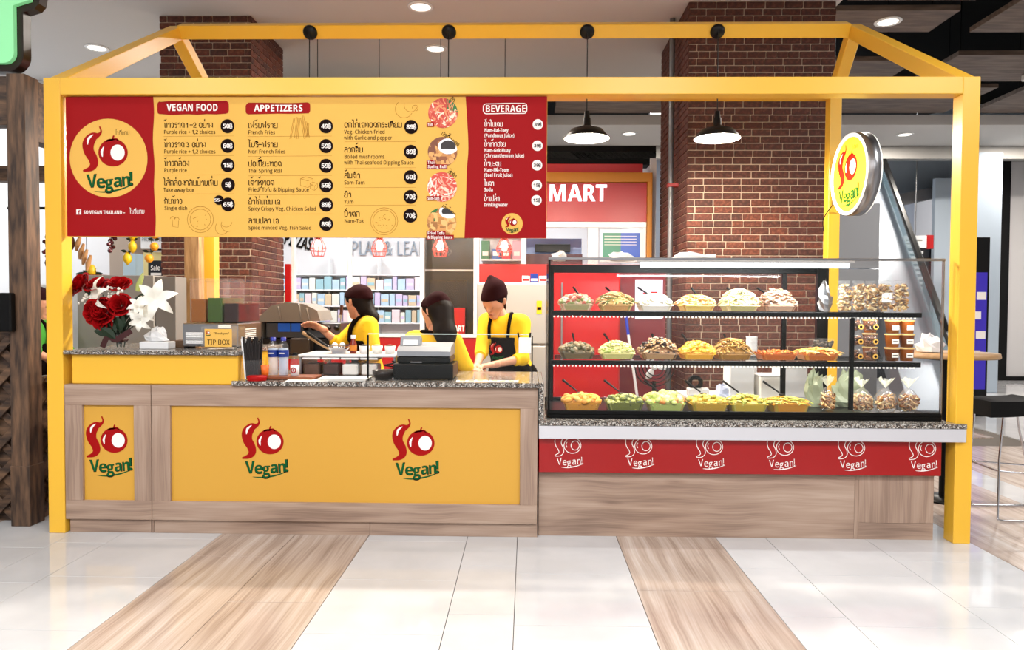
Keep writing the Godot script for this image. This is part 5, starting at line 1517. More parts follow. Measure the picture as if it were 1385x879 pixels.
func flowers():
	var t := thing("flower_bouquet", "bouquet of red roses and white lilies in a small glass vase", "bouquet", Vector3(-2.545, 1.115, -4.42))
	var g := mat("stem_green", Color(0.06, 0.13, 0.05), 0.6)
	var v := MB.new()
	v.lathe([Vector2(0.0, 0.0), Vector2(0.042, 0.0), Vector2(0.046, 0.02), Vector2(0.036, 0.06), Vector2(0.04, 0.09), Vector2(0.037, 0.09), Vector2(0.03, 0.06), Vector2(0.0, 0.012)], 18)
	part(t, "vase", v, M.clear_plastic)
	v = MB.new(); v.ribbon(spline([Vector2(-0.08, 0.02), Vector2(-0.05, 0.075), Vector2(0.0, 0.06), Vector2(0.05, 0.085), Vector2(0.09, 0.11)], 4), 0.035, 0.042)
	v.box(Vector3(0, 0.055, 0), Vector3(0.082, 0.03, 0.08), 0.012)
	part(t, "ribbon", v, mat("ribbon_wine", Color(0.22, 0.02, 0.03), 0.5))
	var roses := [[-0.25, 0.40, -0.01, 0.068, Vector3(-0.5, 0.5, 0.7)], [-0.14, 0.395, 0.0, 0.062, Vector3(-0.1, 0.8, 0.5)], [-0.015, 0.40, -0.02, 0.064, Vector3(0.1, 0.8, 0.5)], [0.035, 0.275, 0.05, 0.06, Vector3(0.15, 0.3, 0.95)], [-0.065, 0.235, 0.06, 0.07, Vector3(-0.1, 0.15, 1.0)], [-0.135, 0.23, 0.05, 0.064, Vector3(-0.4, 0.0, 0.9)], [-0.075, 0.175, 0.06, 0.056, Vector3(0.0, -0.4, 0.9)]]
	for i in roses.size():
		var r: Array = roses[i]
		var c := Vector3(r[0], r[1], r[2])
		var mb := MB.new()
		mb.tube(spline([Vector3(0, 0.03, 0), Vector3(r[0] * 0.35, r[1] * 0.6, r[2] * 0.4), c], 4), 0.0035, 5)
		var fl := part(t, "rose", mb, g, "red rose")
		rose(fl, c, r[3], r[4], 400 + i)
	var lw := mat("lily_white", Color(0.90, 0.89, 0.85), 0.55, 0.0, {"backlight_enabled": true, "backlight": Color(0.25, 0.25, 0.22)})
	var lilies := [[0.25, 0.31, 0.03, 0.13, Vector3(0.35, 0.15, 0.9)], [-0.085, 0.335, 0.03, 0.12, Vector3(-0.6, 0.0, 0.7)], [0.165, 0.18, 0.05, 0.075, Vector3(0.2, -0.2, 1)], [0.14, 0.265, 0.03, 0.07, Vector3(0.3, 0.3, 0.8)], [0.185, 0.22, 0.04, 0.065, Vector3(0.4, 0, 0.8)], [0.12, 0.225, 0.04, 0.05, Vector3(0.0, 0.2, 0.9)]]
	for i in lilies.size():
		var r: Array = lilies[i]
		var c := Vector3(r[0], r[1], r[2])
		var mb := MB.new()
		mb.tube(spline([Vector3(0, 0.03, 0), Vector3(r[0] * 0.3, r[1] * 0.6, 0), c], 4), 0.0035, 5)
		var fl := part(t, "lily", mb, g, "white lily")
		lily(fl, c, r[3], r[4], lw)
	var bd := MB.new()
	bd.tube([Vector3(0.115, 0.36, 0), Vector3(0.125, 0.4, 0), Vector3(0.145, 0.45, 0), Vector3(0.152, 0.475, 0)], [0.012, 0.018, 0.013, 0.003], 8)
	part(t, "lily_bud", bd, mat("bud_green", Color(0.62, 0.66, 0.36), 0.5))
	var sp := MB.new()
	var rn := RandomNumberGenerator.new(); rn.seed = 77
	for i in 60:
		var near := rn.randf() < 0.55
		var p := Vector3(rn.randf_range(-0.05, 0.05), 0.345 + rn.randf_range(-0.04, 0.04), rn.randf_range(0.0, 0.05)) if near else Vector3(-0.18 + rn.randf_range(-0.05, 0.04), 0.30 + rn.randf_range(-0.05, 0.04), rn.randf_range(0, 0.05))
		sp.ell(p, Vector3.ONE * rn.randf_range(0.006, 0.011), 6, 4)
	var so := part(t, "filler_blossom", sp, lw); so.set_meta("kind", "stuff")
	for l in [[0.0, 0.12, 0.0, 0.115, 0.36, 0.0, 0.02], [0.08, 0.3, 0.0, 0.22, 0.385, 0.0, 0.012], [-0.02, 0.1, 0.03, -0.13, 0.13, 0.05, 0.035], [0.0, 0.1, 0.03, -0.06, 0.2, 0.06, 0.03], [0.01, 0.1, 0.02, 0.05, 0.24, 0.05, 0.03], [0.02, 0.1, 0.02, 0.02, 0.22, 0.06, 0.03], [-0.03, 0.12, 0.0, -0.2, 0.2, 0.0, 0.03], [-0.16, 0.33, 0.02, -0.2, 0.37, 0.03, 0.015], [0.04, 0.3, 0.02, 0.09, 0.24, 0.05, 0.012], [0.1, 0.24, 0.0, 0.19, 0.2, 0.03, 0.012], [0.0, 0.06, 0.04, -0.08, 0.16, 0.07, 0.03]]:
		var mb := MB.new()
		leaf(mb, Vector3(l[0], l[1], l[2]), Vector3(l[3], l[4], l[5]), l[6])
		part(t, "leaf", mb, mat("leaf_green", Color(0.05, 0.15, 0.06), 0.5))
	for i in 7:
		var mb := MB.new()
		mb.tube([Vector3(-0.02 + i * 0.007, 0.01, 0.01 * (i % 3 - 1)), Vector3(-0.05 + i * 0.018, 0.2, 0.02 * (i % 3 - 1))], 0.004, 5)
		part(t, "stem", mb, g)

# ------------------------------------------------------------------ smooth bodies from joints: surface nets over blended tapered capsules
func sdf(mb: MB, prims: Array, cell: float, clips := []):
	var lo := Vector3.ONE * 1e9; var hi := -lo
	for p in prims:
		var r: float = maxf(p[2], p[3]) + cell * 2.5
		for q in [p[0], p[1]]:
			lo = lo.min(q - Vector3.ONE * r); hi = hi.max(q + Vector3.ONE * r)
	var nx := int((hi.x - lo.x) / cell) + 2; var ny := int((hi.y - lo.y) / cell) + 2; var nz := int((hi.z - lo.z) / cell) + 2
	var g := PackedFloat32Array()
	g.resize(nx * ny * nz)
	g.fill(0.5)
	for p in prims:
		var a: Vector3 = p[0]; var b: Vector3 = p[1]
		var ra: float = p[2]; var rb: float = p[3]; var k: float = p[4]
		var R := maxf(ra, rb) + k * 0.6 + cell * 2.0
		var mn := (a.min(b) - Vector3.ONE * R - lo) / cell; var mx := (a.max(b) + Vector3.ONE * R - lo) / cell
		var ba := b - a
		var bb := maxf(ba.dot(ba), 1e-9)
		for z in range(maxi(0, int(mn.z)), mini(nz, int(mx.z) + 2)):
			for y in range(maxi(0, int(mn.y)), mini(ny, int(mx.y) + 2)):
				var row := (z * ny + y) * nx
				var px := lo + Vector3(0, y * cell, z * cell) - a
				for x in range(maxi(0, int(mn.x)), mini(nx, int(mx.x) + 2)):
					var pa := px + Vector3(x * cell, 0, 0)
					var h := clampf(pa.dot(ba) / bb, 0.0, 1.0)
					var d := (pa - ba * h).length() - ra - (rb - ra) * h
					var v := g[row + x]
					var e := k - absf(v - d)
					if e > 0.0: g[row + x] = minf(v, d) - e * e / (4.0 * k)
					elif d < v: g[row + x] = d
	if clips:
		for z in nz:
			for y in ny:
				for x in nx:
					var i := (z * ny + y) * nx + x
					if g[i] < 0.06:
						var p := lo + Vector3(x, y, z) * cell
						for c in clips: g[i] = maxf(g[i], c[0].dot(p) - c[1])
	var vid := {}
	mb.smooth(true)
	var offs := [0, 1, nx, nx + 1, nx * ny, nx * ny + 1, nx * ny + nx, nx * ny + nx + 1]
	var edges := [[0, 1], [2, 3], [4, 5], [6, 7], [0, 2], [1, 3], [4, 6], [5, 7], [0, 4], [1, 5], [2, 6], [3, 7]]
	var cs := []
	for i in 8: cs.append(Vector3(i & 1, (i >> 1) & 1, (i >> 2) & 1))
	for z in nz - 1:
		for y in ny - 1:
			for x in nx - 1:
				var i := (z * ny + y) * nx + x
				if absf(g[i]) > cell * 2.2: continue
				var mask := 0
				for c in 8:
					if g[i + offs[c]] < 0.0: mask |= 1 << c
				if mask == 0 or mask == 255: continue
				var s := Vector3.ZERO; var n := 0
				for e in edges:
					var v0 := g[i + offs[e[0]]]; var v1 := g[i + offs[e[1]]]
					if (v0 < 0.0) != (v1 < 0.0):
						s += cs[e[0]].lerp(cs[e[1]], v0 / (v0 - v1)); n += 1
				vid[i] = lo + (Vector3(x, y, z) + s / n) * cell
	var st := [1, nx, nx * ny]
	for i in vid:
		for ax in 3:
			var o1: int = st[(ax + 1) % 3]; var o2: int = st[(ax + 2) % 3]
			var a := g[i]; var b := g[i + st[ax]]
			if (a < 0.0) == (b < 0.0): continue
			if vid.has(i - o1) and vid.has(i - o2) and vid.has(i - o1 - o2):
				var out := Vector3.ZERO; out[ax] = 1.0 if a < 0.0 else -1.0
				mb.oq(vid[i], vid[i - o1], vid[i - o1 - o2], vid[i - o2], out)
	mb.smooth(false)

func hand_prims(wrist: Vector3, dir: Vector3, palm_n: Vector3, curl: float, right: float) -> Array:
	var d := dir.normalized()
	var n := (palm_n - d * palm_n.dot(d)).normalized()
	var s := d.cross(n) * right
	var out := [[wrist - d * 0.03, wrist + d * 0.02, 0.026, 0.024, 0.02], [wrist + d * 0.02 - s * 0.018, wrist + d * 0.075 - s * 0.026, 0.016, 0.015, 0.015], [wrist + d * 0.02 + s * 0.018, wrist + d * 0.08 + s * 0.022, 0.016, 0.015, 0.015]]
	for i in 4:
		var b := wrist + d * (0.082 - 0.004 * absf(i - 1.5)) + s * (0.03 - i * 0.0195)
		var L: float = [0.068, 0.076, 0.07, 0.055][i]
		var d1 := (d * cos(curl * 0.5) + n * sin(curl * 0.5)).normalized()
		var d2 := (d * cos(curl) + n * sin(curl)).normalized()
		var m := b + d1 * L * 0.5
		out.append([b, m, 0.0098, 0.009, 0.004]); out.append([m, m + d2 * L * 0.5, 0.009, 0.007, 0.004])
	var tb := wrist + d * 0.03 + s * 0.03
	var td := (d * 0.75 + s * 0.65 + n * 0.3 * curl).normalized()
	out.append([tb, tb + td * 0.036, 0.0125, 0.011, 0.006])
	out.append([tb + td * 0.036, tb + td * 0.036 + (d * 0.9 + s * 0.15 + n * 0.4 * curl).normalized() * 0.03, 0.0105, 0.008, 0.004])
	return out

func person(label: String, d: Dictionary) -> Node3D:
	var base := Vector3(d.hip.x, 0, d.hip.z)
	var t := thing("person", label, "person", base, "")
	var g := {}
	for k in d: g[k] = d[k] - base if d[k] is Vector3 and not k in ["face", "fwd", "hd_l", "hd_r", "pn_l", "pn_r"] else d[k]
	var up := Vector3.UP
	var fwd: Vector3 = g.fwd.normalized()
	var side := up.cross(fwd).normalized()  # the person's left
	var sl: Vector3 = g.sh_l; var sr: Vector3 = g.sh_r; var hip: Vector3 = g.hip
	var nb := (sl + sr) * 0.5 + up * 0.035
	var H: Vector3 = g.head
	var f: Vector3 = g.face.normalized()
	var hs := up.cross(f).normalized()
	var hu := f.cross(hs).normalized()
	var hl := hip + side * 0.085; var hr := hip - side * 0.085
	var torso := func(e: float) -> Array:
		return [[sl.lerp(nb, 0.3), sr.lerp(nb, 0.3), 0.052 + e, 0.052 + e, 0.05], [sl.lerp(nb, 0.42) - up * 0.07, hl.lerp(nb, 0.25), 0.078 + e, 0.072 + e, 0.06], [sr.lerp(nb, 0.42) - up * 0.07, hr.lerp(nb, 0.25), 0.078 + e, 0.072 + e, 0.06], [nb - up * 0.1 + fwd * 0.02, hip, 0.085 + e, 0.1 + e, 0.06], [hl, hr, 0.095 + e, 0.095 + e, 0.06]]
	var kl: Vector3 = hl + fwd * 0.03 - up * (hip.y * 0.48); var kr: Vector3 = hr + fwd * 0.03 - up * (hip.y * 0.48)
	var al := Vector3(hl.x, 0.085, hl.z) - fwd * 0.02; var ar := Vector3(hr.x, 0.085, hr.z) - fwd * 0.02
	var skin := MB.new()
	var arms := [[sl, g.el_l, 0.046, 0.038, 0.03], [g.el_l, g.wr_l, 0.037, 0.024, 0.02], [sr, g.el_r, 0.046, 0.038, 0.03], [g.el_r, g.wr_r, 0.037, 0.024, 0.02]]
	var neck := [[nb - up * 0.03, H - hu * 0.05 - f * 0.02, 0.05, 0.044, 0.03]]
	sdf(skin, torso.call(-0.012) + arms + neck, 0.012)
	# head
	sdf(skin, [[H + hu * 0.045 - f * 0.022, H + hu * 0.035 + f * 0.018, 0.082, 0.078, 0.03], [H - hu * 0.02 + f * 0.03, H - hu * 0.078 + f * 0.055, 0.06, 0.034, 0.04], [H - hu * 0.03 - f * 0.02, H - hu * 0.10 - f * 0.03, 0.05, 0.046, 0.03],
		[H + hu * 0.012 + f * 0.09, H - hu * 0.018 + f * 0.106, 0.009, 0.013, 0.012], [H - hu * 0.052 + f * 0.086 + hs * 0.012, H - hu * 0.052 + f * 0.086 - hs * 0.012, 0.009, 0.009, 0.01], [H + hu * 0.028 + f * 0.078 + hs * 0.03, H + hu * 0.028 + f * 0.078 - hs * 0.03, 0.012, 0.012, 0.015],
		[H - hu * 0.005 + hs * 0.079 - f * 0.008, H + hu * 0.022 + hs * 0.082 - f * 0.015, 0.011, 0.015, 0.008], [H - hu * 0.005 - hs * 0.079 - f * 0.008, H + hu * 0.022 - hs * 0.082 - f * 0.015, 0.011, 0.015, 0.008]], 0.006)
	sdf(skin, hand_prims(g.wr_l, g.hd_l, g.pn_l, g.get("curl", 0.8), -1.0), 0.0045)
	sdf(skin, hand_prims(g.wr_r, g.hd_r, g.pn_r, g.get("curl", 0.8), 1.0), 0.0045)
	part(t, "body", skin, M.skin)
	var tr := MB.new()
	sdf(tr, [[hl, kl, 0.092, 0.06, 0.05], [kl, al, 0.06, 0.05, 0.03], [hr, kr, 0.092, 0.06, 0.05], [kr, ar, 0.06, 0.05, 0.03], [hl, hr, 0.1, 0.1, 0.05]], 0.016)
	part(t, "trousers", tr, M.black_matte)
	for q in [al, ar]:
		var sm := MB.new(); sdf(sm, [[Vector3(q.x, 0.045, q.z) - fwd * 0.04, Vector3(q.x, 0.035, q.z) + fwd * 0.15, 0.044, 0.034, 0.02]], 0.012, [[Vector3.DOWN, 0.0]])
		part(t, "shoe", sm, M.black_matte)
	var sh := MB.new()
	var cl: Vector3 = g.el_l.lerp(g.wr_l, g.sleeve); var cr: Vector3 = g.el_r.lerp(g.wr_r, g.sleeve)
	sdf(sh, torso.call(0.006) + [[sl, g.el_l, 0.062, 0.05, 0.04], [g.el_l, cl, 0.05, 0.042, 0.02], [sr, g.el_r, 0.062, 0.05, 0.04], [g.el_r, cr, 0.05, 0.042, 0.02]], 0.011, [[Vector3.DOWN, -hip.y + 0.08]])
	part(t, "shirt", sh, g.get("shirt", M.yellow_cloth))
	var cf := MB.new()
	cf.tube([cl.lerp(g.wr_l, -0.06), cl.lerp(g.wr_l, 0.09)], 0.044, 14); cf.tube([cr.lerp(g.wr_r, -0.06), cr.lerp(g.wr_r, 0.09)], 0.044, 14)
	part(t, "cuffs", cf, g.get("shirt", M.yellow_cloth))
	var ap := MB.new()
	var mid := hip.lerp(nb, 0.5)
	sdf(ap, torso.call(0.02) + [[hl, kl, 0.115, 0.12, 0.06], [hr, kr, 0.115, 0.12, 0.06]], 0.013, [[-fwd, -fwd.dot(mid) - 0.015], [up, nb.y - 0.15], [Vector3.DOWN, -kl.y]])
	var apn := part(t, "apron", ap, M.apron_cloth)
	var stp := MB.new()
	for s in [-1.0, 1.0]:
		var bt: Vector3 = nb - up * 0.16 + fwd * 0.115 + side * s * 0.075
		stp.tube(spline([bt, nb - up * 0.06 + fwd * 0.105 + side * s * 0.08, nb + up * 0.018 + fwd * 0.05 + side * s * 0.075, nb + up * 0.03 - fwd * 0.02 + side * s * 0.055, nb + up * 0.02 - fwd * 0.075], 5), 0.014, 6)
	part(apn, "strap", stp, M.apron_cloth)
	if g.has("badge"):
		var bg := Node3D.new()
		bg.name = "apron_logo"
		apn.add_child(bg, true)
		bg.transform = Transform3D(Basis.looking_at(-fwd, up), nb - up * 0.25 + fwd * 0.136)
		logo(apn, Vector3.ZERO, 0.0006)
		for c in apn.get_children():
			if c is MeshInstance3D and c.name != "strap":
				c.transform = bg.transform * c.transform
		apn.remove_child(bg)
		bg.free()
	var ey := MB.new()
	for s in [-1.0, 1.0]:
		ey.ell(H + hu * 0.006 + f * 0.087 + hs * s * 0.03, Vector3(0.011, 0.005, 0.006), 8, 5, Basis.looking_at(-f, up))
		ey.tube([H + hu * 0.024 + f * 0.091 + hs * s * 0.017, H + hu * 0.027 + f * 0.085 + hs * s * 0.042], 0.0032, 5)
	part(t, "eyes_and_brows", ey, M.hair)
	var mo := MB.new()
	mo.ell(H - hu * 0.052 + f * 0.094, Vector3(0.018, 0.005, 0.004), 8, 5, Basis.looking_at(-f, up))
	part(t, "mouth", mo, mat("lip", Color(0.55, 0.25, 0.22), 0.5))
	var hm := MB.new()
	sdf(hm, [[H + hu * 0.045 - f * 0.03, H + hu * 0.04 + f * 0.01, 0.088, 0.083, 0.03], [H + hu * 0.02 - f * 0.05, H - hu * 0.06 - f * 0.055, 0.072, 0.05, 0.03]] + g.hair_p, 0.008, [[f - hu * 0.55, (f - hu * 0.55).dot(H + f * 0.035)]])
	part(t, "hair", hm, M.hair)
	var cp := MB.new()
	sdf(cp, [[H + hu * 0.05 - f * 0.028, H + hu * 0.045 + f * 0.012, 0.096, 0.09, 0.03]] + g.cap_p, 0.008, [[-hu + f * 0.18, (-hu + f * 0.18).dot(H + hu * 0.042 + f * 0.0)]])
	part(t, "cap", cp, M.cap_cloth)
	return t

func people():
	var v := func(x, y, z) -> Vector3: return Vector3(x, y, -z)
	var H: Vector3 = v.call(-1.285, 1.405, 5.42)
	person("person in yellow shirt, dark apron and cap, reaching for the griddle", {
		"hip": v.call(-1.19, 0.84, 5.42), "sh_l": v.call(-1.165, 1.245, 5.27), "sh_r": v.call(-1.30, 1.245, 5.58), "fwd": Vector3(-0.95, 0, 0.28), "head": H, "face": Vector3(-0.75, -0.12, -0.5),
		"el_l": v.call(-1.115, 1.03, 5.22), "wr_l": v.call(-1.31, 1.03, 5.12), "hd_l": Vector3(-0.9, 0.0, 0.3), "pn_l": Vector3(0, -1, 0), "el_r": v.call(-1.46, 1.095, 5.52), "wr_r": v.call(-1.575, 1.215, 5.45), "hd_r": Vector3(-0.85, 0.35, 0.1), "pn_r": Vector3(0, -0.8, 0.5),
		"sleeve": 0.22, "badge": true,
		"hair_p": [[v.call(-1.20, 1.37, 5.38) - Vector3(-1.19, 0, -5.42), v.call(-1.155, 1.30, 5.34) - Vector3(-1.19, 0, -5.42), 0.05, 0.045, 0.04], [v.call(-1.155, 1.30, 5.34) - Vector3(-1.19, 0, -5.42), v.call(-1.14, 1.24, 5.31) - Vector3(-1.19, 0, -5.42), 0.045, 0.025, 0.03]],
		"cap_p": [[v.call(-1.22, 1.475, 5.37) - Vector3(-1.19, 0, -5.42), v.call(-1.155, 1.425, 5.34) - Vector3(-1.19, 0, -5.42), 0.045, 0.014, 0.05]]})
	H = v.call(-0.655, 1.34, 5.10)
	var b2 := Vector3(-0.62, 0, -5.2)
	person("person with long dark hair and yellow shirt standing behind the register", {
		"hip": v.call(-0.62, 0.80, 5.2), "sh_l": v.call(-0.83, 1.145, 5.16), "sh_r": v.call(-0.515, 1.145, 5.06), "fwd": Vector3(-0.45, 0, -0.9), "head": H, "face": Vector3(-0.8, -0.15, -0.6),
		"el_l": v.call(-0.90, 0.95, 5.28), "wr_l": v.call(-0.82, 1.02, 5.46), "hd_l": Vector3(0.2, 0.1, -0.9), "pn_l": Vector3(0, -1, 0), "el_r": v.call(-0.43, 0.96, 5.09), "wr_r": v.call(-0.50, 0.96, 5.28), "hd_r": Vector3(-0.4, 0, -0.9), "pn_r": Vector3(0, -1, 0),
		"sleeve": 0.6,
		"hair_p": [[v.call(-0.60, 1.355, 5.05) - b2, v.call(-0.57, 1.2, 4.99) - b2, 0.085, 0.072, 0.05], [v.call(-0.57, 1.2, 4.99) - b2, v.call(-0.555, 1.03, 4.98) - b2, 0.072, 0.03, 0.05]],
		"cap_p": [[v.call(-0.62, 1.42, 5.06) - b2, v.call(-0.515, 1.35, 5.03) - b2, 0.062, 0.018, 0.05]]})
	H = v.call(-0.245, 1.415, 5.45)
	var b3 := Vector3(-0.1, 0, -5.6)
	person("person in tall dark cap and yellow shirt bending over the worktop", {
		"hip": v.call(-0.1, 0.86, 5.6), "sh_l": v.call(-0.03, 1.265, 5.46), "sh_r": v.call(-0.315, 1.275, 5.54), "fwd": Vector3(-0.35, 0, 0.94), "head": H, "face": Vector3(-0.42, -0.45, 0.75),
		"el_l": v.call(-0.03, 1.0, 5.36), "wr_l": v.call(-0.24, 0.965, 5.22), "hd_l": Vector3(-0.85, -0.12, 0.3), "pn_l": Vector3(0, -1, 0), "el_r": v.call(-0.34, 1.045, 5.4), "wr_r": v.call(-0.365, 0.95, 5.24), "hd_r": Vector3(0.1, -0.1, 0.9), "pn_r": Vector3(0, -1, 0),
		"sleeve": 0.2, "badge": true, "curl": 0.8,
		"hair_p": [],
		"cap_p": [[H + Vector3(0.0, 0.10, 0.0) - b3, H + Vector3(0.0, 0.10, 0.03) - b3, 0.085, 0.08, 0.04], [H + Vector3(-0.005, 0.13, 0.02) - b3, H + Vector3(-0.03, 0.19, 0.03) - b3, 0.06, 0.022, 0.05]]})

# ------------------------------------------------------------------ kitchen behind the counter
func kitchen():
	var t := thing("steel_bench", "steel work bench carrying the griddle", "bench", Vector3.ZERO)
	boxpart(t, "top", Vector3(-2.45, 0.985, -6.0), Vector3(-1.43, 1.01, -5.36), M.steel, 0.003)
	for x in [-2.43, -1.5]:
		for z in [-5.97, -5.4]: boxpart(t, "leg", Vector3(x - 0.015, 0, z - 0.015), Vector3(x + 0.015, 0.985, z + 0.015), M.steel, 0.002)
	t = thing("griddle", "steel griddle with blue labels and black knobs", "griddle", Vector3.ZERO)
	boxpart(t, "body", Vector3(-2.05, 1.012, -5.92), Vector3(-1.44, 1.13, -5.52), mat("dark_steel", Color(0.16, 0.15, 0.15), 0.35, 0.7), 0.006)
	boxpart(t, "control_panel", Vector3(-2.03, 1.135, -5.9), Vector3(-1.445, 1.255, -5.53), mat("panel_steel", Color(0.34, 0.35, 0.37), 0.35, 0.8), 0.006)
	for x in [[-1.935, -1.84], [-1.83, -1.76]]:
		boxpart(t, "blue_label", Vector3(x[0], 1.185, -5.53), Vector3(x[1], 1.25, -5.527), mat("label_cyan", Color(0.03, 0.36, 0.85), 0.4), 0.0)
	for x in [-1.715, -1.655, -1.54, -1.475]:
		var k := MB.new(); k.lathe([Vector2(0.0, 0.03), Vector2(0.016, 0.03), Vector2(0.02, 0.0)], 14, Transform3D(Basis(Vector3.RIGHT, PI / 2), Vector3(x, 1.215, -5.53)))
		part(t, "knob", k, M.black_metal)
	t = thing("plastic_cover", "cloudy clear plastic cover over the griddle", "cover", Vector3.ZERO)
	var mb := MB.new()
	var hood := PackedVector2Array([Vector2(-2.12, 1.08), Vector2(-2.10, 1.2), Vector2(-2.06, 1.31), Vector2(-1.98, 1.385), Vector2(-1.86, 1.415), Vector2(-1.72, 1.40), Vector2(-1.62, 1.35), Vector2(-1.595, 1.27), Vector2(-1.75, 1.262), Vector2(-2.056, 1.262), Vector2(-2.058, 1.08)])
	mb.prism(hood, -5.86, -5.5)
	part(t, "cover", mb, mat("cloudy", Color(0.50, 0.48, 0.46), 0.22))
	for q in [[-1.9, 0.10], [-1.74, 0.12], [-1.68, 0.09]]:
		mb = MB.new(); mb.tube([Vector3(q[0], 1.275, -5.497), Vector3(q[0] - 0.02, 1.275 + q[1], -5.497), Vector3(q[0] + 0.01, 1.37, -5.54)], [0.006, 0.011, 0.006], 6)
		part(t, "fold", mb, mat("cloudy"))
	t = thing("food_bin", "brown lidded bin in front of the griddle", "bin", Vector3(-1.72, 1.011, -5.44))
	boxpart(t, "bin", Vector3(-0.075, 0, -0.06), Vector3(0.075, 0.13, 0.06), mat("bin_brown", Color(0.22, 0.18, 0.15), 0.35), 0.01)
	t = thing("spatula", "spatula with a brown wooden handle standing in a pot", "spatula", Vector3(-1.47, 1.262, -5.62))
	mb = MB.new(); mb.tube([Vector3(0, 0.0, 0), Vector3(0.004, 0.06, 0)], 0.005, 6)
	part(t, "shaft", mb, M.steel)
	mb = MB.new(); mb.tube([Vector3(0.004, 0.055, 0), Vector3(0.01, 0.13, 0)], [0.011, 0.013], 8)
	part(t, "handle", mb, mat("handle_wood", Color(0.30, 0.13, 0.05), 0.5))
	for i in 2:
		t = thing("kitchen_knife", ["black-handled knife leaning on the prep shelf", "pale wooden spoon leaning on the prep shelf"][i], "utensil", Vector3(-1.34 - i * 0.05, 1.076, -4.78 - i * 0.06))
		mb = MB.new(); mb.tube([Vector3(0.06, 0.01, 0), Vector3(-0.03, 0.06, 0.0), Vector3(-0.14, 0.13, -0.02)], [0.006, 0.009, 0.012], 7)
		part(t, "handle", mb, [M.black_metal, M.pale_wood_v][i])
	t = thing("prep_table", "steel prep table where the worker's hands rest", "table", Vector3.ZERO)
	boxpart(t, "top", Vector3(-0.40, 0.848, -5.38), Vector3(0.05, 0.872, -5.04), M.steel, 0.003)
	for x in [-0.38, 0.03]:
		for z in [-5.36, -5.06]: boxpart(t, "leg", Vector3(x - 0.015, 0, z - 0.015), Vector3(x + 0.015, 0.848, z + 0.015), M.steel, 0.002)
	# refrigerators
	t = thing("refrigerator", "tall pale grey two-door refrigerator behind the worker", "refrigerator", Vector3(-0.13, 0, -6.62))
	boxpart(t, "cabinet", Vector3(-0.315, 0.02, -0.3), Vector3(0.305, 1.6, 0.28), mat("fridge_grey", Color(0.60, 0.59, 0.58), 0.35), 0.01)
	boxpart(t, "upper_door", Vector3(-0.312, 1.055, 0.283), Vector3(0.302, 1.592, 0.32), mat("fridge_grey"), 0.012)
	boxpart(t, "lower_door", Vector3(-0.312, 0.05, 0.283), Vector3(0.302, 1.045, 0.32), mat("fridge_grey"), 0.012)
	var tag := boxpart(t, "energy_label", Vector3(0.215, 1.325, 0.321), Vector3(0.262, 1.44, 0.323), mat("energy_yellow", Color(0.85, 0.66, 0.05), 0.5), 0.0)
	boxpart(tag, "label_print", Vector3(0.22, 1.36, 0.3235), Vector3(0.257, 1.385, 0.324), M.dark_print, 0.0)
	boxpart(t, "foot", Vector3(-0.28, 0, -0.25), Vector3(0.28, 0.02, 0.25), M.black_matte, 0.0)
	for i in 3:
		t = thing("snack_carton", ["red and white snack carton on the refrigerator, left", "blue and white snack carton on the refrigerator, middle", "white snack carton on the refrigerator, right"][i], "carton", Vector3(-0.01 + i * 0.075, 1.601, -6.4), "snack cartons on the refrigerator")
		boxpart(t, "carton", Vector3(-0.034, 0, -0.04), Vector3(0.034, 0.06 + 0.02 * (i % 2), 0.04), [M.white_gloss, mat("label_blue"), M.white_gloss][i], 0.003)
		boxpart(t, "print_band", Vector3(-0.03, 0.015, 0.0402), Vector3(0.03, 0.035, 0.041), [M.logo_red, M.white_print, M.logo_red][i], 0.0)
	t = thing("drinks_cooler", "bright red drinks cooler seen through the display case", "cooler", Vector3.ZERO)
	boxpart(t, "cabinet", Vector3(0.225, 0.02, -6.95), Vector3(0.825, 1.72, -6.34), mat("cooler_red", Color(0.62, 0.02, 0.04), 0.25), 0.012)
	var dr := boxpart(t, "door", Vector3(0.235, 0.06, -6.338), Vector3(0.815, 1.71, -6.3), mat("cooler_red"), 0.01)
	boxpart(dr, "handle", Vector3(0.3, 0.9, -6.299), Vector3(0.315, 1.6, -6.28), M.steel, 0.003)
	boxpart(t, "foot", Vector3(0.26, 0, -6.9), Vector3(0.79, 0.02, -6.4), M.black_matte, 0.0)
	t = thing("red_partition", "dark red partition panel left of the brick pillar", "partition", Vector3.ZERO)
	boxpart(t, "panel", Vector3(0.85, 0, -6.62), Vector3(1.27, 1.76, -6.58), mat("wine_red", Color(0.36, 0.02, 0.07), 0.4), 0.003)
	t = thing("notice_sheet", "white notice with a small red square on the red partition", "notice", Vector3(1.11, 1.28, -6.575))
	boxpart(t, "sheet", Vector3(-0.12, 0, -0.001), Vector3(0.13, 0.36, 0.002), mat("lilac_paper", Color(0.78, 0.77, 0.90), 0.6), 0.0)
	boxpart(t, "red_square", Vector3(0.02, 0.19, 0.002), Vector3(0.085, 0.25, 0.003), M.red_print, 0.0)
	for i in 2: boxpart(t, "print_line", Vector3(-0.05, 0.2 + i * 0.03, 0.002), Vector3(0.0, 0.21 + i * 0.03, 0.003), M.red_print, 0.0)
	t = thing("mop", "mop with a pale handle leaning on the red cooler", "mop", Vector3(0.98, 0, -6.2))
	mb = MB.new(); mb.tube([Vector3(0.06, 0.05, 0.05), Vector3(-0.12, 1.32, -0.06)], 0.012, 8)
	part(t, "handle", mb, mat("mop_handle", Color(0.72, 0.72, 0.74), 0.4))
	mb = MB.new(); mb.tube([Vector3(-0.095, 1.15, -0.045), Vector3(-0.12, 1.33, -0.06)], 0.0135, 8)
	part(t, "grip", mb, mat("cap_blue", Color(0.06, 0.14, 0.55), 0.35))
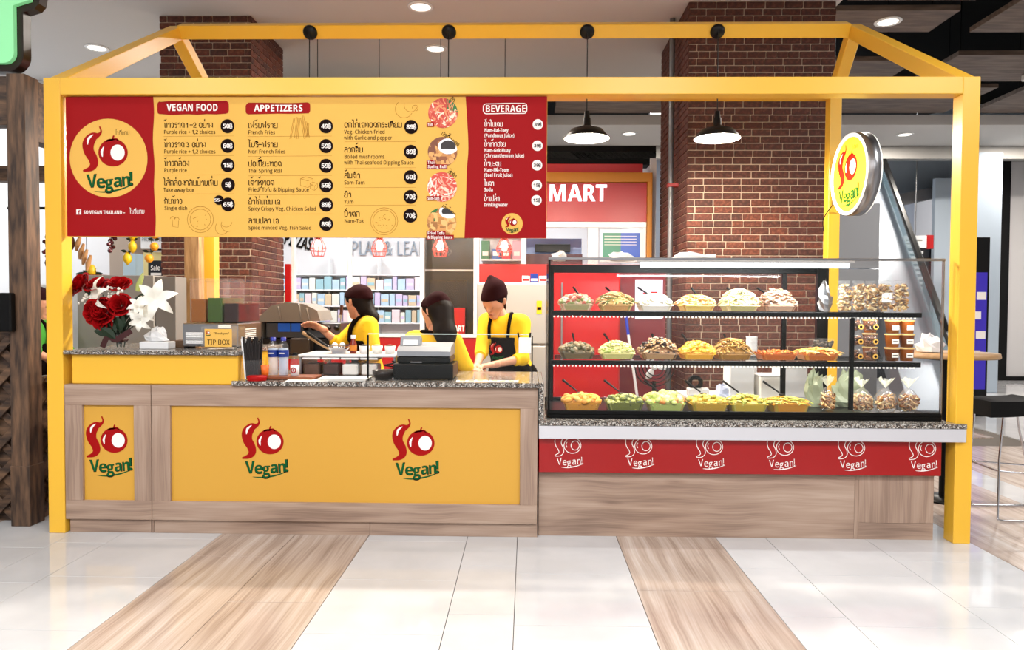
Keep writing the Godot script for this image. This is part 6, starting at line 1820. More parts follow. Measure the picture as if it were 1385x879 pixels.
	mb = MB.new(); mb.ell(Vector3(0.06, 0.06, 0.05), Vector3(0.12, 0.06, 0.08), 12, 6)
	part(t, "head", mb, M.white_matte)
	# side table with white boxes behind the case
	t = thing("side_table", "white side table behind the display case", "table", Vector3.ZERO)
	boxpart(t, "top", Vector3(1.2, 0.70, -5.75), Vector3(2.2, 0.725, -5.25), M.white_gloss, 0.003)
	for x in [1.22, 2.18]:
		for z in [-5.73, -5.27]: boxpart(t, "leg", Vector3(x - 0.015, 0, z - 0.015), Vector3(x + 0.015, 0.70, z + 0.015), M.steel, 0.0)
	for q in [[1.60, 0.18, 0.24, "large plain white takeaway box stack, left"], [1.79, 0.15, 0.16, "low cream takeaway box in the middle"], [1.98, 0.2, 0.22, "large plain white box next to the rear post"]]:
		t = thing("takeaway_box", q[3], "box", Vector3(q[0], 0.726, -5.42 if q[2] > 0.2 else -5.36), "white boxes on the side table")
		boxpart(t, "box", Vector3(-q[1] / 2, 0, -0.1), Vector3(q[1] / 2, q[2], 0.09), M.paper if q[2] < 0.2 else M.white_matte, 0.006)
		boxpart(t, "lid", Vector3(-q[1] / 2 - 0.004, q[2], -0.104), Vector3(q[1] / 2 + 0.004, q[2] + 0.012, 0.094), M.white_matte, 0.003)
	t = thing("paper_cups", "stack of white paper cups behind the brown noodles", "cups", Vector3(1.75, 0.726, -5.6))
	for i in 12:
		mb = MB.new(); mb.lathe([Vector2(0.034, i * 0.03), Vector2(0.043, i * 0.03 + 0.105), Vector2(0.045, i * 0.03 + 0.108), Vector2(0.04, i * 0.03 + 0.104)], 18)
		part(t, "cup", mb, M.white_matte)
	t = thing("tape_dispenser", "white and black tape dispenser on the side table", "tape dispenser", Vector3(1.27, 0.726, -5.4))
	mb = MB.new(); mb.lathe([Vector2(0.03, -0.02), Vector2(0.055, -0.02), Vector2(0.055, 0.02), Vector2(0.03, 0.02), Vector2(0.03, -0.02)], 20, Transform3D(Basis(Vector3.RIGHT, PI / 2), Vector3(0, 0.1, 0)), false)
	part(t, "roll", mb, M.black_matte)
	boxpart(t, "base", Vector3(-0.06, 0, -0.035), Vector3(0.1, 0.06, 0.035), M.white_gloss, 0.01)
	t = thing("plastic_bag", "crumpled white and blue bag beside the tape dispenser", "bag", Vector3(1.45, 0.726, -5.3))
	mb = MB.new(); crumple(mb, Vector3(0.048, 0.06, 0.04), 71)
	part(t, "sheet", mb, mat("bluish_film", Color(0.72, 0.76, 0.86), 0.5))
	t = thing("fan", "black desk fan behind the case, under the middle shelf", "fan", Vector3(1.05, 0, -5.9))
	mb = MB.new(); mb.lathe([Vector2(0.0, 0.0), Vector2(0.14, 0.0), Vector2(0.13, 0.03), Vector2(0.02, 0.05), Vector2(0.016, 0.78)], 20)
	part(t, "stand", mb, M.black_matte)
	mb = MB.new()
	for r in [0.16, 0.13, 0.1, 0.07]:
		var ring := []
		for i in 25: ring.append(Vector3(cos(TAU * i / 24) * r, 0.9 + sin(TAU * i / 24) * r, 0.05 - r * 0.15))
		mb.tube(ring, 0.005, 5, false)
	part(t, "grille", mb, M.black_metal)
	for i in 3:
		mb = MB.new(); mb.ell(Vector3(cos(i * TAU / 3) * 0.07, 0.9 + sin(i * TAU / 3) * 0.07, 0.0), Vector3(0.05, 0.03, 0.006), 10, 5, Basis(Vector3.BACK, i * TAU / 3))
		part(t, "blade", mb, M.white_gloss)
	mb = MB.new(); mb.ell(Vector3(0, 0.9, 0), Vector3(0.03, 0.03, 0.04), 10, 6)
	part(t, "hub", mb, M.white_gloss)

# ------------------------------------------------------------------ the mart behind, between the pillars
func mart():
	var wall := struct("wall_mart", "red and white mart front with yellow frame behind the stall", "shop front")
	var wm: Material = mat("mart_red", Color(0.66, 0.03, 0.045), 0.35)
	boxpart(wall, "red_dado", Vector3(-2.75, 0, -8.38), Vector3(-0.555, 1.02, -8.3), wm, 0.003)
	boxpart(wall, "red_block", Vector3(-0.553, 0, -8.4), Vector3(1.37, 1.875, -8.3), wm, 0.003)
	boxpart(wall, "red_post", Vector3(-2.815, 0, -8.38), Vector3(-2.752, 1.865, -8.28), wm, 0.003)
	boxpart(wall, "white_sill", Vector3(-2.75, 1.02, -8.4), Vector3(-0.553, 1.055, -8.28), M.white_gloss, 0.003)
	for x in [[-2.75, -2.71], [-2.09, -2.05], [-1.245, -1.195], [-0.62, -0.555]]:
		boxpart(wall, "mullion", Vector3(x[0], 1.055, -8.38), Vector3(x[1], 2.36, -8.31), M.white_gloss, 0.003)
	for x in [[-0.07, -0.01], [0.70, 0.82], [1.33, 1.37]]:
		boxpart(wall, "mullion", Vector3(x[0], 1.876, -8.38), Vector3(x[1], 2.30, -8.31), M.white_gloss, 0.003)
	boxpart(wall, "white_head", Vector3(-2.75, 2.30, -8.39), Vector3(1.37, 2.365, -8.3), M.white_gloss, 0.003)
	for x in [[-2.71, -2.09], [-2.05, -1.245], [-1.195, -0.62], [-0.555, -0.07], [-0.01, 0.70]]:
		boxpart(wall, "window_pane", Vector3(x[0], 1.056 if x[0] < -0.6 else 1.877, -8.352), Vector3(x[1], 2.3, -8.346), M.glass, 0.0)
	var fas := boxpart(wall, "sign_fascia", Vector3(-2.81, 2.366, -8.4), Vector3(1.372, 2.815, -8.3), wm, 0.003)
	var lw := emit_mat("letter_glow", Color(0.95, 0.95, 1.0), 3.6)
	text(fas, "J", Vector3(0.10, 2.6, -8.28), 0.185, lw, 0, true, 0.0, 0.0, 0.03)
	text(fas, "MART", Vector3(0.235, 2.6, -8.28), 0.185, lw, 0, true, 0.655, 0.0, 0.03)
	boxpart(wall, "yellow_head", Vector3(-2.815, 2.816, -8.42), Vector3(1.43, 2.925, -8.26), mat("mart_yellow", Color(0.72, 0.46, 0.06), 0.5), 0.003)
	boxpart(wall, "yellow_jamb", Vector3(1.374, 0, -8.42), Vector3(1.43, 2.816, -8.26), mat("mart_yellow"), 0.003)
	boxpart(wall, "upper_red_box", Vector3(-2.815, 2.93, -8.6), Vector3(1.34, 3.05, -8.4), wm, 0.003)
	boxpart(wall, "black_fascia", Vector3(-2.815, 3.052, -8.7), Vector3(1.5, 3.27, -8.46), M.black_matte, 0.0)
	# inside of the shop
	var room := struct("wall_mart_inside", "bright white inside of the mart", "shop room")
	boxpart(room, "back_wall", Vector3(-4.6, 0, -11.2), Vector3(1.43, 3.12, -11.0), M.plaster, 0.0)
	boxpart(room, "left_wall", Vector3(-4.7, 0, -11.2), Vector3(-4.6, 3.12, -9.6), M.plaster, 0.0)
	boxpart(room, "right_wall", Vector3(1.43, 0, -11.2), Vector3(1.5, 3.12, -8.42), M.plaster, 0.0)
	boxpart(room, "shop_ceiling", Vector3(-4.7, 3.12, -11.2), Vector3(1.5, 3.2, -8.46), M.ceiling_white, 0.0)
	for x in [-3.2, -1.4, 0.4]:
		var lp := thing("light_panel", "square light panel in the mart ceiling", "ceiling light", Vector3(x, 3.118, -9.7), "light panels in the mart ceiling")
		boxpart(lp, "diffuser", Vector3(-0.4, -0.01, -0.4), Vector3(0.4, 0.0, 0.4), M.lamp_glow, 0.0)
		area(lp, "light", Vector3(0, -0.02, 0), Vector2(0.78, 0.78), 17, Color(0.95, 0.98, 1.0))
	text(room, "PLAY & LEARN", Vector3(-2.72, 2.16, -10.985), 0.215, mat("letter_grey", Color(0.50, 0.54, 0.58), 0.5), 0, false, 1.28, 0.0, 0.02)
	text(room, "PIZZAS", Vector3(-3.76, 2.33, -10.985), 0.2, M.black_matte, 0, true, 0.42, -0.25, 0.02)
	# shelving unit with products
	var t := thing("shop_shelf", "white wall shelving with rows of pale packages inside the mart", "shelf", Vector3(-2.45, 0, -10.8))
	for y in [1.13, 1.38, 1.62, 1.85]:
		boxpart(t, "shelf_board", Vector3(-1.3, y - 0.02, -0.18), Vector3(0.9, y, 0.15), M.white_gloss, 0.003)
	for x in [-1.3, -0.55, 0.2, 0.9]: boxpart(t, "upright", Vector3(x - 0.01, 0, -0.18), Vector3(x + 0.01, 2.1, 0.0), M.white_gloss, 0.0)
	var pastel := [Color(0.75, 0.70, 0.82), Color(0.86, 0.78, 0.80), Color(0.66, 0.76, 0.84), Color(0.84, 0.84, 0.80), Color(0.55, 0.70, 0.74), Color(0.80, 0.72, 0.60)]
	var rn := RandomNumberGenerator.new(); rn.seed = 500
	for r in 3:
		var y: float = [1.13, 1.38, 1.62][r]
		var x := -3.7
		var nth := 0
		while x < -1.6:
			var w := rn.randf_range(0.07, 0.13)
			var h := rn.randf_range(0.15, 0.205)
			var ci := rn.randi_range(0, 5)
			nth += 1
			var o := thing("product_box", "%s package, %s from the left on the mart shelving's %s" % [["lilac", "pale pink", "pale blue", "off-white", "teal grey", "beige"][ci], ordinal(nth), ["lowest board", "middle board", "upper board"][r]], "package", Vector3(x + w / 2, y + 0.001, -10.72), "pale packages on the mart shelving")
			boxpart(o, "carton", Vector3(-w / 2 + 0.004, 0, -0.06), Vector3(w / 2 - 0.004, h, 0.06), mat_p(pastel, ci), 0.003)
			if rn.randf() < 0.6: boxpart(o, "print_band", Vector3(-w / 2 + 0.012, h * 0.35, 0.061), Vector3(w / 2 - 0.012, h * 0.6, 0.062), mat_p(pastel, rn.randi_range(0, 5)), 0.0)
			x += w + 0.004
	t = thing("brown_door", "dark brown panelled shop door with a steel rail", "door", Vector3.ZERO)
	boxpart(t, "leaf", Vector3(-1.235, 0, -8.62), Vector3(-0.63, 2.36, -8.58), mat("door_brown", Color(0.10, 0.065, 0.05), 0.3), 0.003)
	boxpart(t, "rail", Vector3(-1.235, 1.80, -8.578), Vector3(-0.63, 1.825, -8.56), M.steel, 0.002)
	boxpart(t, "lower_panel", Vector3(-1.17, 1.1, -8.579), Vector3(-0.72, 1.70, -8.572), mat("door_panel", Color(0.15, 0.11, 0.085), 0.25), 0.002)
	t = thing("red_placard", "small red placard with white letters at the shop window", "placard", Vector3(-0.80, 1.056, -8.46))
	boxpart(t, "board", Vector3(-0.13, 0, -0.02), Vector3(0.07, 0.31, 0.02), wm, 0.003)
	text(t, "MART", Vector3(-0.12, 0.03, 0.022), 0.07, M.white_print, 0, true, 0.18)
	# right-hand display window
	t = thing("window_shelf", "white window shelf with colourful toys, upper right shop window", "shelf", Vector3(-0.31, 0, -8.7))
	for y in [1.1, 1.5, 1.93]: boxpart(t, "shelf_board", Vector3(-0.24, y, -0.14), Vector3(0.24, y + 0.02, 0.14), M.white_gloss, 0.002)
	boxpart(t, "back_panel", Vector3(-0.24, 0.9, -0.17), Vector3(0.24, 2.3, -0.15), M.white_matte, 0.0)
	var toys := [Color(0.75, 0.1, 0.2), Color(0.75, 0.72, 0.15), Color(0.15, 0.3, 0.55), Color(0.85, 0.6, 0.65), Color(0.2, 0.45, 0.3)]
	for i in 12:
		var o := thing("toy_box", "%s toy box, %s from the left on the %s window shelf" % [["red", "yellow", "blue", "pink", "green"][(i * 3) % 5], ["first", "second", "third", "last"][i % 4], ["low", "middle", "high"][i / 4]], "toy box", Vector3(-0.5 + (i % 4) * 0.125, 1.121 + [0.0, 0.4, 0.83][i / 4], -8.64), "toy boxes in the shop window")
		var c: Color = toys[(i * 3) % 5]
		boxpart(o, "carton", Vector3(-0.05, 0, -0.05), Vector3(0.05, 0.12 + 0.05 * (i % 3), 0.05), mat("toy%d" % ((i * 3) % 5), c, 0.4), 0.003)
		boxpart(o, "print_band", Vector3(-0.035, 0.04, 0.051), Vector3(0.035, 0.09, 0.052), M.white_print, 0.0)
	# posters right of the menu board
	t = thing("window_poster", "white-framed blue and green poster in the mart front", "poster", Vector3(1.08, 1.9, -8.33))
	boxpart(t, "frame", Vector3(-0.24, 0, -0.02), Vector3(0.26, 0.38, 0.02), M.white_gloss, 0.003)
	boxpart(t, "blue_print", Vector3(0.0, 0.06, 0.021), Vector3(0.22, 0.34, 0.023), mat("poster_blue", Color(0.16, 0.32, 0.70), 0.4), 0.0)
	boxpart(t, "green_print", Vector3(-0.21, 0.06, 0.021), Vector3(0.0, 0.34, 0.023), mat("poster_green", Color(0.22, 0.50, 0.40), 0.4), 0.0)
	for i in 4: boxpart(t, "print_line", Vector3(-0.19, 0.2 + i * 0.033, 0.0235), Vector3(0.18, 0.206 + i * 0.033, 0.0245), M.white_print, 0.0)
	t = thing("counter_screen", "wine red service counter seen through the mart window", "counter", Vector3(0.35, 1.2, -9.2))
	boxpart(t, "front", Vector3(-0.6, 0, -0.1), Vector3(0.35, 0.85, 0.1), mat("wine_dark", Color(0.30, 0.03, 0.10), 0.4), 0.003)
	boxpart(t, "screen", Vector3(-0.25, 0.88, 0.0), Vector3(0.2, 0.98, 0.05), M.black_metal, 0.003)
	boxpart(t, "bluish_panel", Vector3(-0.6, 0.86, -0.1), Vector3(0.35, 1.06, -0.05), mat("pale_blue", Color(0.55, 0.66, 0.85), 0.4), 0.0)
	# caged pendants
	var xs := [-2.33, -1.645, -0.965, -0.255]
	for i in 4:
		t = thing("cage_lamp", ["caged bulb hanging in front of the left shop window", "caged bulb hanging before the word PLAY", "caged bulb hanging in front of the brown door", "caged bulb hanging by the toy window"][i], "pendant lamp", Vector3(xs[i], 2.02, -7.95), "red wire cage lamps")
		var mb := MB.new(); mb.tube([Vector3(0, 0.17, 0), Vector3(0, 2.31, 0)], 0.004, 5)
		part(t, "cord", mb, M.black_matte)
		mb = MB.new(); mb.lathe([Vector2(0.0, 0.175), Vector2(0.025, 0.17), Vector2(0.028, 0.1), Vector2(0.0, 0.1)], 14)
		part(t, "socket", mb, mat("socket_red", Color(0.40, 0.04, 0.04), 0.4))
		mb = MB.new(); mb.lathe([Vector2(0.0, -0.02), Vector2(0.03, -0.012), Vector2(0.045, 0.025), Vector2(0.03, 0.07), Vector2(0.018, 0.1)], 16)
		part(t, "bulb", mb, emit_mat("cage_bulb", Color(1.0, 0.9, 0.82), 9.0))
		mb = MB.new()
		for k in 10:
			var a := TAU * k / 10
			var e := Vector3(cos(a), 0, sin(a))
			mb.tube([e * 0.028 + Vector3(0, 0.13, 0), e * 0.075 + Vector3(0, 0.04, 0), e * 0.088 + Vector3(0, 0.0, 0), e * 0.062 + Vector3(0, -0.085, 0)], 0.0035, 4, false)
		for q in [[0.088, 0.0], [0.085, -0.03], [0.062, -0.085]]:
			var ring := []
			for k in 19: ring.append(Vector3(cos(TAU * k / 18) * q[0], q[1], sin(TAU * k / 18) * q[0]))
			mb.tube(ring, 0.0035, 4, false)
		part(t, "wire_cage", mb, mat("cage_red", Color(0.75, 0.30, 0.26), 0.4))
		var l := OmniLight3D.new()
		l.name = "light"
		t.add_child(l, true)
		l.position = Vector3(0, 0.03, 0)
		l.light_energy = 0.25; l.light_size = 0.03; l.light_color = Color(1, 0.85, 0.75)
		l.omni_range = 20.0; l.omni_attenuation = 2.0; l.shadow_enabled = true

func ordinal(n: int) -> String:
	if n == 1: return "leftmost and first"
	return "%d%s" % [n, ["th", "st", "nd", "rd"][n % 10] if n % 10 < 4 and n / 10 != 1 else "th"]

func mat_p(cols: Array, i: int) -> StandardMaterial3D:
	return mat("pastel%d" % i, cols[i], 0.5)

# ------------------------------------------------------------------ neighbouring stall on the left
func left_side():
	var t := thing("neighbour_stall", "dark wooden neighbouring stall post with lattice front", "stall", Vector3.ZERO)
	boxpart(t, "corner_post", Vector3(-3.215, 0, -4.51), Vector3(-3.10, 2.81, -4.38), M.dark_wood_v, 0.004)
	boxpart(t, "post_plinth", Vector3(-3.219, 0, -4.514), Vector3(-3.096, 0.38, -4.376), M.dark_wood_v, 0.003)
	boxpart(t, "roof_beam", Vector3(-3.205, 2.42, -6.6), Vector3(-3.105, 2.8, -4.51), M.dark_wood_h, 0.003)
	boxpart(t, "rear_beam", Vector3(-5.2, 2.42, -6.05), Vector3(-3.21, 2.55, -5.95), M.dark_wood_h, 0.003)
	boxpart(t, "front_beam", Vector3(-5.2, 2.5, -4.5), Vector3(-3.215, 2.8, -4.4), M.dark_wood_h, 0.003)
	boxpart(t, "dark_backing", Vector3(-5.2, 0.0, -4.6), Vector3(-3.24, 1.35, -4.5), M.dark_wood_h, 0.0)
	boxpart(t, "side_backing", Vector3(-3.2, 0.0, -5.55), Vector3(-3.14, 0.92, -4.52), M.dark_wood_h, 0.0)
	for i in 7:
		for s in [-1.0, 1.0]:
			var mb := MB.new()
			mb.box(Vector3(-3.34, 0.1 + i * 0.2, -4.47 + 0.012 * s), Vector3(0.46, 0.05, 0.018), 0.003, Basis(Vector3.BACK, s * 0.8))
			part(t, "lattice_slat", mb, M.dark_wood_h)
	for i in 6:
		var mb := MB.new()
		mb.box(Vector3(-3.125, 0.1 + i * 0.16, -4.75), Vector3(0.018, 0.05, 0.46), 0.003, Basis(Vector3.RIGHT, 0.8 if i % 2 else -0.8))
		part(t, "lattice_slat", mb, M.dark_wood_h)
	t = thing("wall_device", "black device mounted on the neighbouring stall's post", "device", Vector3(-3.19, 1.22, -4.36))
	boxpart(t, "case", Vector3(-0.1, 0, -0.02), Vector3(0.02, 0.24, 0.03), M.black_metal, 0.008)
	t = thing("green_sign", "pale green lit sign board with a dark brown rim, top left", "sign", Vector3(-0.055, 0, -4.4))
	var sh := PackedVector2Array([Vector2(-3.8, 2.9), Vector2(-3.24, 2.87)])
	for i in 7: sh.append(Vector2(-3.165 + 0.065 * sin(PI / 2 * i / 6), 2.935 - 0.065 * cos(PI / 2 * i / 6)))
	sh.append_array([Vector2(-3.1, 3.22), Vector2(-3.0, 3.25), Vector2(-2.97, 3.4), Vector2(-3.8, 3.4)])
	var mb := MB.new(); mb.prism(sh, 0.0, 0.03)
	part(t, "lit_panel", mb, mat("sign_green_lit", Color(0.55, 0.85, 0.62), 0.4, 0.0, {"emission_enabled": true, "emission": Color(0.5, 0.9, 0.6), "emission_energy_multiplier": 1.0}))
	mb = MB.new()
	var rim := Geometry2D.offset_polygon(sh, 0.04, Geometry2D.JOIN_ROUND)[0]
	mb.prism(rim, -0.07, -0.001)
	part(t, "brown_rim", mb, mat("sign_brown", Color(0.13, 0.06, 0.03), 0.3))
	area(t, "light", Vector3(-3.45, 3.1, 0.05), Vector2(0.5, 0.3), 0.4, Color(0.6, 1, 0.7), Vector3(0, 0, 1))
	t = thing("grey_cabinet", "plain grey metal cabinet behind the bouquet", "cabinet", Vector3.ZERO)
	boxpart(t, "body", Vector3(-3.72, 0, -6.08), Vector3(-3.08, 1.63, -5.85), M.grey_paint, 0.004)
	boxpart(t, "side_frame", Vector3(-3.077, 0, -6.06), Vector3(-2.905, 1.62, -5.87), mat("grey_dark", Color(0.47, 0.46, 0.45), 0.5), 0.004)
	t = thing("wooden_post", "pale square wooden post in front of the left brick pillar", "post", Vector3(-2.885, 0, -6.16))
	boxpart(t, "shaft", Vector3(-0.065, 0.06, -0.05), Vector3(0.065, 2.9, 0.05), M.pale_wood_v, 0.004)
	boxpart(t, "plinth", Vector3(-0.075, 0, -0.06), Vector3(0.075, 0.06, 0.06), M.pale_wood_v, 0.003)
	# hanging produce
	t = thing("hanging_rail", "thin rail behind the menu board carrying strings of produce", "rail", Vector3.ZERO)
	mb = MB.new(); mb.tube([Vector3(-4.4, 2.2, -6.0), Vector3(-2.95, 2.2, -6.0)], 0.012, 8)
	part(t, "rail", mb, M.black_metal)
	for x in [-4.38, -3.4]:
		mb = MB.new(); mb.tube([Vector3(x, 2.2, -6.0), Vector3(x, 2.418, -6.0)], 0.006, 6)
		part(t, "hanger", mb, M.black_metal)
	var rn := RandomNumberGenerator.new(); rn.seed = 610
	for q in [["string of dark red grapes hanging left of the lemons", -3.515, 1.84], ["string of dark red grapes beside the left yellow post", -4.06, 1.72]]:
		t = thing("grape_string", q[0], "hanging fruit", Vector3(q[1], q[2], -6.0), "strings of red grapes")
		mb = MB.new(); mb.tube([Vector3(0, 0.0, 0), Vector3(0, 2.19 - q[2], 0)], 0.003, 4)
		part(t, "string", mb, M.black_matte)
		for i in 15:
			mb = MB.new(); mb.ell(Vector3(rn.randf_range(-0.032, 0.032) * (0.4 + i / 15.0), i * 0.018, rn.randf_range(-0.03, 0.03)), Vector3.ONE * 0.019, 9, 6)
			part(t, "grape", mb, mat("grape", Color(0.30, 0.05, 0.10), 0.25))
	for k in 2:
		t = thing("lemon_string", ["string of yellow lemons with leaves, left of the poster", "string of orange-yellow lemons with leaves, over the poster"][k], "hanging fruit", Vector3(-3.36 + k * 0.185, 1.75, -6.0), "strings of lemons")
		mb = MB.new(); mb.tube([Vector3(0, 0.05, 0), Vector3(0, 0.44, 0)], 0.003, 4)
		part(t, "string", mb, mat("stem_green"))
		for i in 4:
			var c := Vector3([-0.02, 0.025, 0.03, -0.02][i], 0.03 + i * 0.1, 0)
			mb = MB.new()
			if k == 0: mb.lathe([Vector2(0, -0.06), Vector2(0.01, -0.052), Vector2(0.034, -0.02), Vector2(0.034, 0.015), Vector2(0.012, 0.05), Vector2(0, 0.056)], 12, Transform3D(Basis(), c))
			else: mb.ell(c, Vector3(0.035, 0.037, 0.035), 12, 8)
			part(t, "lemon", mb, mat("lemon%d" % k, [Color(0.85, 0.70, 0.08), Color(0.88, 0.58, 0.07)][k], 0.45))
			for s in [-1.0, 1.0]:
				mb = MB.new(); leaf(mb, c + Vector3(0, 0.05, 0), c + Vector3(0.05 * s, 0.075, 0.01), 0.013)
				part(t, "leaf", mb, mat("leaf_green"))
	t = thing("bread_string", "string of pale bread rolls hanging by the left post", "hanging bread", Vector3(-3.73, 1.66, -6.0))
	mb = MB.new(); mb.tube([Vector3(0, 0.1, 0), Vector3(0, 0.53, 0)], 0.003, 4)
	part(t, "string", mb, M.black_matte)
	for i in 4:
		mb = MB.new()
		var ox: float = [-0.075, -0.035, 0.005, 0.05][i]; var oy: float = [0.24, 0.17, 0.12, 0.07][i]
		mb.tube([Vector3(ox - 0.012, oy - 0.06, 0.02 * i), Vector3(ox, oy, 0.02 * i), Vector3(ox + 0.025, oy + 0.07, 0.02 * i)], [0.01, 0.022, 0.01], 9)
		part(t, "roll", mb, mat("bread", Color(0.70, 0.52, 0.34), 0.6))
	t = thing("garlic_bunch", "brown woven bunch hanging next to the left post", "hanging produce", Vector3(-3.89, 1.84, -6.0))
	mb = MB.new(); mb.ell(Vector3(0, 0.07, 0), Vector3(0.055, 0.08, 0.05), 12, 8)
	part(t, "bunch", mb, mat("woven_brown", Color(0.42, 0.24, 0.10), 0.8))
	mb = MB.new(); mb.tube([Vector3(0, 0.12, 0), Vector3(0, 0.35, 0)], 0.003, 4)
	part(t, "string", mb, M.black_matte)
	t = thing("fruit_basket", "small brown basket with a lemon and leaves behind the roses", "basket", Vector3(-3.86, 1.56, -6.3))
	mb = MB.new(); mb.lathe([Vector2(0, 0), Vector2(0.1, 0), Vector2(0.13, 0.09), Vector2(0.12, 0.09), Vector2(0.09, 0.01)], 18)
	part(t, "basket", mb, mat("woven_brown"))
	mb = MB.new(); mb.ell(Vector3(0.02, 0.12, 0.05), Vector3(0.035, 0.06, 0.035), 12, 8)
	part(t, "lemon", mb, mat("lemon0"))
	for i in 5:
		mb = MB.new(); leaf(mb, Vector3(0, 0.08, 0.04), Vector3(-0.12 + i * 0.06, 0.16 - 0.02 * absf(i - 2), 0.05), 0.02)
		part(t, "leaf", mb, mat("leaf_green"))
	t = thing("display_stand", "white stand under the fruit basket", "stand", Vector3.ZERO)
	boxpart(t, "column", Vector3(-4.2, 0, -6.5), Vector3(-3.65, 1.53, -6.15), M.white_matte, 0.003)
	boxpart(t, "top", Vector3(-4.25, 1.53, -6.55), Vector3(-3.64, 1.559, -6.11), M.white_gloss, 0.003)
	# lit white shop behind
	var w := struct("wall_left_shop", "white wall of the shop on the left", "wall")
	boxpart(w, "wall", Vector3(-9.5, 0, -9.5), Vector3(-3.77, 4.33, -9.4), M.plaster, 0.0)
	boxpart(w, "beige_column", Vector3(-5.30, 0, -9.4), Vector3(-4.98, 3.2, -9.0), mat("beige", Color(0.60, 0.53, 0.47), 0.7), 0.0)
	var lp := thing("light_panel", "square light panel in the ceiling of the left shop", "ceiling light", Vector3(-7.4, 4.33, -7.6))
	boxpart(lp, "diffuser", Vector3(-0.5, -0.012, -0.5), Vector3(0.5, -0.002, 0.5), M.lamp_glow, 0.0)
	area(lp, "light", Vector3(0, -0.02, 0), Vector2(1, 1), 75, Color(0.93, 0.97, 1.0))
	t = thing("shop_sign", "white shop sign reading PRODUCTION behind the lemons", "sign", Vector3(-4.66, 2.06, -8.6))
	boxpart(t, "board", Vector3(-0.02, 0, -0.02), Vector3(0.3, 0.27, 0.0), M.white_gloss, 0.002)
	text(t, "PRODUCTION", Vector3(-0.01, 0.09, 0.002), 0.05, mat("letter_grey"), 0, false, 0.29)
	boxpart(t, "black_foot", Vector3(0.1, -0.02, -0.02), Vector3(0.3, 0.0, 0.01), M.black_matte, 0.0)
	t = thing("framed_poster", "cream framed dark poster under the shop sign", "poster", Vector3(-4.66, 1.62, -8.6))
	boxpart(t, "cream_board", Vector3(0.0, -1.62, -0.04), Vector3(0.31, 0.4, -0.02), mat("cream", Color(0.86, 0.80, 0.56), 0.6), 0.002)
	boxpart(t, "dark_print", Vector3(0.06, 0.03, -0.02), Vector3(0.25, 0.3, -0.016), mat("navy", Color(0.03, 0.04, 0.08), 0.4), 0.0)
	text(t, "Sale", Vector3(0.09, 0.18, -0.0145), 0.06, M.white_print, 0, true, 0.11)
	boxpart(t, "print_line", Vector3(0.09, 0.12, -0.016), Vector3(0.22, 0.15, -0.015), M.white_print, 0.0)
	t = thing("pale_cabinet", "narrow pale blue cabinet left of the cream poster", "cabinet", Vector3(-4.84, 0, -8.6))
	boxpart(t, "body", Vector3(-0.06, 0.05, -0.2), Vector3(0.1, 2.0, 0.0), mat("pale_cabinet", Color(0.68, 0.76, 0.80), 0.3), 0.002)
	boxpart(t, "base", Vector3(-0.06, 0, -0.2), Vector3(0.1, 0.05, 0.0), M.white_gloss, 0.0)
	t = thing("drawer_rack", "blue and white striped rack at the far white wall", "rack", Vector3(-5.75, 1.35, -9.3))
	for i in 7: boxpart(t, "slot", Vector3(-0.35 + i * 0.1, 0, -0.09), Vector3(-0.27 + i * 0.1, 0.28, 0.0), [mat("label_blue"), M.white_gloss, mat("pale_blue")][i % 3], 0.002)
	boxpart(t, "stand", Vector3(-0.36, -1.35, -0.09), Vector3(0.36, 0.0, 0.0), M.white_gloss, 0.0)
	var v := func(x, y, z) -> Vector3: return Vector3(x, y, -z)
	person("person in a green shirt glimpsed behind the left yellow post", {
		"hip": v.call(-3.86, 0.82, 5.55), "sh_l": v.call(-3.8, 1.20, 5.68), "sh_r": v.call(-3.8, 1.20, 5.40), "fwd": Vector3(1, 0, 0), "head": v.call(-3.83, 1.38, 5.55), "face": Vector3(0.95, -0.2, 0.1),
		"el_l": v.call(-3.72, 1.0, 5.72), "wr_l": v.call(-3.66, 0.98, 5.6), "hd_l": Vector3(0.3, 0, 0.9), "pn_l": Vector3(0, -1, 0), "el_r": v.call(-3.74, 1.02, 5.36), "wr_r": v.call(-3.64, 0.96, 5.42), "hd_r": Vector3(0.9, 0.0, -0.1), "pn_r": Vector3(0, -1, 0),
		"sleeve": 0.05, "shirt": mat("green_cloth", Color(0.22, 0.55, 0.16), 0.85), "hair_p": [], "cap_p": []})

